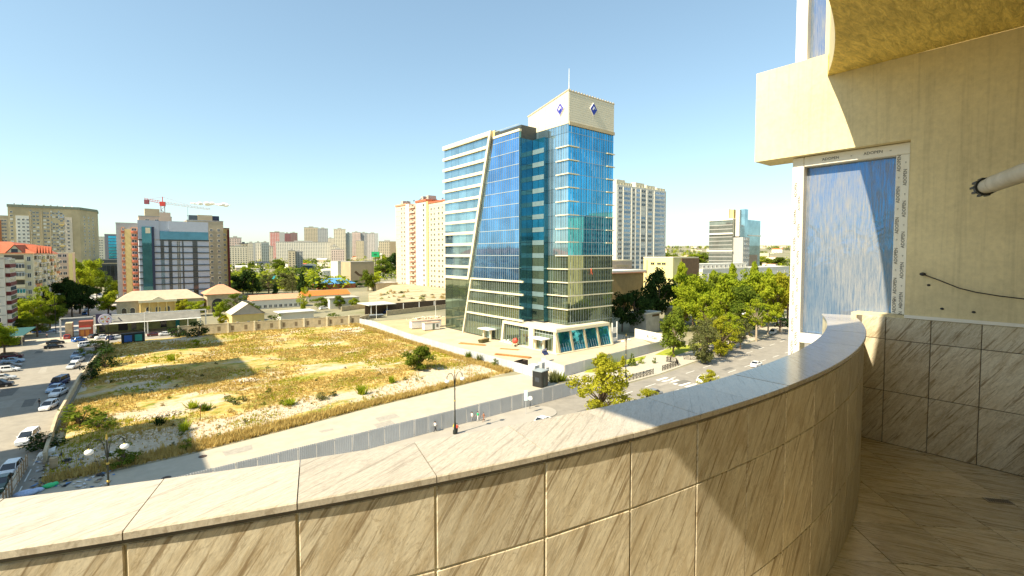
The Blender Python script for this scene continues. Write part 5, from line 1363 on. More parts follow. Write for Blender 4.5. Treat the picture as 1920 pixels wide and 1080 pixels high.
# ornate railings along the far pavement
rail_iron = mat('black_iron', (.015, .014, .013), .45, metal=.3)
mb = MB()
for x in (0, 1.3, 2.6): mb.box(x - .05, -.05, 0, x + .05, .05, 1.35)
mb.box(0, -.035, .15, 2.6, .035, .22); mb.box(0, -.04, 1.22, 2.6, .04, 1.30)
for c in (.65, 1.95):
    n = 14
    mb.tube([(c + .42 * math.cos(k * 2 * math.pi / n), 0, .72 + .42 * math.sin(k * 2 * math.pi / n)) for k in range(n + 1)], .035, 5, caps=False)
    mb.bar((c - .6, 0, .22), (c + .6, 0, 1.22), .05); mb.bar((c + .6, 0, .22), (c - .6, 0, 1.22), .05)
    mb.tube([(c + .2 * math.cos(k * 2 * math.pi / 10), 0, .72 + .2 * math.sin(k * 2 * math.pi / 10)) for k in range(11)], .03, 5, caps=False)
rail_me = mb.mesh('railing_panel', [rail_iron])
def railing(label, pts):
    p0 = Vector((*pts[0], .13)); t = thing('railing', label, 'railing', p0)
    for a, b in zip(pts, pts[1:]):
        a = Vector((*a, .13)); b = Vector((*b, .13)); L_ = (b - a).length; n = max(1, round(L_ / 2.7)); d = (b - a) / L_
        for i in range(n): put('railing_panel', rail_me, t, a + d * (L_ * i / n) - p0, (0, 0, math.atan2(d.y, d.x)), (L_ / n / 2.6, 1, 1))
railing('black ornate iron railing before the flower bed next to the crosswalk', [(88.2, 68.0), (98.9, 68.2)])
railing('black ornate iron railing with a curved end beyond the crosswalk', [(103.4, 68.7), (111.5, 69.4), (114.0, 71.6), (113.2, 74.0)])
railing('long black iron railing under the roadside trees', [(119.5, 72.6), (121.4, 69.8), (141, 72.4), (161, 76.0)])

# ================================================================== STREET LAMPS AND SIGNS
lamp_m = mat('lamp_green_black', (.03, .035, .03), .4, metal=.4); lamp_gold = mat('lamp_gold', (.45, .33, .08), .4, metal=.6); globe_m = mat('lamp_globe', (.80, .79, .76), .3, var=.03)
def build_lamp(label, loc, rz, h=10.4):
    t = thing('street_lamp', label, 'street lamp', loc, rz, 'ornate double armed street lamps')
    k = h / 10.4
    mb = MB(); mb.lathe([(.34, 0), (.34, .5), (.22, .7), (.18, 1.6), (.13, 1.9)], 10); mb.build('base', lamp_m, t)
    mb = MB(); mb.lathe([(.13, 1.9), (.10, 4), (.085, 7.2 * k), (.07, 9.4 * k), (.05, 9.9 * k)], 8); mb.build('pole', lamp_m, t)
    mb = MB()
    for z in (5.4 * k, 7.3 * k): mb.lathe([(.09, -.12), (.16, -.05), (.16, .05), (.09, .12)], 8, (0, 0, z))
    mb.lathe([(.05, 9.75 * k), (.10, 9.95 * k), (.03, 10.4 * k)], 8)
    mb.build('collar', lamp_gold, t)
    for s in (-1, 1):
        a = [(0.08 * s, 0, 7.9 * k), (.16 * s, 0, 8.8 * k), (.30 * s, 0, 9.5 * k), (.62 * s, 0, 9.95 * k), (1.0 * s, 0, 9.98 * k), (1.28 * s, 0, 9.75 * k), (1.42 * s, 0, 9.4 * k), (1.42 * s, 0, 9.15 * k)]
        mb = MB(); mb.tube(a, .045, 6)
        c = [(1.42 * s - .17 * s * math.cos(q) + .0, 0, 9.42 * k + .17 * math.sin(q)) for q in [R(w) for w in range(0, 330, 30)]]
        mb.tube(c, .03, 5)
        arm = mb.build('arm', [lamp_gold if False else lamp_m], t)
        mb = MB(); mb.lathe([(.04, .48), (.10, .40), (.20, .34)], 10, (1.42 * s, 0, 8.66 * k)); mb.build('cap', lamp_gold, arm)
        mb = MB(); mb.ball((1.42 * s, 0, 8.78 * k), .40, n=14, sq=(1, 1, .72)); mb.build('globe', globe_m, arm)
    return t
L0 = build_lamp('double armed street lamp with white globes beside the rubbish at the lot corner', (-2.0, 64.3, .13), R(-6))
copies = [((40.7, 65.2, .13), R(0), 'double armed street lamp on the pavement by the red shirted person'),
          ((91.0, 70.3, .13), R(8), 'double armed street lamp in front of the flower bed and tower podium'),
          ((164.5, 77.5, .13), R(10), 'double armed street lamp with white globes under the roadside trees')]
for loc, rz, lab in copies: copy_tree(L0, loc, rz, lab)
g_ = G(1323, 718); lp = at_depth(1323, 700, 92)
def simple_post(label, loc, h, name='lamp_post'):
    t = thing(name, label, 'lamp post', loc)
    mb = MB(); mb.lathe([(.13, 0), (.09, h * .5), (.06, h)], 7); mb.build('pole', white if 'white' in label else steel_dark, t)
    mb = MB(); mb.tube([(0, 0, h - .1), (.5, 0, h + .15), (1.2, 0, h + .15)], .05, 5); mb.box(1.0, -.15, h + .05, 1.7, .15, h + .2); mb.build('lamp_head', globe_m, t)
    return t
for u, v, vt, lab in ((272, 632, 585, 'slim white lamp post in front of the long canopy of the filling station'), (353, 626, 596, 'short white lamp post near the far end of the filling station'), (817, 597, 560, 'white lamp post beside the carport'), (204, 648, 600, 'dark lamp post in front of the round filling station sign'), (105, 625, 552, 'tall pale lamp post by the street trees'), (706, 597, 560, 'thin white lamp post by the white shed roof')):
    g = G(u, v); simple_post(lab, g, (v - vt) / 900 * depth(g))
# traffic signs on the pavement by the hoarding
sign_blue = mat('sign_pale_blue', (.55, .68, .72), .4, var=.03); sign_white = mat('sign_white', (.78, .78, .78), .4, var=.03)
g = G(986, 777)
t = thing('road_sign', 'tall pole with a pale rectangular sign plate seen from behind', 'sign', (g.x, g.y, .13))
mb = MB(); mb.tube([(0, 0, 0), (0, 0, 4.2)], .05, 6); mb.build('pole', hoard_m, t)
mb = MB(); mb.bevbox(-.32, -.03, 2.4, .32, 0, 4.3, .02); pl = mb.build('plate', sign_blue, t, rot=(0, 0, R(-40)))
mb = MB(); mb.box(-.22, -.04, 3.5, .22, -.031, 3.55); mb.box(-.22, -.04, 3.0, .22, -.031, 3.05); mb.build('stripe', sign_white, pl)
g = G(994, 767)
t = thing('road_sign', 'small white round sign on a short leaning pole at the pavement end', 'sign', (g.x, g.y, .13))
mb = MB(); mb.tube([(-.1, 0, 0), (.05, 0, .7), (0, 0, 1.7)], .05, 6); mb.build('pole', steel_dark, t)
mb = MB(); mb.tube([(0, -.04, 1.95), (0, .0, 1.95)], .42, 16); mb.build('plate', sign_white, t, rot=(0, 0, R(-40)))
g = G(1022, 678)
t = thing('solar_panel', 'small tilted dark blue panel on a white post at the tower site', 'panel', (g.x, g.y, 0))
mb = MB(); mb.tube([(0, 0, 0), (0, 0, 2.2)], .07, 6); mb.build('post', white, t)
mb = MB(); mb.slab([(-.9, -.6, 1.9), (.9, -.6, 1.9), (.9, .6, 3.0), (-.9, .6, 3.0)], (0, -.05, .08)); mb.build('panel', mat('panel_navy', (.03, .04, .10), .25), t, recalc=True)
mb = MB(); mb.slab([(-.9, .62, 2.2), (.9, .62, 2.2), (.7, .1, 3.5), (-.7, .1, 3.5)], (0, -.05, .03)); mb.build('back_panel', mat('panel_lilac', (.5, .5, .68), .4), t, recalc=True)

# ================================================================== FILLING STATION
Yg = 222.0
gs_white = mat('station_white', (.74, .72, .66), .5, var=.08)
t = thing('filling_station', 'filling station with long slanted grey canopy band and round white sign', 'filling station', (bx(105, Yg), Yg, 0))
GX = lambda u: bx(u, Yg) - bx(105, Yg)
mb = MB(); mb.slab([(GX(171), -1.0, 4.7), (GX(373), -1.0, 4.7), (GX(373), 2.6, 7.2), (GX(171), 2.6, 7.2)], (0, .12, -.14)); mb.build('canopy_band', mat('station_grey', (.22, .21, .18), .6, var=.25, scale=.4, dirt=.4), t, recalc=True)
mb = MB(); mb.slab([(GX(171), -1.0, 4.45), (GX(373), -1.0, 4.45), (GX(373), -.75, 4.69), (GX(171), -.75, 4.69)], (0, -.25, 0)); mb.build('lower_trim', gs_white, t, recalc=True)
mb = MB(); mb.box(GX(171) - .3, 2.4, 7.0, GX(383), 2.9, 7.45); mb.build('upper_trim', gs_white, t)
mb = MB(); mb.box(GX(172), 3.0, 4.2, GX(372), 14, 4.6); mb.build('canopy', grey_roof, t)
mb = MB(); mb.box(GX(172), 12, 0, GX(372), 14, 4.19); mb.build('shop_wall', mat('station_green', (.40, .44, .20), .8, var=.3, scale=.5), t)
for ua, ub_, m_ in ((178, 190, win_dark), (216, 235, dark), (242, 252, win_mid), (300, 312, win_dark), (330, 338, MATS['teal_roof'])):
    mb = MB(); mb.box(GX(ua), 11.9, .3, GX(ub_), 11.98, 3.4); mb.build('shop_opening', m_, t)
for u in (171, 272, 372):
    mb = MB(); mb.box(GX(u) - .2, -.7, 0, GX(u) + .2, -.3, 4.44); mb.build('post', gs_white, t)
for u in (106, 171.5, 384):
    mb = MB(); mb.box(GX(u) - .22, 2.4, 0, GX(u) + .22, 2.8, 7.44 if u > 150 else 7.0); mb.build('post', gs_white, t)
mb = MB(); mb.box(GX(106), 2.4, 6.9, GX(170), 2.8, 7.3); mb.build('upper_trim', gs_white, t)
mb = MB(); mb.box(GX(140), 5, 0, GX(168), 11, 5.4); mb.build('kiosk', mat('station_red', (.34, .10, .06), .7, var=.2), t)
mb = MB(); mb.box(GX(141), 4.7, 2.6, GX(164), 4.98, 3.3); mb.build('kiosk_band', gs_white, t)
mb = MB(); mb.box(GX(141), 4.6, 3.31, GX(163), 4.95, 3.75); mb.build('kiosk_band', mat('band_red', (.5, .05, .04), .6), t)
mb = MB(); mb.box(GX(143), 4.9, .2, GX(150), 4.97, 2.4); mb.box(GX(153), 4.9, .2, GX(160), 4.97, 2.4); mb.build('kiosk_door', mat('kiosk_orange', (.55, .22, .05), .6), t)
mb = MB(); mb.box(GX(114), 4, 0, GX(128), 9, 5.2); mb.build('store', stone_wall, t)
# round sign: white disc, red ring of marks, dark backing board
mb = MB(); mb.box(GX(175), -1.6, 4.9, GX(205), -1.45, 8.3); sb = mb.build('sign_board', mat('sign_violet', (.05, .04, .09), .5), t)
mb = MB(); c_ = (GX(193), 0, 6.3); mb.tube([(c_[0], -1.85, c_[2]), (c_[0], -1.61, c_[2])], 1.95, 28); mb.build('sign_disc', sign_white, sb)
red_s = mat('sign_red', (.55, .10, .06), .5); yel_s = mat('sign_yellow', (.65, .48, .12), .5)
mb = MB(); mb.tube([(c_[0] + 1.62 * math.cos(a), -1.87, c_[2] + 1.62 * math.sin(a)) for a in [k * math.pi / 12 for k in range(25)]], .09, 5, caps=False); mb.build('sign_ring', mat('ring_violet', (.30, .22, .40), .5), sb)
for k in range(5):
    a = k * 2 * math.pi / 5 + .3; mb = MB()
    mb.slab([(c_[0] + .25 * math.cos(a - .5), -1.86, c_[2] + .25 * math.sin(a - .5)), (c_[0] + 1.25 * math.cos(a - .28), -1.86, c_[2] + 1.25 * math.sin(a - .28)), (c_[0] + 1.25 * math.cos(a + .28), -1.86, c_[2] + 1.25 * math.sin(a + .28))], (0, -.05, 0)); mb.build('sign_petal', yel_s if k % 2 else red_s, sb, recalc=True)
# white letter-like stroke on the band
mb = MB(); mb.slab([(GX(208), -.35, 5.05), (GX(226), -.35, 5.05), (GX(218), 1.6, 6.45), (GX(216), 1.3, 6.2), (GX(222), -.1, 5.25), (GX(208), -.1, 5.25)], (0, -.06, .08)); mb.build('band_mark', dark, t, recalc=True)
# advertising boxes
for (ua, ub_, v), pm, lab in (((231, 250, 646), mat('poster_blue', (.04, .12, .40), .4), 'dark roadside cabinet with a blue poster panel'), ((250.5, 269, 644), mat('poster_teal', (.04, .32, .26), .4), 'dark roadside cabinet with a teal poster panel')):
    g = G((ua + ub_) / 2, v); w = (ub_ - ua) / 900 * depth(g) * .5
    t = thing('advertising_cabinet', lab, 'cabinet', g, R(-2))
    mb = MB(); mb.bevbox(-w * 1.05, 0, 0, w * 1.05, 1.4, 3.6, .05); mb.build('cabinet', mat('cabinet_black', (.012, .018, .02), .5), t)
    mb = MB(); mb.box(-w * .6, -.03, .9, w * .6, -.004, 3.0); mb.build('poster', pm, t)
# awning shop at the frame's edge
g = G(28, 648)
t = thing('awning_shop', 'low shop with a dark teal sloping awning at the corner', 'shop', (g.x, g.y, 0))
mb = MB(); mb.box(-12, 0, 0, 1.2, 9, 3.0); mb.build('wall', mat('shop_brown', (.10, .07, .05), .8, var=.2), t)
mb = MB(); mb.slab([(-12, -3.2, 3.1), (2.2, -3.2, 3.1), (4.4, 6, 4.8), (-12, 6, 4.8)], (0, 0, .2)); mb.build('awning', teal_roof if False else mat('awning_teal', (.03, .10, .10), .6), t, recalc=True)
mb = MB(); mb.box(-12, -3.35, 2.9, 2.4, -3.15, 3.35); mb.build('awning_edge', cream, t)
mb = MB(); mb.slab([(-12, -3.0, 3.36), (-6, -3.0, 3.36), (-3.5, 5, 4.9), (-12, 5, 4.9)], (0, 0, .12)); mb.build('awning_panel', mat('awning_pale', (.40, .50, .60), .5), t, recalc=True)
for x in (-3.5, 1.9):
    mb = MB(); mb.box(x, -3.0, 0, x + .15, -2.85, 2.95); mb.build('post', cream, t)

# ================================================================== SITE OBJECTS
box_m = mat('cabin_white', (.72, .72, .68), .55, var=.05)
def cabin(label, ua, ub_, v, h, dep, rz=R(-8)):
    g = G(ua, v); w = (ub_ - ua) / 900 * depth(g) * 1.1
    t = thing('site_cabin', label, 'site cabin', g, rz)
    mb = MB(); mb.bevbox(0, 0, .25, w, dep, h, .05); mb.build('body', box_m, t)
    mb = MB(); mb.box(-.1, -.1, h + .001, w + .1, dep + .1, h + .15); mb.build('roof', mat('cabin_roof', (.60, .40, .28), .7), t)
    mb = MB(); mb.box(w * .52, -.05, .3, w * .66, -.004, h - .3); mb.build('door', mat('cabin_door', (.12, .15, .12), .6), t)
    mb = MB(); mb.box(w * .76, -.05, 1.1, w * .9, -.004, h - .6); mb.build('window', win_mid, t)
    mb = MB()
    for x in (.3, w - .6): mb.box(x, .2, 0, x + .3, dep - .2, .245)
    mb.build('skid', steel_dark, t)
cabin('long white site cabin standing behind the smaller one', 772, 826, 617.5, 3.0, 2.6)
cabin('short white site cabin with dark door in front of the long one', 796, 824, 620.5, 2.9, 2.6)
g = G(1013, 724)
t = thing('guard_booth', 'black metal booth standing at the end of the white corrugated fence', 'booth', (g.x, g.y, 0), R(12))
mb = MB(); mb.bevbox(-1.25, -1.25, .1, 1.25, 1.25, 3.5, .04); mb.build('body', mat('booth_black', (.02, .022, .022), .45), t)
mb = MB(); mb.box(-1.35, -1.35, 3.501, 1.35, 1.35, 3.65); mb.build('roof', mat('booth_roof', (.30, .34, .36), .5), t)
mb = MB(); mb.box(-.6, -1.3, .15, .2, -1.255, 2.3); mb.build('door', mat('booth_green', (.025, .04, .038), .5), t)
mb = MB(); mb.box(-1.3, -.7, 1.2, -1.255, .5, 2.2); mb.build('window', win_dark, t)
for u, v, w, h, lab, m_ in ((1001, 701, 2.0, 2.3, 'white transformer cabinet behind the corrugated fence', white), (1015, 697, 1.3, 2.4, 'grey ribbed cabinet next to the white transformer cabinet', hoard_m)):
    g = G(u, v); t = thing('transformer_cabinet', lab, 'cabinet', (g.x, g.y, 0), R(10))
    mb = MB(); mb.bevbox(-w / 2, -w / 2, 0, w / 2, w / 2, h, .04); mb.build('body', m_, t)
    mb = MB(); mb.box(-w * .3, -w / 2 - .03, .3, -.03, -w / 2 - .004, h - .2); mb.box(.03, -w / 2 - .03, .3, w * .3, -w / 2 - .004, h - .2); mb.build('door', mat('cabinet_grey', (.35, .36, .36), .5), t)
g = G(977, 692)
t = thing('open_crate', 'dark open topped crate with weeds growing from it', 'crate', (g.x, g.y, 0), R(10))
mb = MB(); mb.box(-1.7, -.9, 0, 1.7, -.8, 2.2); mb.box(-1.7, .8, 0, 1.7, .9, 2.2); mb.box(-1.7, -.8, 0, -1.6, .8, 2.2); mb.box(1.6, -.8, 0, 1.7, .8, 2.2); mb.build('body', mat('crate_dark', (.05, .035, .025), .8), t)
plank_m = mat('shutter_board', (.45, .20, .06), .75, var=.25, scale=2, objrand=.25)
def planks(label, u, v, n, L_, rz):
    g = G(u, v); t = thing('plank_stack', label, 'planks', (g.x, g.y, .02), rz)
    mb = MB(); mb.box(-L_ / 2, -.12, 0, L_ / 2, .12, .08); me = mb.mesh('plank', [plank_m])
    for i in range(n): put('plank', me, t, (rnd.uniform(-.3, .3), (i % 6) * .26 - .7, (i // 6) * .09), (0, 0, rnd.uniform(-.03, .03)))
planks('long stack of orange boards in front of the podium entrance', 962, 668, 22, 11, R(-66))
planks('stack of reddish boards nearer the slanted frame entrance', 886, 646, 18, 9, R(-62))
planks('few loose brown boards beside the long orange stack', 956, 655, 6, 6, R(-60))
g = G(907, 642)
t = thing('skip_container', 'small dark rubbish skip on the forecourt', 'skip', (g.x, g.y, 0), R(15))
mb = MB(); mb.slab([(-1.6, -.8, 0), (1.6, -.8, 0), (2.1, -.8, 1.1), (-2.1, -.8, 1.1)], (0, 1.6, 0)); mb.build('body', mat('skip_paint', (.10, .09, .03), .7), t, recalc=True)
mb = MB(); mb.box(-1.9, -.6, 1.101, 1.9, .6, 1.25); mb.build('load', mat('skip_load', (.30, .22, .10), .9), t)
g = G(966, 649)
t = thing('concrete_mixer', 'red concrete mixer with orange wheels at the podium corner', 'mixer', (g.x, g.y, 0), R(20))
mix_red = mat('mixer_red', (.62, .08, .05), .5)
mb = MB(); mb.lathe([(.3, -1.0), (.8, -.5), (.9, .1), (.55, .9), (.4, 1.0)], 12); mb.build('drum', mix_red, t, (0, 0, 1.7), (R(50), 0, 0))
mb = MB(); mb.bar((-.9, -.6, .3), (0, 0, 1.6), .12); mb.bar((.9, -.6, .3), (0, 0, 1.6), .12); mb.bar((-.9, .7, .3), (0, 0, 1.6), .12); mb.bar((.9, .7, .3), (0, 0, 1.6), .12); mb.build('stand', mat('mixer_orange', (.7, .25, .04), .5), t)
for s in (-1, 1):
    mb = MB(); mb.tube([(s * .95, -.6, .35), (s * 1.1, -.6, .35)], .35, 12); mb.build('wheel', dark, t)
g = G(956, 643)
t = thing('cement_bags', 'pile of white sacks beside the red mixer', 'sacks', (g.x, g.y, 0))
for k in range(7):
    mb = MB(); mb.ball((0, 0, .3), .6, n=10, sq=(1.2, .7, .45)); mb.build('sack', white, t, ((k % 3) * 1.1 - 1, (k // 3) * .8, (k // 4) * .45), (0, 0, rnd.uniform(-.5, .5)))
g = G(703, 596)
t = thing('sheet_stack', 'stack of shiny grey metal sheets inside the site fence', 'metal sheets', (g.x, g.y, 0), R(8))
for k in range(6):
    mb = MB(); mb.box(-3.8, -1.3, 0, 3.8, 1.3, .12); mb.build('sheet', mat('sheet_metal', (.45, .48, .48), .35, metal=.6, objrand=.25), t, (rnd.uniform(-1.5, 1.5), rnd.uniform(-.8, .8), .3 + k * .22), (rnd.uniform(-.05, .05), rnd.uniform(-.04, .04), rnd.uniform(-.2, .2)))
for u, v, vt, dep, lab, w in ((1211, 626, 586, 7, 'plain grey concrete hut with flat roof by the shaded trees', 9.5), (1269, 614, 576, 5.5, 'tall grey concrete box with white slab roof among the trees', 7.0)):
    g = G(u, v); h = (v - vt) / 900 * depth(g) * .92
    t = thing('concrete_hut', lab, 'hut', (g.x, g.y, 0), R(4))
    mb = MB(); mb.box(0, 0, 0, w, dep, h); mb.build('wall', concrete, t)
    mb = MB(); mb.box(-.4, -.4, h + .002, w + .4, dep + .4, h + .4); mb.build('roof', mat('hut_roof', (.62, .58, .48), .8), t)
    mb = MB(); mb.box(w * .45, -.04, h - 1.3, w - .4, -.004, h - .5); mb.build('vent_slot', mat('vent_brown', (.10, .06, .03), .8), t)
# low white wall with scrawled writing beside the hut
q0, q1 = G(1190, 633), G(1243, 645)
t = thing('site_wall', 'low white wall with dark scrawled writing near the grey hut', 'wall', (q0.x, q0.y, 0))
d_ = Vector((q1.x - q0.x, q1.y - q0.y, 0)); L_ = d_.length; rz = math.atan2(d_.y, d_.x)
mb = MB(); mb.box(0, 0, 0, L_, .3, 3.2); mb.build('wall', white_wall, t, rot=(0, 0, rz))
sc_me = text_mesh('A - Can', 1.5, print_ink, .01, 'scrawl')
put('scrawl', sc_me, t, d_ * .62 + Vector((math.sin(rz) * .03, -math.cos(rz) * .03, 1.4)), (R(90), 0, rz))
# rubbish at the near corner of the lot
def litter():
    mb = MB(); r2 = random.Random(3)
    for k in range(240):
        u = r2.uniform(30, 210); v = r2.uniform(850, 915)
        g = G(u, v)
        if g.x < -10.4 or g.y > 95: continue
        s = r2.uniform(.08, .35); z = lot_z(g.x, g.y) if inside((g.x, g.y), LOT) else .02
        V = [(g.x + r2.uniform(-s, s) * 1.6, g.y + r2.uniform(-s, s) * 1.6, z + r2.uniform(0, s) * .6) for _ in range(6)]
        mb.idx(V, [(0, 1, 2), (1, 2, 3), (2, 3, 4), (3, 4, 5), (0, 2, 5), (1, 3, 5)], r2.choice([0, 0, 1, 2, 3, 4]))
    o = mb.build('rubbish', [mat('litter_white', (.62, .62, .62), .7), mat('litter_brown', (.22, .15, .09), .9), mat('litter_blue', (.10, .22, .42), .6), mat('litter_black', (.03, .03, .03), .7), mat('litter_tan', (.42, .34, .22), .8)])
    tag(o, 'scattered rubbish strewn over the near corner of the dry lot', 'rubbish', kind='stuff')
litter()
def lotput(u, v): 
    g = G(u, v); 
    return Vector((g.x, g.y, lot_z(g.x, g.y) if inside((g.x, g.y), LOT) else .02))
t = thing('barrel', 'tan dented barrel standing in the rubbish at the lot corner', 'barrel', lotput(101, 878)); mb = MB(); mb.lathe([(.01, 0), (.42, 0), (.45, .1), (.42, .6), (.45, 1.1), (.42, 1.45), (.01, 1.45)], 14); mb.build('drum', mat('barrel_tan', (.46, .34, .20), .7, var=.2, scale=2), t); mb = MB(); mb.lathe([(.46, .08), (.48, .1), (.46, .13)], 14); mb.lathe([(.46, 1.3), (.48, 1.33), (.46, 1.36)], 14); mb.build('hoop', wood_m, t)
t = thing('old_tyre', 'black car tyre lying flat on the pale ground', 'tyre', lotput(126, 866) + Vector((0, 0, .12))); mb = MB(); mb.tube([(.42 * math.cos(k * math.pi / 10), .42 * math.sin(k * math.pi / 10), 0) for k in range(21)], .16, 8, caps=False); mb.build('tyre', mat('black_rubber', (.012, .014, .012), .5), t); 
t = thing('rubbish_bag', 'bright green plastic bag among the rubbish', 'bag', lotput(93, 914)); mb = MB(); mb.ball((0, 0, .25), .5, sq=(1.4, .8, .6)); mb.ball((.5, .2, .25), .35, sq=(1, .9, .7)); mb.build('sack', mat('bag_green', (.05, .55, .20), .4), t)
t = thing('rubbish_bag', 'pale blue crumpled sheet among the rubbish by the planks', 'bag', lotput(48, 930)); mb = MB(); mb.ball((0, 0, .3), .9, n=9, sq=(1.3, .8, .45)); mb.ball((.9, .5, .2), .6, n=8, sq=(1.2, .8, .5)); mb.build('sack', mat('bag_blue', (.42, .52, .72), .5, var=.2, scale=4), t)
t = thing('broken_board', 'white broken furniture board dumped beside the plank fence', 'board', lotput(86, 856)); mb = MB(); mb.slab([(-1, 0, .1), (.9, 0, .5), (1.0, .8, .9), (-.8, .7, .4)], (.05, 0, .12)); mb.build('board', white, t, recalc=True); mb = MB(); mb.bar((-.6, -.3, .1), (.9, .5, .2), .3); mb.build('board', white, t)
# rubble heap on the dry lot
def rubble(name, label, u, v, w, dep, n, smin, smax, seed):
    c = lotput(u, v); mb = MB(); r2 = random.Random(seed)
    for k in range(n):
        x = r2.gauss(0, w * .4); y = r2.gauss(0, dep * .4); s = r2.uniform(smin, smax)
        z = max(0, .7 - (x / w) ** 2 - (y / dep) ** 2) * .7 + (lot_z(c.x + x, c.y + y) - c.z if inside((c.x + x, c.y + y), LOT) else 0)
        rot = Matrix.Rotation(r2.uniform(0, 3), 3, Vector((r2.random() - .5, r2.random() - .5, r2.random())))
        V = [rot @ Vector((a * s * r2.uniform(.5, 1), b * s * r2.uniform(.4, .9), d * s * r2.uniform(.3, .8))) + Vector((x, y, z)) for a in (-.5, .5) for b in (-.5, .5) for d in (-.5, .5)]
        mb.idx(V, [(0, 1, 3, 2), (4, 6, 7, 5), (0, 4, 5, 1), (2, 3, 7, 6), (0, 2, 6, 4), (1, 5, 7, 3)])
    o = mb.build(name, mat('rubble_stone', (.62, .52, .38), .9, var=.3, scale=1.5), loc=c)
    tag(o, label, 'rubble', kind='stuff')
rubble('rubble', 'low heap of pale broken stone near the lot corner', 300, 782, 4.2, 2.2, 340, .15, .55, 1)
rubble('rubble', 'small scatter of pale stones in the middle of the lot', 460, 720, 4.0, 2.5, 90, .12, .45, 2)
rubble('rubble', 'broken stones at the far end by the white fence', 655, 620, 7, 3, 160, .2, .7, 3)
rubble('rubble', 'building stones heaped along the wall behind the site cabins', 800, 597, 10, 4, 220, .3, 1.1, 4)
rubble('rubble', 'stones and clods scattered along the sandy strip of the lot', 560, 775, 14, 3, 150, .08, .35, 5)
rubble('rubble', 'thin litter of stones in the shaded near corner of the lot', 250, 830, 9, 4, 160, .08, .4, 6)
rubble('rubble', 'stones strewn in the middle shadow of the lot', 260, 715, 12, 4, 150, .1, .4, 7)
# hatch covers in the drive
for u, v, lab in ((380, 856, 'dark oval hatch in the pale drive in the sun'), (312, 896, 'dark oval hatch in the shaded part of the drive')):
    g = G(u, v); t = thing('manhole', lab, 'manhole', (g.x, g.y, .010)); mb = MB(); mb.tube([(0, 0, 0), (0, 0, .02)], .55, 18); mb.build('rim', steel_dark, t); mb = MB(); mb.tube([(0, 0, .021), (0, 0, .028)], .42, 18); mb.build('lid', mat('lid_rust', (.10, .06, .04), .8), t)
# planted beds on the far pavement
lawn_m = mat('bright_lawn', (.30, .33, .03), .95, var=.25, scale=1.2, bump=.5, bscale=12)
def bed(name, pts):
    mb = MB(); mb.prism(pts, .13, .22, 1, 0, bottom=False); tag(mb.build(name, [lawn_m, kerb_m], recalc=True), kind='structure')
bed('lawn', [(86.6, 79.5), (89.4, 77.3), (111, 79.6), (115, 81.8), (108, 82.0), (90, 81.2)])
bed('lawn', [(118, 81), (121, 76.8), (150, 79.6), (160, 83), (128, 83.8)])
# ================================================================== CARS
rubber = mat('tyre_rubber', (.014, .014, .015), .7); rim_m = mat('wheel_rim', (.45, .45, .46), .3, metal=.7); car_glass = mat('car_glass', (.015, .02, .025), .06, spec=.9); lamp_c = mat('headlight', (.75, .75, .72), .15); lamp_r = mat('taillight', (.35, .01, .01), .25); plate_m = mat('number_plate', (.7, .7, .68), .5); trim_m = mat('car_trim', (.02, .02, .02), .5)
def paint(n, c): return mat('paint_' + n, c, .22, spec=.7, var=.03)
PAINT = dict(white=paint('white', (.80, .80, .80)), silver=paint('silver', (.50, .51, .52)), grey=paint('grey', (.22, .23, .25)), black=paint('black', (.012, .013, .016)), navy=paint('navy', (.02, .04, .14)), blue=paint('blue', (.04, .16, .50)), pale=paint('pale_blue', (.36, .50, .68)), red=paint('red', (.45, .03, .03)), green=paint('green', (.03, .07, .05)), wine=paint('wine', (.10, .015, .02)))
CARS = {}
SPEC = {  # length, width, belt, roof, stations of the lower body (x share, top z, half width), cabin: rear base, rear top, front top, front base
    'sedan': (4.5, 1.78, .92, 1.43, [(-.50, .80, .80), (-.47, .95, .90), (-.30, 1.0, .98), (0, .95, 1), (.24, .93, .99), (.42, .80, .93), (.5, .60, .80)], (-.36, -.22, .06, .25)),
    'hatch': (4.1, 1.76, .95, 1.50, [(-.50, .85, .86), (-.47, .98, .95), (-.3, .99, 1), (0, .95, 1), (.26, .93, .99), (.43, .80, .93), (.5, .60, .80)], (-.49, -.40, .07, .28)),
    'suv': (4.6, 1.88, 1.08, 1.74, [(-.50, .95, .90), (-.47, 1.1, .97), (-.3, 1.12, 1), (0, 1.08, 1), (.27, 1.05, .99), (.45, .95, .94), (.5, .75, .84)], (-.49, -.43, .08, .26)),
    'van': (4.9, 1.9, 1.15, 2.0, [(-.50, 1.1, .95), (-.47, 1.15, .99), (-.3, 1.15, 1), (0, 1.15, 1), (.33, 1.05, .99), (.46, .9, .93), (.5, .7, .84)], (-.495, -.48, .20, .36)),
}
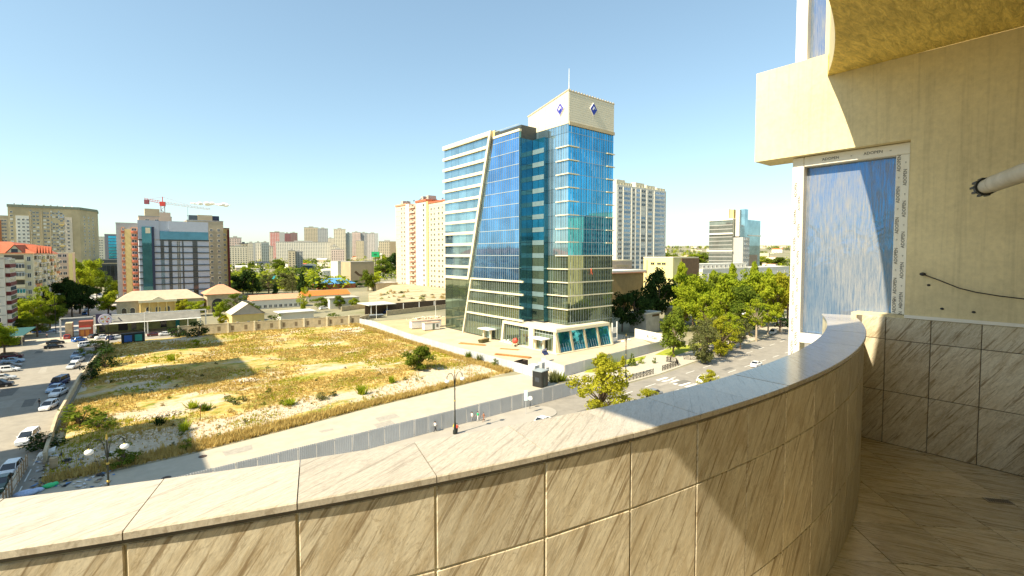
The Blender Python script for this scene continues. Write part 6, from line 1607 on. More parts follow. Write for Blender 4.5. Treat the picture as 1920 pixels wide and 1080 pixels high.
def car_parts(kind):
    if kind in CARS: return CARS[kind]
    L_, W, belt, roof, st, cab = SPEC[kind]
    out = {}
    mb = MB(); rings = []
    for x, zt, hw in st:
        h = hw * W / 2
        rings.append([(x * L_, -h * .93, .24), (x * L_, -h, .45), (x * L_, -h * .985, zt * .86), (x * L_, -h * .86, zt), (x * L_, h * .86, zt), (x * L_, h * .985, zt * .86), (x * L_, h, .45), (x * L_, h * .93, .24)])
    V = [p for r_ in rings for p in r_]
    mb.idx(V, [(i * 8 + j, (i + 1) * 8 + j, (i + 1) * 8 + (j + 1) % 8, i * 8 + (j + 1) % 8) for i in range(len(st) - 1) for j in range(8)], 0, False)
    mb.idx(rings[0], [tuple(range(8))]); mb.idx(rings[-1], [tuple(reversed(range(8)))])
    mb.box(-.495 * L_, -W * .40, .22, .495 * L_, W * .40, .40, 1)
    me = mb.mesh('body', [PAINT['white'], trim_m]); bm = bmesh.new(); bm.from_mesh(me); bmesh.ops.recalc_face_normals(bm, faces=bm.faces); bm.to_mesh(me); bm.free(); out['body'] = me
    a, b, c, d = [q * L_ for q in cab]; wb, wt = W * .44, W * .36
    B_ = [(a, -wb, belt - .02), (d, -wb, belt - .02), (d, wb, belt - .02), (a, wb, belt - .02)]; T = [(b, -wt, roof - .04), (c, -wt, roof - .04), (c, wt, roof - .04), (b, wt, roof - .04)]
    mb = MB(); mb.idx(B_ + T, [(0, 1, 5, 4), (1, 2, 6, 5), (2, 3, 7, 6), (3, 0, 4, 7), (4, 5, 6, 7)]); out['window_glass'] = mb.mesh('window_glass', [car_glass])
    mb = MB(); mb.bevbox(b - .03, -wt - .02, roof - .05, c + .03, wt + .02, roof, .02)
    for s in (-1, 1):
        for (p, q) in ((0, 4), (1, 5)):
            A = Vector(B_[p]); Bq = Vector(T[q - 4]); A.y = abs(A.y) * s; Bq.y = abs(Bq.y) * s; mb.bar(A, Bq, .07)
        m0 = (a + d) / 2 - .05 * L_; mb.bar((m0, wb * s, belt), ((b + c) / 2, wt * s, roof - .04), .06)
        if kind != 'sedan': mb.bar((a + .8, wb * s, belt), (b + .55, wt * s, roof - .04), .12)
    out['roof'] = mb.mesh('roof', [PAINT['white']])
    r_ = .33 if kind in ('suv', 'van') else .31
    mb = MB(); mb.tube([(0, -.10, 0), (0, .10, 0)], r_, 14); out['wheel'] = mb.mesh('wheel', [rubber])
    mb = MB(); mb.tube([(0, -.115, 0), (0, .115, 0)], r_ * .62, 12); out['rim'] = mb.mesh('rim', [rim_m])
    zl = st[-2][1] * .80; mb = MB(); mb.bevbox(-.06, -.2, -.07, .04, .2, .07, .02); out['headlight'] = mb.mesh('headlight', [lamp_c]); out['taillight'] = mb.mesh('taillight', [lamp_r])
    mb = MB(); mb.box(-.02, -.26, -.06, .02, .26, .06); out['number_plate'] = mb.mesh('number_plate', [plate_m])
    mb = MB(); mb.ball((0, 0, 0), .12, n=7, sq=(.6, 1, .7)); out['mirror'] = mb.mesh('mirror', [PAINT['white']])
    out['geo'] = (L_, W, belt, roof, st, r_)
    CARS[kind] = out; return out
def car(kind, col, loc, rz, label, group=None, parts=True):
    P = car_parts(kind); L_, W, belt, roof, st, r_ = P['geo']
    t = thing('parked_car' if group else 'car', label, 'car', loc, rz, group)
    pm = PAINT[col]
    put('body', P['body'], t, mats=[pm, None])
    put('window_glass', P['window_glass'], t); put('roof', P['roof'], t, mats=[pm])
    for sx in (-.30, .31):
        for sy in (-1, 1):
            w = put('wheel', P['wheel'], t, (sx * L_, sy * (W / 2 - .09), r_))
            if parts: put('rim', P['rim'], w)
    if parts:
        for sy in (-1, 1):
            put('headlight', P['headlight'], t, (L_ * .475, sy * W * .30, st[-2][1] * .80)); put('taillight', P['taillight'], t, (-L_ * .485, sy * W * .34, st[1][1] * .80))
            put('mirror', P['mirror'], t, (L_ * .16, sy * (W / 2 + .05), belt + .06), mats=[pm])
        put('number_plate', P['number_plate'], t, (L_ * .50, 0, .45)); put('number_plate', P['number_plate'], t, (-L_ * .50, 0, .55))
    return t
GS = 'cars parked along the left street'
def cpx(u, v, z=.012): g = G(u, v); return (g.x, g.y, z)
for kind, col, u, v, rz, lab in (
    ('hatch', 'white', 20, 888, 262, 'white hatchback parked nearest the plank fence'),
    ('sedan', 'green', 2, 915, 265, 'very dark green car in shade beside the plank fence'),
    ('suv', 'white', 53, 828, 258, 'white car half hidden by a dark bush in the shade'),
    ('hatch', 'white', 92, 766, 252, 'white hatchback with a person standing beside it'),
    ('sedan', 'white', 110, 741, 250, 'white saloon parked next to the pale blue one in the shade'),
    ('sedan', 'pale', 104, 733, 250, 'pale blue saloon between white saloon and dark van'),
    ('van', 'navy', 112, 722, 250, 'dark navy van casting its shadow on the lit street'),
    ('sedan', 'silver', 138, 690, 252, 'silver saloon at the edge of the sunlit strip'),
    ('sedan', 'white', 146, 679, 252, 'white saloon under the big bush beyond the silver one'),
    ('suv', 'pale', 146, 670, 252, 'pale blue car parked deepest in the shade by the bush'),
    ('suv', 'wine', 22, 672, -8, 'dark wine coloured car at the kerb by the dug strip'),
    ('sedan', 'pale', 24, 680, -8, 'pale blue saloon in the shaded row at the frame edge'),
    ('sedan', 'grey', 18, 689, -8, 'dark grey saloon in the shaded row at the frame edge'),
    ('hatch', 'white', 16, 697, -8, 'white hatchback on the border of shade and sun at the frame edge'),
    ('sedan', 'silver', 5, 713, -8, 'silver car with stripes of shadow before it at the frame edge'),
    ('suv', 'black', -2, 726, -8, 'black car cut by the frame below the silver one')):
    car(kind, col, cpx(u, v), R(rz), lab, GS)
for kind, col, u, v, rz, lab in (
    ('sedan', 'black', 101, 653, 8, 'black saloon turning across the sunlit junction'),
    ('sedan', 'black', 104, 645, 5, 'dark car just behind the black saloon at the junction'),
    ('hatch', 'blue', 149, 640, 40, 'bright blue small car facing the junction by the filling station'),
    ('suv', 'white', 165, 650, 12, 'white car leaving the filling station beside the bush'),
    ('hatch', 'red', 126, 635, 90, 'red hatchback before the dark opening of the filling station'),
    ('suv', 'blue', 76, 624, 10, 'blue car in the shade by the street corner'),
    ('hatch', 'pale', 92, 623, 10, 'pale blue car next to the blue one in the shade'),
    ('sedan', 'black', 176, 633, 60, 'black car at the pumps near the yellow post'),
    ('sedan', 'white', 194, 635, 20, 'white car under the round sign'),
    ('hatch', 'navy', 207, 637, 75, 'navy hatchback behind the low white kerb'),
    ('sedan', 'white', 219, 635, 15, 'white saloon beside the blue poster cabinet'),
    ('sedan', 'wine', 290, 630, 5, 'dark wine saloon under the grey canopy band'),
    ('sedan', 'white', 312, 629, 5, 'white saloon at the end of the canopy'),
    ('suv', 'black', 333, 627, 5, 'black car next to the white saloon at the canopy end')):
    car(kind, col, cpx(u, v, .016), R(rz), lab, 'cars at the filling station')
GF = 'cars along the far street'
k = 0
for u, v, col, lab in ((160, 590, 'blue', 'blue car nearest on the sunlit far street'), (164, 583, 'pale', 'pale car behind the blue one on the far street'), (171, 577, 'navy', 'navy car on the bend of the far street'), (176, 568, 'white', 'white car beside the far street trees'), (187, 553, 'navy', 'dark blue car alone on the pale far street'), (200, 541, 'white', 'white car far up the street'), (210, 538, 'silver', 'silver car at the far crossing'), (222, 536, 'black', 'black car at the far crossing'), (75, 590, 'white', 'white car between shaded street trees')):
    car(['hatch', 'sedan', 'suv'][k % 3], col, cpx(u, v, .016), R(80 if k < 6 else 10), lab, GF, False); k += 1
for kind, col, u, v, rz, lab in (('suv', 'navy', 728, 587, 8, 'dark blue car outside the white roofed end of the carport'), ('suv', 'green', 748, 582, 8, 'dark green car beside the carport post'), ('suv', 'white', 770, 580, 8, 'white car in the middle of the carport'), ('suv', 'black', 798, 577, 8, 'black car under the carport next to the silver one'), ('sedan', 'silver', 815, 577, 8, 'silver car nose out of the carport'), ('suv', 'white', 838, 575, 8, 'white roofed car half hidden by the glass tower')):
    car(kind, col, cpx(u, v), R(rz), lab, 'cars at the carport', False)
car('suv', 'white', cpx(607, 580), R(10), 'white car parked in the walled yard under trees', None, False)
car('hatch', 'white', cpx(1318, 716), R(186), 'white hatchback at the crosswalk on the main road')
car('sedan', 'white', cpx(1418, 687), R(4), 'white saloon driving on the main road near the window post')
car('suv', 'silver', cpx(1449, 626), R(190), 'silver car far up the main road by the trees')
car('suv', 'grey', cpx(1226, 745), R(4), 'grey car with pale roof just showing over the balcony coping')
car('sedan', 'white', cpx(1020, 796), R(8), 'white car at the kerb by the rounded pavement end')

# ================================================================== PEOPLE
skin_c = mat('skin', (.42, .25, .17), .6, var=.05); hair_c = mat('dark_hair', (.015, .012, .01), .6)
def person(label, loc, rz, shirt, trousers, stride=.28, arm=.25, shoes=dark, h=1.72, lean=0.0, group=None):
    s = h / 1.72
    J = [(0, 0, .94), (0, 0, 1.12), (lean * .4, 0, 1.30), (lean, 0, 1.44), (lean, 0, 1.52), (lean + .015, 0, 1.64), (lean + .01, 0, 1.70),
         (0, .09, .90), (stride * .5, .10, .50), (stride * .9, .10, .08), (stride * .9 + .15, .10, .03),
         (0, -.09, .90), (-stride * .25, -.10, .50), (-stride, -.10, .10), (-stride + .13, -.10, .03),
         (lean, .18, 1.41), (lean - arm * .5, .23, 1.14), (lean - arm * .3 + .08, .22, .90), (lean - arm * .3 + .12, .21, .82),
         (lean, -.18, 1.41), (lean + arm * .4, -.23, 1.14), (lean + arm + .1, -.22, .93), (lean + arm + .14, -.21, .85)]
    E_ = [(0, 1), (1, 2), (2, 3), (3, 4), (4, 5), (5, 6), (0, 7), (7, 8), (8, 9), (9, 10), (0, 11), (11, 12), (12, 13), (13, 14), (3, 15), (15, 16), (16, 17), (17, 18), (3, 19), (19, 20), (20, 21), (21, 22)]
    rad = [.14, .13, .145, .10, .055, .095, .075, .095, .065, .045, .04, .095, .065, .045, .04, .06, .045, .035, .035, .06, .045, .035, .035]
    me = bpy.data.meshes.new('person'); me.from_pydata([Vector(p) * s for p in J], E_, []); o = bpy.data.objects.new('person', me); COL.objects.link(o)
    sk = o.modifiers.new('skin', 'SKIN'); sub_ = o.modifiers.new('subd', 'SUBSURF'); sub_.levels = 1; sub_.render_levels = 1
    for i, v in enumerate(me.skin_vertices[0].data): v.radius = (rad[i] * s, rad[i] * s * (1.0 if i in (5, 6) or i > 6 else 1.15)); v.use_root = i == 0
    dg = bpy.context.evaluated_depsgraph_get(); m2 = bpy.data.meshes.new_from_object(o.evaluated_get(dg)); bpy.data.objects.remove(o); m2.name = 'person'
    m2.materials.clear()
    for m_ in (shirt, trousers, skin_c, shoes, hair_c): m2.materials.append(m_)
    for p in m2.polygons:
        c = p.center / s; p.use_smooth = True
        side = abs(c.y) > .19 and c.z < 1.22
        p.material_index = 4 if c.z > 1.64 or (c.z > 1.57 and c.x < lean - .03) else 2 if c.z > 1.47 else 2 if side and c.z < 1.16 and c.z > .74 else 0 if c.z > .97 or side else 3 if c.z < .075 else 1
    b = put('person', m2, None, loc, (0, 0, rz)); tag(b, label, 'person', group)
    mb = MB(); mb.ball((lean, 0, 1.675), .105, n=9, sq=(1.05, .95, .75)); q = mb.build('hair', hair_c, b); q.scale = (s, s, s)
    return b
cl = lambda n, c: mat('cloth_' + n, c, .85, var=.08, scale=6)
c_white = cl('white', (.75, .72, .68)); c_dark = cl('dark', (.03, .03, .035)); c_red = cl('red', (.55, .07, .04)); c_green = cl('green', (.03, .42, .20)); c_pink = cl('pink', (.68, .50, .46)); c_brown = cl('brown', (.28, .12, .07)); c_orange = cl('orange', (.70, .12, .05)); c_yellow = cl('yellow', (.75, .55, .05)); c_grey = cl('grey', (.25, .25, .26))
person('person in a white shirt and dark trousers walking alone by the hoarding', cpx(816, 811, .13), R(5), c_white, c_dark, .34)
person('person in a red shirt and black trousers beside the street lamp', cpx(857, 815, .13), R(20), c_red, c_dark, .12)
g = G(851.5, 806); t = thing('bag', 'bright yellow bag held beside the red shirted person', 'bag', (g.x, g.y, .35)); mb = MB(); mb.ball((0, 0, .3), .22, sq=(1, .7, 1.3)); mb.build('sack', c_yellow, t); mb = MB(); mb.tube([(-.12, 0, .5), (0, 0, .85), (.12, 0, .5)], .015, 5); mb.build('strap', c_yellow, t)
person('person in a white top and dark skirt in the walking group', cpx(885, 792, .13), R(185), c_white, c_grey, .22)
person('person in a green shirt in the middle of the walking group', cpx(896, 791, .13), R(180), c_green, c_white, .26)
person('person in dark clothes half hidden in the walking group', cpx(891, 788, .13), R(185), c_dark, c_dark, .2)
person('person in a brown top and bare legs at the end of the group', cpx(907, 792, .13), R(180), c_brown, c_brown, .3, h=1.6)
person('person in black standing inside the curved railing', cpx(1252, 679, .13), R(90), c_dark, c_dark, .08)
person('second person in black beside the one at the railing', cpx(1257, 680, .13), R(70), c_dark, c_dark, .05, h=1.66)
person('person in dark clothes standing next to the parked white hatchback', cpx(74, 764, .012), R(200), c_dark, c_dark, .1)
person('person in dark clothes walking past the filling station', cpx(196, 649, .016), R(180), c_dark, c_grey, .3)
person('person in a pink top by the filling station corner', cpx(88, 634, .016), R(120), c_pink, c_dark, .2)
# window cleaner roped to the tower
wx, wy_, wz_ = bx(1110, TY - .8), TY - .55, 22.6
person('window cleaner in orange overalls hanging on the tower facade', (wx, wy_, wz_), R(90), c_orange, c_orange, .30, .5, h=2.3)
t = thing('rope', 'white rope holding the window cleaner on the tower', 'rope', (wx, wy_ - .1, 25)); mb = MB(); mb.tube([(0, 0, 0), (0.2, -.1, 20), (0.3, .4, 52)], .012, 5); mb.build('line', hoard_m, t)
# ================================================================== TREES AND PLANTS
def leaf_material(name, col, col2, trans=.42):
    m = bpy.data.materials.new(name); m.use_nodes = True
    nt = m.node_tree; N = nt.nodes; L = nt.links
    for n in list(N): N.remove(n)
    out = N.new('ShaderNodeOutputMaterial'); d = N.new('ShaderNodeBsdfDiffuse'); t = N.new('ShaderNodeBsdfTranslucent'); mx = N.new('ShaderNodeMixShader'); mx.inputs[0].default_value = trans
    g = N.new('ShaderNodeNewGeometry'); n = N.new('ShaderNodeTexNoise'); n.inputs['Scale'].default_value = .9; n.inputs['Detail'].default_value = 5
    L.new(g.outputs['Position'], n.inputs['Vector'])
    oi = N.new('ShaderNodeObjectInfo'); ad = N.new('ShaderNodeMath'); ad.operation = 'MULTIPLY_ADD'; ad.inputs[1].default_value = .35; L.new(oi.outputs['Random'], ad.inputs[0])
    mr = N.new('ShaderNodeMapRange'); mr.inputs['From Min'].default_value = .35; mr.inputs['From Max'].default_value = .65; mr.inputs['To Max'].default_value = .65; L.new(n.outputs['Fac'], mr.inputs['Value']); L.new(mr.outputs[0], ad.inputs[2])
    mc = N.new('ShaderNodeMix'); mc.data_type = 'RGBA'; mc.inputs['A'].default_value = (*col, 1); mc.inputs['B'].default_value = (*col2, 1); L.new(ad.outputs[0], mc.inputs['Factor'])
    L.new(mc.outputs['Result'], d.inputs['Color']); L.new(mc.outputs['Result'], t.inputs['Color'])
    L.new(d.outputs[0], mx.inputs[1]); L.new(t.outputs[0], mx.inputs[2]); L.new(mx.outputs[0], out.inputs['Surface'])
    MATS[name] = m; return m
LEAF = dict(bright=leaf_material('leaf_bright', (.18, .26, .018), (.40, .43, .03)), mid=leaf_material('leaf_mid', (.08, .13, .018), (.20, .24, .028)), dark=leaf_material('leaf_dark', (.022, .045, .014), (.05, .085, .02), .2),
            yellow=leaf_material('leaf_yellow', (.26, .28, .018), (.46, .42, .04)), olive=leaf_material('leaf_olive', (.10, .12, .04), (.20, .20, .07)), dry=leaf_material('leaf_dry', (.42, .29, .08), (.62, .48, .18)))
bark = mat('bark', (.16, .11, .07), .9, var=.25, scale=3); bark_pale = mat('pale_bark', (.36, .29, .20), .9, var=.25, scale=3)
def leaves(mb, c, r, n, size, r2, flat=1.0, out=None):
    """n leaf-sized quads spread through a clump of radius r about c"""
    for _ in range(n):
        while True:
            p = Vector((r2.uniform(-1, 1), r2.uniform(-1, 1), r2.uniform(-1, 1)))
            if .15 < p.length < 1: break
        q = Vector(c) + Vector((p.x * r, p.y * r, p.z * r * flat))
        nn = (p.normalized() * .9 + Vector((r2.uniform(-1, 1), r2.uniform(-1, 1), r2.uniform(-.4, 1))) * .8).normalized()
        a = nn.orthogonal().normalized(); b = nn.cross(a); t = r2.uniform(0, 6.28); a, b = a * math.cos(t) + b * math.sin(t), b * math.cos(t) - a * math.sin(t)
        s = size * r2.uniform(.6, 1.35)
        mb.idx([q - a * s, q + b * s * .55, q + a * s, q - b * s * .55], [(0, 1, 2, 3)])
CROWN = {}
def crown_mesh(kind, var):
    """unit crown: about 1 across in x and y (radius .5), 0..1 in z (trunk not counted)"""
    key = (kind, var)
    if key in CROWN: return CROWN[key]
    r2 = random.Random(hash(kind) % 1000 * 0 + sum(map(ord, kind)) * 17 + var * 101); mb = MB(); limbs = MB()
    limbs.tube([(0, 0, -.55), (r2.uniform(-.02, .02), 0, 0), (r2.uniform(-.05, .05), r2.uniform(-.04, .04), .5)], [.045, .034, .015], 6)
    if kind == 'round':
        for k in range(13):
            a = r2.uniform(0, 6.28); z = r2.uniform(.16, .86); rr = .36 * math.sin(math.pi * min(1, max(.12, z * .95))) * r2.uniform(.45, 1.1)
            c = (rr * math.cos(a), rr * math.sin(a), z); limbs.tube([(0, 0, z * .35), (c[0] * .6, c[1] * .6, z * .8), c], [.018, .011, .004], 4)
            R_ = r2.uniform(.13, .22)
            for _ in range(4):
                o = Vector((r2.uniform(-1, 1), r2.uniform(-1, 1), r2.uniform(-.8, .8))) * R_ * .7
                leaves(mb, Vector(c) + o, R_ * .68, 92, .031, r2, .85)
    elif kind == 'fine':                                # airy crown of many small clumps
        for k in range(34):
            a = r2.uniform(0, 6.28); z = r2.uniform(.05, .97); rr = .47 * math.sin(math.pi * min(1, max(.1, z * .9 + .05))) * math.sqrt(r2.random()) * 1.05
            c = (rr * math.cos(a), rr * math.sin(a), z); limbs.tube([(0, 0, z * .4), c], [.013, .003], 4)
            leaves(mb, c, r2.uniform(.07, .13), 64, .027, r2, .9)
    elif kind == 'lush':
        for k in range(60):
            a = r2.uniform(0, 6.28); z = r2.uniform(.03, .98); rr = .47 * math.sin(math.pi * min(1, max(.1, z * .9 + .06))) * math.sqrt(r2.random()) * 1.05
            c = (rr * math.cos(a), rr * math.sin(a), z); limbs.tube([(0, 0, z * .4), (c[0] * .5, c[1] * .5, z * .75), c], [.013, .008, .003], 4)
            leaves(mb, c, r2.uniform(.07, .13), 90, .023, r2, .9)
    elif kind == 'column':                              # poplar or cypress
        for k in range(26):
            z = (k + .5) / 26; w = .40 * math.sin(math.pi * min(1, .12 + z * .85)) ** .8
            for _ in range(2):
                a = r2.uniform(0, 6.28); rr = w * r2.uniform(.2, .8)
                leaves(mb, (rr * math.cos(a), rr * math.sin(a), z), w * .55 + .04, 30, .062, r2, .35)
    elif kind == 'cone':
        for k in range(15):
            z = k / 15; w = .48 * (1 - z) ** .75 + .02
            n = max(3, int(9 * (1 - z)))
            for j in range(n):
                a = j * 6.28 / n + r2.random(); rr = w * r2.uniform(.5, .85)
                c = (rr * math.cos(a), rr * math.sin(a), z + r2.uniform(-.03, .03)); leaves(mb, c, .10 * (1 - z) + .04, 30, .034, r2, .6)
    elif kind == 'bush':
        for k in range(15):
            a = r2.uniform(0, 6.28); z = r2.uniform(.1, .8); rr = .40 * math.sqrt(r2.random()) * (1.1 - z * .6)
            c = (rr * math.cos(a), rr * math.sin(a), z); limbs.tube([(0, 0, 0), c], [.02, .005], 4)
            leaves(mb, c, r2.uniform(.12, .2), 40, .045, r2, .9)
    elif kind == 'spiky':                               # grassy weed
        for k in range(70):
            a = r2.uniform(0, 6.28); l = r2.uniform(.5, 1.0); sp = r2.uniform(.05, .5); c = Vector((r2.uniform(-.2, .2), r2.uniform(-.2, .2), 0)); tip = Vector((sp * math.cos(a), sp * math.sin(a), l)); s = Vector((-math.sin(a), math.cos(a), 0)) * .035
            mb.idx([c - s, c + s, c.lerp(c + tip, .6) + s * .7, c + tip, c.lerp(c + tip, .6) - s * .7], [(0, 1, 2, 3, 4)])
    CROWN[key] = (mb.mesh('crown', [LEAF['mid']]), limbs.mesh('trunk', [bark]))
    return CROWN[key]
tvar = [0]
def tree_at(name, label, loc, h, w, kind, leaf, cat='tree', trunk=.28, group=None, bk=None):
    tvar[0] += 1
    cm_, tm = crown_mesh(kind, tvar[0] % 3)
    t = thing(name, label, cat, loc, rnd.uniform(0, 6.28), group)
    th = h * trunk; ch = h - th
    put('crown', cm_, t, (0, 0, th), (0, 0, 0), (w, w, ch), [LEAF[leaf]])
    if kind != 'spiky': put('trunk', tm, t, (0, 0, th), (0, 0, 0), (max(w, ch * .5) * .8, max(w, ch * .5) * .8, max(th / .55, ch * .9) if trunk > .1 else ch), [bk or bark])
    return t
def tree(name, label, u, v, hpx, wpx, kind, leaf, trunk=.25, cat='tree', group=None, bk=None, z=0.0):
    g = G(u, v); z = lot_z(g.x, g.y) if inside((g.x, g.y), LOT) else z
    if math.hypot(g.x, g.y) > 640:
        d = ray(u, v); lo = EYEV + d * 300
        for _ in range(400):
            lo = lo + d * 8
            if lo.z <= terrain(lo.x, lo.y): break
        g = lo; z = g.z
    dd = depth(g)
    return tree_at(name, label, (g.x, g.y, z), hpx / 900 * dd, wpx / 900 * dd, kind, leaf, cat, trunk, group, bk)
T = tree
GR = 'trees along the main road'
# right of the glass tower
T('plane_tree', 'bright leafy tree rising just beyond the balcony coping', 1128, 792, 126, 122, 'lush', 'yellow', .10)
T('shrub', 'yellow green treetop poking over the coping beside the grey car', 1215, 770, 40, 60, 'lush', 'yellow', .1)
T('shrub', 'low yellow green twigs over the coping in front of the white hatchback', 1330, 738, 44, 44, 'lush', 'yellow', .1)
T('holm_tree', 'dense green tree standing alone at the end of the grey hoarding', 1263, 668, 90, 66, 'round', 'mid', .12, group=GR)
T('juniper', 'spreading olive juniper behind the long railing nearest the crosswalk', 1322, 682, 74, 62, 'lush', 'olive', .05, group=GR)
T('juniper', 'feathery yellow green juniper second along the railing', 1352, 668, 74, 62, 'lush', 'yellow', .08, group=GR)
T('juniper', 'tall narrow bush with bare brown stems third along the railing', 1388, 655, 60, 42, 'fine', 'olive', .2, group=GR)
T('pale_trunk_tree', 'tree with pale forked trunk beside the white globed lamp', 1418, 640, 78, 58, 'fine', 'bright', .35, group=GR, bk=bark_pale)
T('pale_trunk_tree', 'small tree with thin pale trunk close to the far silver car', 1440, 628, 60, 46, 'round', 'bright', .35, group=GR, bk=bark_pale)
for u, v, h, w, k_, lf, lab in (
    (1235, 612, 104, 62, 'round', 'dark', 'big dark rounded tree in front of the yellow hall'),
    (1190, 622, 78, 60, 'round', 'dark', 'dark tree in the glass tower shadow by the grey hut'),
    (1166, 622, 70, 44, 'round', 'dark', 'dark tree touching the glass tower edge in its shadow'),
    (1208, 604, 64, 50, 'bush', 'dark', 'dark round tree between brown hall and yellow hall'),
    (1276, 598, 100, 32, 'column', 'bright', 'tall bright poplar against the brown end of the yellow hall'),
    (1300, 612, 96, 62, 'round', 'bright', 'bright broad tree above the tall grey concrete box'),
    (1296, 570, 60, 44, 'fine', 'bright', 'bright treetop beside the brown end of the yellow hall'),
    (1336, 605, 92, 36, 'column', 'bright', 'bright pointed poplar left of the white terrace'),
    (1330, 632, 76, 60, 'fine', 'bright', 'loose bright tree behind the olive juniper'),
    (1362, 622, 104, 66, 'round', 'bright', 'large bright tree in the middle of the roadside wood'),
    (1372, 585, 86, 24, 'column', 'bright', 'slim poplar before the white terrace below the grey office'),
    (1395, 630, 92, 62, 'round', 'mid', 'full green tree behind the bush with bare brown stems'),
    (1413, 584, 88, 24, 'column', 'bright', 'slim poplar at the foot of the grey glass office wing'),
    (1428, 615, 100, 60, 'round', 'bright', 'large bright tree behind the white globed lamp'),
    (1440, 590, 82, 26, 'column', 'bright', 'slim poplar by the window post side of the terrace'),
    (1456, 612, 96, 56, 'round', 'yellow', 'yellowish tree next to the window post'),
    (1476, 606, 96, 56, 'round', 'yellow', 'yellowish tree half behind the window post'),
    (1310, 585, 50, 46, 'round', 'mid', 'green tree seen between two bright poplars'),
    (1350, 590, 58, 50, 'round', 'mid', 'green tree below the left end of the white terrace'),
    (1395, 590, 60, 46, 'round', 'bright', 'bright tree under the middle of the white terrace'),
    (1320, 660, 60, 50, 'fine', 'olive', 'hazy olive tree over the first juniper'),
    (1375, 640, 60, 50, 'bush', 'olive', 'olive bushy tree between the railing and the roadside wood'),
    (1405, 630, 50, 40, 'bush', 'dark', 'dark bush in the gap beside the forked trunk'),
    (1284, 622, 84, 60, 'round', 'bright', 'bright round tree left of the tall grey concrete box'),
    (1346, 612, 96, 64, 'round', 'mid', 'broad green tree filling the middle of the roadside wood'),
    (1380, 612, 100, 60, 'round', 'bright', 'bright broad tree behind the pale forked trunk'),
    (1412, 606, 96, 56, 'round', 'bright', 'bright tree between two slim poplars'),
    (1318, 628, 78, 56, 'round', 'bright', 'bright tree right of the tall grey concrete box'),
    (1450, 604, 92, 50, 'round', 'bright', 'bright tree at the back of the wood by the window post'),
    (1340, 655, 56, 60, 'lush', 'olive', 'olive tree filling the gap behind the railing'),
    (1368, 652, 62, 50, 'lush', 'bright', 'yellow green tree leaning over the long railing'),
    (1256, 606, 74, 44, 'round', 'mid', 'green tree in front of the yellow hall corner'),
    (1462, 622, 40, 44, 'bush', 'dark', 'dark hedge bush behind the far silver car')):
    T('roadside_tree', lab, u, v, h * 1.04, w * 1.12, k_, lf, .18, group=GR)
# beds on the far pavement
GB = 'shrubs in the pavement flower bed'
for u, v, h, w, k_, lf, lab in ((1150, 694, 24, 20, 'spiky', 'mid', 'green yucca like plant at the near end of the flower bed'), (1168, 689, 22, 12, 'column', 'yellow', 'upright yellow shrub beside the flower bed lamp'), (1185, 686, 24, 20, 'cone', 'mid', 'green cone shrub in the middle of the flower bed'), (1202, 682, 15, 14, 'bush', 'bright', 'small loose green shrub in the flower bed'), (1227, 682, 14, 11, 'bush', 'mid', 'clipped green ball at the far end of the flower bed'), (1259, 670, 13, 15, 'bush', 'bright', 'clipped bright green ball on the second lawn'), (1116, 698, 9, 12, 'bush', 'dry', 'brown wilted shrub at the tip of the flower bed')):
    T('shrub', lab, u, v, h, w, k_, lf, .02, 'shrub', GB)
# along the white fence and near hoarding
T('shrub', 'dark round bush against the white corrugated fence', 928, 688, 19, 18, 'bush', 'mid', .02, 'shrub')
T('reed_clump', 'tall green weeds along the white corrugated fence', 878, 674, 18, 18, 'spiky', 'mid', 0, 'weeds')
T('reed_clump', 'pale green weeds next to the round bush by the fence', 897, 680, 18, 18, 'spiky', 'olive', 0, 'weeds')
T('reed_clump', 'weeds grown up behind the black booth', 1040, 716, 24, 36, 'spiky', 'olive', 0, 'weeds')
T('reed_clump', 'weeds against the short pale hoarding', 1054, 714, 16, 26, 'spiky', 'bright', 0, 'weeds')
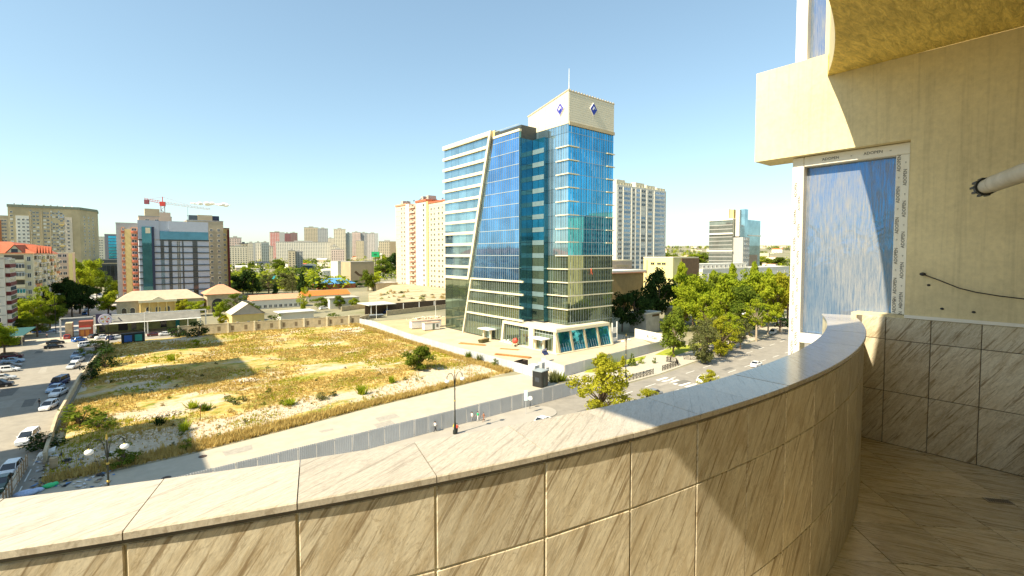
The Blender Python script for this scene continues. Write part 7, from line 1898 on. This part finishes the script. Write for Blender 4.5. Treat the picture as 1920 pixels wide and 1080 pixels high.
# the dry lot
GL = 'bushes on the dry lot'
for u, v, h, w, k_, lf, lab in (
    (783, 700, 46, 62, 'round', 'mid', 'big open branched bush standing alone on the dry lot'),
    (150, 800, 44, 96, 'bush', 'mid', 'large green bush against the low cream wall'),
    (185, 808, 26, 60, 'bush', 'mid', 'lower straggling green bush beside the large one'),
    (82, 842, 38, 70, 'bush', 'dark', 'dark bush overhanging the white car in shade'),
    (232, 872, 42, 72, 'bush', 'mid', 'green bush beside the near street lamp'),
    (180, 668, 30, 60, 'fine', 'mid', 'leafy bush over the parked cars at the wall end'),
    (196, 690, 44, 50, 'bush', 'dark', 'dark bush on the lot side of the wall end'),
    (172, 712, 40, 40, 'bush', 'dark', 'dark weeds climbing the lot side of the cream wall'),
    (300, 800, 18, 30, 'spiky', 'dark', 'dark green weed in the shaded near corner of the lot'),
    (345, 812, 22, 30, 'spiky', 'bright', 'bright green weed lit at the edge of the near shadow'),
    (350, 845, 26, 28, 'bush', 'mid', 'green bush on the edge of the drive at the shadow line'),
    (330, 632, 22, 36, 'bush', 'dark', 'dark bush in the far shadow by the filling station'),
    (372, 634, 34, 46, 'bush', 'dark', 'dark spreading bush at the start of the stone wall'),
    (368, 652, 14, 12, 'round', 'bright', 'small pale sapling at the edge of the far shadow'),
    (322, 682, 16, 22, 'spiky', 'bright', 'bright green weed between the two long shadows'),
    (462, 612, 22, 34, 'bush', 'mid', 'green bush in front of the stone wall by the cottage'),
    (514, 610, 24, 40, 'bush', 'mid', 'thick green bush growing over the stone wall'),
    (625, 598, 14, 30, 'bush', 'mid', 'low green bush on top of the far stone wall'),
    (680, 742, 22, 30, 'spiky', 'bright', 'bright green weed at the inner end of the drive grass'),
    (735, 722, 16, 20, 'spiky', 'bright', 'bright weed left of the street lamp top'),
    (542, 765, 14, 34, 'spiky', 'bright', 'yellow green weeds on the sandy edge of the lot'),
    (604, 755, 16, 28, 'bush', 'olive', 'grey green rounded bush near the sandy edge'),
    (625, 748, 10, 20, 'bush', 'dark', 'dark small bush beside the grey green rounded one'),
    (428, 758, 16, 18, 'bush', 'mid', 'green bush at the left of three on the lot front'),
    (442, 764, 16, 16, 'bush', 'dark', 'dark bush in the middle of three on the lot front'),
    (458, 757, 14, 14, 'bush', 'olive', 'olive bush at the right of three on the lot front'),
    (504, 742, 12, 14, 'bush', 'mid', 'green bush set apart in the orange grass'),
    (360, 768, 14, 34, 'spiky', 'bright', 'bright weeds beside the broken stone heap'),
    (384, 772, 16, 30, 'spiky', 'mid', 'green weeds with a rusty stake by the stone heap')):
    T('bush', lab, u, v, h, w, k_, lf, .03, 'bush', GL)
g = lotput(376, 792); t = thing('stake', 'thin rusty stake standing in the weeds', 'stake', g); mb = MB(); mb.bar((0, 0, 0), (.05, 0, 2.6), .09); mb.build('rod', mat('rust', (.30, .10, .03), .8), t)
r3 = random.Random(11); k = 0
while k < 70:                                            # many small tufts that nothing tells apart
    u, v = r3.uniform(200, 860), r3.uniform(640, 840); g = G(u, v)
    if not inside((g.x, g.y), LOT) or edge_dist((g.x, g.y), LOT) < 2: continue
    k += 1
    s = r3.uniform(.5, 1.2)
    tree_at('tuft', 'small grey green tuft in the dry grass of the lot', (g.x, g.y, lot_z(g.x, g.y) - .03), s * .75, s * 1.1, 'bush', r3.choice(['olive', 'dark', 'mid', 'dry']), 'tuft', 0.0, 'small tufts in the dry grass')
def grass(name, label, leafm, n, hmin, hmax, seed, dens, wid=.10):
    r2 = random.Random(seed); V = []; Fc = []
    c = 0
    while c < n:
        x, y = r2.uniform(-9.5, 76), r2.uniform(83, 205)
        if r2.random() > min(1, (120 / y) ** 2) or not inside((x, y), LOT): continue
        if dens(x, y) < r2.random(): continue
        c += 1; z = lot_z(x, y); h = r2.uniform(hmin, hmax)
        for _ in range(3):
            a = r2.uniform(0, 6.28); l = r2.uniform(.1, .7) * h; ox, oy = r2.uniform(-.18, .18), r2.uniform(-.18, .18); i = len(V); w = wid * (y / 120) * r2.uniform(.6, 1.3)
            V += [(x + ox - w * math.sin(a), y + oy + w * math.cos(a), z - .03), (x + ox + w * math.sin(a), y + oy - w * math.cos(a), z - .03), (x + ox + l * math.cos(a), y + oy + l * math.sin(a), z + h)]
            Fc.append((i, i + 1, i + 2))
    me = bpy.data.meshes.new(name); me.from_pydata(V, [], Fc); me.materials.append(leafm); tag(put(name, me), label, 'grass', kind='stuff')
def dn(x, y): return (.25 + .75 * smooth(2.0, 6.0, abs(y - .095 * x - 91))) * smooth(-.15, .25, mnoise.noise(Vector((x * .06, y * .08, 2.0))) + .1 + mnoise.noise(Vector((x * .3, y * .3, 4.0))) * .3)
grass('dry_grass', 'dry yellow grass covering the vacant lot', LEAF['dry'], 22000, .15, .55, 5, dn)
grass('green_weeds', 'thin green weeds scattered through the dry grass', LEAF['yellow'], 7000, .15, .5, 6, lambda x, y: smooth(.05, .35, mnoise.noise(Vector((x * .09, y * .12, 7.0)))))
def edge(x, y):                                          # thick band along the drive and along the white fence
    d = min(abs(y - (83.2 + (x + 9) * .095)) if x < 66 else 9, abs(x - 73.2) * 1.2)
    return smooth(3.2, .6, d) * (.9 if x > 10 or x < -9 else .5)
grass('verge_grass', 'band of tall straw grass along the drive and white fence', LEAF['dry'], 9000, .4, 1.0, 8, edge, .12)
# left: street trees
GS2 = 'street trees on the left'
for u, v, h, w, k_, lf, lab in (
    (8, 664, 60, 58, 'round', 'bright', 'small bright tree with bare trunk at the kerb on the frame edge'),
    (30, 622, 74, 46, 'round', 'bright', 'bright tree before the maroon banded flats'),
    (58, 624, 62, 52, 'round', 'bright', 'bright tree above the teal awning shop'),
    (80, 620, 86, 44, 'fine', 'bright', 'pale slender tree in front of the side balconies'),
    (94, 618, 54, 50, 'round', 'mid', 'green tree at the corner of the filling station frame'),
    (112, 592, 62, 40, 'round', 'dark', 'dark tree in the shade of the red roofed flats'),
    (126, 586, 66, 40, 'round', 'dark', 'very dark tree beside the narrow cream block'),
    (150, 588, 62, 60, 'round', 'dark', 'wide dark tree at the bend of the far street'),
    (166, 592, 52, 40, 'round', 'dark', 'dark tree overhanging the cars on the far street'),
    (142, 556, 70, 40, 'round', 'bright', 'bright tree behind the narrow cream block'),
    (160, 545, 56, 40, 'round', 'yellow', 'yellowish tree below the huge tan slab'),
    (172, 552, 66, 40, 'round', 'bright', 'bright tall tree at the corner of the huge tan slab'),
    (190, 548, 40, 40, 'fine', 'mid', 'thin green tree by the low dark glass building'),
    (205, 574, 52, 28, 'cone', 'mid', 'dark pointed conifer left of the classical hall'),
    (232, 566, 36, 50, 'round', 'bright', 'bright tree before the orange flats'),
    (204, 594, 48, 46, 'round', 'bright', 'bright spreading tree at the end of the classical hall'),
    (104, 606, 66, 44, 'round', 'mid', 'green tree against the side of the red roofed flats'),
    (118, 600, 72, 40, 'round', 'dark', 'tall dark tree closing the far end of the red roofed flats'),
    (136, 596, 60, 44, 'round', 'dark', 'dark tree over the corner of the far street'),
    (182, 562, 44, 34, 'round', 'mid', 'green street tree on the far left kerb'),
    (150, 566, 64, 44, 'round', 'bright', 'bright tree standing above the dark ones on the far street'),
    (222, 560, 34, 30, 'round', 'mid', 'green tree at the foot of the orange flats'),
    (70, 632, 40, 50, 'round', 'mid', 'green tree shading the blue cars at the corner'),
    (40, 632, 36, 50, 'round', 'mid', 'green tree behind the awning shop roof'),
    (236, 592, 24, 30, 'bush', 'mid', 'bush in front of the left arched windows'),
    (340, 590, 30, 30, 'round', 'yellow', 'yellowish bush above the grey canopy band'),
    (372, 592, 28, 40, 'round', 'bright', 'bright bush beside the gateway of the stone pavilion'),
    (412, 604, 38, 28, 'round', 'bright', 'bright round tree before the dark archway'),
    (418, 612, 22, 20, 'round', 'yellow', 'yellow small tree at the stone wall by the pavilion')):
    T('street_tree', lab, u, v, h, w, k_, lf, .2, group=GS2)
GY = 'trees among the low houses'
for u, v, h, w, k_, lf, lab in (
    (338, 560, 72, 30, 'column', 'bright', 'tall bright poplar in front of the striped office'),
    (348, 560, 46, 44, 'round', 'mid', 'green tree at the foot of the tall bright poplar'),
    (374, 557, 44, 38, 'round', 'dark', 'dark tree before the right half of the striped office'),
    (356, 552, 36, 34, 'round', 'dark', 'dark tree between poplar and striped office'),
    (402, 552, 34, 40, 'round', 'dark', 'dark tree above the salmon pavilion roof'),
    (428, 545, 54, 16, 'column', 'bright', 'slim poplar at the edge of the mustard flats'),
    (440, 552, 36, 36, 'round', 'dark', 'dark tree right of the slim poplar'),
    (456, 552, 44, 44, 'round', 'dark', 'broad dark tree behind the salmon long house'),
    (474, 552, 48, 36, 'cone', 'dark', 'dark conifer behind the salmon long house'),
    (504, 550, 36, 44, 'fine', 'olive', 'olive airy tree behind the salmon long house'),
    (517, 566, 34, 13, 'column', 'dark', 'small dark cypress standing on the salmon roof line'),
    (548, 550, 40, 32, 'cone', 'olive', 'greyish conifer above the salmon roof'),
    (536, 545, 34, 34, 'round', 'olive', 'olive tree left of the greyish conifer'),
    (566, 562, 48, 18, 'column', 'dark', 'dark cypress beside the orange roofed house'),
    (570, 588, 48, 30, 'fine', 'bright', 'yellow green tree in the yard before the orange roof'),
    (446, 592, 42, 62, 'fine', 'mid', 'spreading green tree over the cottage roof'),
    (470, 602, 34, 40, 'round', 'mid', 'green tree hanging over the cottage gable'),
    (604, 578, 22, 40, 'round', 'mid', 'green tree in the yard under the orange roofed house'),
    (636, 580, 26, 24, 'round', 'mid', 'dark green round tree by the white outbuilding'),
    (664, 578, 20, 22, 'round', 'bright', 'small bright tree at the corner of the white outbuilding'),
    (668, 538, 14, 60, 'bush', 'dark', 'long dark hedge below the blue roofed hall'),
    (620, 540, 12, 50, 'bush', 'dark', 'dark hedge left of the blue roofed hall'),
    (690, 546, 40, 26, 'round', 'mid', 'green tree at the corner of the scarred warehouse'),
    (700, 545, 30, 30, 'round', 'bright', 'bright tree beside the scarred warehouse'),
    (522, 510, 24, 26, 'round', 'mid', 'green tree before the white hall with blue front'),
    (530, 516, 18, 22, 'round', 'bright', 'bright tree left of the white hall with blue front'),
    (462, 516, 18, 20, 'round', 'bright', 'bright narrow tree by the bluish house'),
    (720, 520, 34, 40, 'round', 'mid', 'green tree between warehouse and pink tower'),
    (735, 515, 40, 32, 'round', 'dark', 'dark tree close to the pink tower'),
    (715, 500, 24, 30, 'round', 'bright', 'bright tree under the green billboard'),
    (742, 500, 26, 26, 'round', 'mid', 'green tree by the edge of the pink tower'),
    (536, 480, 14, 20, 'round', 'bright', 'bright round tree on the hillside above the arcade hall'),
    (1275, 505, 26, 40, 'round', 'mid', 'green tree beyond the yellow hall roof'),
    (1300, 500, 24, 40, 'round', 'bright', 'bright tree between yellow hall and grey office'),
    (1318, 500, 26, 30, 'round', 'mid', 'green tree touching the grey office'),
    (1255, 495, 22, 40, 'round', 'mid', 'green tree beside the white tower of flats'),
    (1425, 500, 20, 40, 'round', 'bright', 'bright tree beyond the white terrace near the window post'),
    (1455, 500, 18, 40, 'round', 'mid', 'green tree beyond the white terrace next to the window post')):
    T('garden_tree', lab, u, v, h, w, k_, lf, .15, group=GY)
r5 = random.Random(5)
for k in range(26):
    u = r5.uniform(712, 838); v = r5.uniform(546, 566); g = G(u, v, 4.55)
    if inside((g.x, g.y), yard): tree_at('weed', 'straggling weed on the raised yard before the pink tower', (g.x, g.y, 4.5), r5.uniform(.8, 2.0), r5.uniform(2, 5), 'bush', r5.choice(['olive', 'dry', 'bright']), 'weeds', 0.0, 'weeds on the raised yard')
# far wooded hillside: one mass of crowns
def forest():
    r2 = random.Random(21); V = []; Fc = []; Mi = []
    n = 0
    while n < 3000:
        r = 430 + 1900 * r2.random() ** 1.6 ; a = R(r2.uniform(-9, 32) if r2.random() < .6 else r2.uniform(52, 72)); x, y = r * math.sin(a), r * math.cos(a)
        if mnoise.noise(Vector((x * .008, y * .008, 0))) + r2.uniform(-.25, .25) < -.02: continue
        if a < R(4) and r < 1000: continue
        if r < 560 and (a > R(50) or not R(8) < a < R(27)): continue
        n += 1; z = terrain(x, y); s = r2.uniform(5, 11); mi = r2.choice([0, 0, 1, 1, 2])
        for _ in range(38):
            p = Vector((r2.gauss(0, .42), r2.gauss(0, .42), r2.uniform(.15, 1.0) ** 1.0)); p.x *= (1.15 - p.z * .7); p.y *= (1.15 - p.z * .7)
            q = Vector((x, y, z)) + p * s; nn = Vector((p.x + r2.uniform(-.5, .5), p.y + r2.uniform(-.5, .5), .6)).normalized(); a1 = nn.orthogonal().normalized(); b1 = nn.cross(a1); t_ = r2.uniform(0, 6.28); a1, b1 = a1 * math.cos(t_) + b1 * math.sin(t_), b1 * math.cos(t_) - a1 * math.sin(t_); w = s * .17
            i = len(V); V += [q - a1 * w, q + b1 * w * .7, q + a1 * w, q - b1 * w * .7]; Fc.append((i, i + 1, i + 2, i + 3)); Mi.append(mi)
    me = bpy.data.meshes.new('forest'); me.from_pydata(V, [], Fc)
    for m_ in ('mid', 'bright', 'dark'): me.materials.append(LEAF[m_])
    me.polygons.foreach_set('material_index', Mi); tag(put('forest', me), 'wooded hillside of green trees between the far houses', 'woods', kind='stuff')
forest()
# ================================================================== THE SKYLINE
SK = {}
def far_block(label, u0, u1, vt, d, wall, dep=18, roof=None, wn=win_mid, fh=3.3, name='apartment_block', cat='apartment block', rot=0.0, group=None, side=None):
    """a distant block: front faces the camera's way, its windows joined in one part"""
    uc = (u0 + u1) / 2; p = at_depth(uc, 478, d); w = (u1 - u0) / 900 * d
    z0 = terrain(p.x, p.y) - 3; z1 = EYE - (vt - 477.7) / 900 * d
    if z1 < z0 + 5: z0 = z1 - 9
    t = thing(name, label, cat, (p.x, p.y, z0), -az(uc) + rot, group)
    Hh = z1 - z0
    mb = MB(); mb.box(-w / 2, 0, 0, w / 2, dep, Hh); mb.build('wall', wall, t)
    mb = MB(); mb.box(-w / 2 - .3, -.3, Hh + .002, w / 2 + .3, dep + .3, Hh + .9); mb.box(-w * .18, dep * .3, Hh + .91, w * .16, dep * .7, Hh + 3.5); mb.build('roof', roof or grey_roof, t)
    mb = MB(); nx = max(2, int(w / 3.6))
    for k in range(int(Hh / fh)):
        for i in range(nx):
            x = -w / 2 + w * (i + .5) / nx; mb.box(x - .85, -.09, k * fh + 1.0, x + .85, -.005, k * fh + 2.6)
    tag(mb.build('window', wn, t), kind='stuff')
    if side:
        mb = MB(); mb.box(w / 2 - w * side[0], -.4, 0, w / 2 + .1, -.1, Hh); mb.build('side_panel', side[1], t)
    return t
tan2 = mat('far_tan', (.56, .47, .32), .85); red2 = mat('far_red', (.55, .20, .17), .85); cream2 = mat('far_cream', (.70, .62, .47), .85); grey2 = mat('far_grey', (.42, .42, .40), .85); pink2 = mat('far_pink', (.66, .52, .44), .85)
F = far_block
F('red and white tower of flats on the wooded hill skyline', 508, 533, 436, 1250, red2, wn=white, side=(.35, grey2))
F('dark red tower of flats just right of the red and white one', 533, 545, 438, 1300, mat('far_wine', (.32, .14, .14), .85))
F('slim maroon block behind the long white terrace on the hill', 545, 558, 437, 1350, mat('far_maroon', (.30, .18, .16), .85))
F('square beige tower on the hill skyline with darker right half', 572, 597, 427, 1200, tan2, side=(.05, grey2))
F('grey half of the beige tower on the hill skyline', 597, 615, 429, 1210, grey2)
F('long white terrace of flats along the hill crest', 523, 617, 454, 1130, mat('far_white', (.76, .70, .58), .85), dep=14)
F('rounded beige tower with grey side on the hill skyline', 627, 648, 430, 1150, cream2)
F('grey narrow tower joined to the rounded beige one', 648, 660, 438, 1160, mat('far_green_grey', (.32, .36, .34), .85))
F('pale pink tower under a thin crane on the skyline', 661, 676, 436, 1300, pink2)
F('grey tower with dark window columns beside the pale pink one', 676, 689, 437, 1310, grey2, wn=win_dark)
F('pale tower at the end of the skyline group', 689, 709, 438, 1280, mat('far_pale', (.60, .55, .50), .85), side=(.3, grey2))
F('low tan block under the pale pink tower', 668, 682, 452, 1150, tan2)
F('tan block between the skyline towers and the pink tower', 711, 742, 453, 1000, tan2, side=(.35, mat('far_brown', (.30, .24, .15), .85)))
F('pinkish domed block on the skyline beside the maroon sided flats', 432, 452, 446, 900, pink2)
F('long low tan block below the pinkish skyline block', 432, 462, 462, 820, cream2)
F('dark roofed low block on the skyline', 450, 464, 457, 900, tan2, roof=mat('slate_roof', (.05, .06, .08), .6))
F('cream block with dark side on the skyline', 464, 478, 456, 1000, cream2, side=(.25, grey2))
F('small white block on the skyline', 479, 490, 455, 1100, mat('far_white', (.76, .70, .58), .85))
F('greenish grey block on the skyline', 491, 504, 455, 1050, mat('far_green_grey', (.32, .36, .34), .85))
F('low cream block left of the red and white tower', 500, 512, 462, 1100, cream2)
F('small cream block in front of the rounded beige tower', 620, 634, 462, 1000, cream2)
F('pale block behind the rounded beige tower', 614, 626, 447, 1400, cream2)
F('pinkish house block below the rounded beige tower', 622, 645, 468, 950, pink2)
F('small tan block under the white hill terrace', 541, 553, 470, 760, tan2)
F('grey brown block beside the small tan one', 553, 567, 472, 780, grey2)
# little houses scattered over the hillside and the plain on the right
r4 = random.Random(31); HG = 'small houses on the far hillside'
for k in range(110):
    right = k >= 55
    u = r4.uniform(1245, 1470) if right else r4.uniform(432, 740); d = r4.uniform(650, 2600) if not right else r4.uniform(700, 3000)
    p = at_depth(u, 478, d); z0 = terrain(p.x, p.y); s = r4.uniform(7, 16); hh = r4.uniform(4, 9 if not right else 11)
    t = thing('small_house', 'small pale house among the trees on the far right plain' if right else 'small pale house among the trees on the far hillside', 'house', (p.x, p.y, z0 - 2), r4.uniform(-.5, .5) - az(u), 'small houses on the far plain' if right else HG)
    mb = MB(); mb.box(-s, 0, 0, s, s, hh + 2); mb.build('wall', r4.choice([cream2, tan2, pale_wall, white_wall, pink2]), t)
    mb = MB()
    if r4.random() < .5: mb.idx([(-s - .4, -.4, hh + 2), (s + .4, -.4, hh + 2), (s + .4, s + .4, hh + 2), (-s - .4, s + .4, hh + 2), (-s, s / 2, hh + 5), (s, s / 2, hh + 5)], [(0, 1, 5, 4), (2, 3, 4, 5), (1, 2, 5), (3, 0, 4)])
    else: mb.box(-s - .4, -.4, hh + 2.002, s + .4, s + .4, hh + 2.5)
    mb.build('roof', r4.choice([grey_roof, red_roof, salmon_roof, white_roof, tan2]), t)
    mb = MB()
    for i in range(3): mb.box(-s * .7 + i * s * .6, -.06, 3.2, -s * .7 + i * s * .6 + 1.4, -.005, 5)
    tag(mb.build('window', win_mid, t), kind='stuff')
# masts and chimneys on the right horizon
for u, h_, lab in ((1293, 34, 'thin pale chimney on the right horizon left of its twin'), (1301, 40, 'thin pale lattice mast on the right horizon'), (1305, 36, 'thin pale chimney on the right horizon beside the lattice mast'), (1433, 46, 'thin mast on the horizon between grey office and window post')):
    p = at_depth(u, 478, 2200); t = thing('mast', lab, 'mast', (p.x, p.y, terrain(p.x, p.y) - 2)); mb = MB(); mb.tube([(0, 0, 0), (0, 0, h_ * 1.5)], [1.6, .8], 6); mb.build('shaft', mat('mast_pale', (.6, .58, .58), .6), t)
p = at_depth(704, 478, 640); t = thing('billboard', 'green billboard on a post before the hillside trees', 'billboard', (p.x, p.y, terrain(p.x, p.y)), -az(704)); zb_ = EYE + 2 - t.location.z
mb = MB(); mb.bar((0, .3, 0), (0, .3, zb_ - 5), .8); mb.build('post', steel_dark, t)
mb = MB(); mb.box(-5, 0, zb_ - 5, 5, .4, zb_ + 2); mb.build('board', mat('billboard_green', (.02, .38, .14), .5), t)
mb = MB(); mb.box(-2, -.06, zb_ - 2.6, 1.6, -.005, zb_ - .6); mb.build('figure', mat('billboard_dark', (.02, .14, .06), .5), t)
p = at_depth(715, 478, 640); t = thing('water_tower', 'small pale water tower beside the green billboard', 'tower', (p.x, p.y, terrain(p.x, p.y))); zt_ = EYE - 1 - t.location.z
mb = MB(); mb.tube([(0, 0, 0), (0, 0, zt_)], .9, 8); mb.build('shaft', cream2, t); mb = MB(); mb.lathe([(.01, 0), (1.6, .3), (1.7, 2.2), (.01, 3.0)], 10, (0, 0, zt_)); mb.build('tank', pale_wall, t)
# two little clouds far out over the skyline
cloud_m = mat('cloud_white', (.95, .95, .95), 1.0, spec=0, var=.01)
for (u, v, w, h_), lab in (((389, 383, 56, 7), 'small flat white cloud low over the striped office'), ((421, 385, 20, 6), 'smaller white cloud just right of the flat one')):
    c = at_depth(u, v, 11000); r2 = random.Random(u); mb = MB(); s = 11000 / 900
    for k in range(26): 
        q = r2.uniform(-1, 1); mb.ball((q * w * .45 * s, r2.uniform(-1, 1) * h_ * s, r2.uniform(-.2, .5) * h_ * s * (1 - abs(q))), h_ * s * r2.uniform(.35, .6) * (1.05 - abs(q) * .7), n=12, sq=(1.6, 1, .7))
    o = mb.build('cloud', cloud_m, None, c, (0, 0, -az(u))); tag(o, lab, 'cloud')
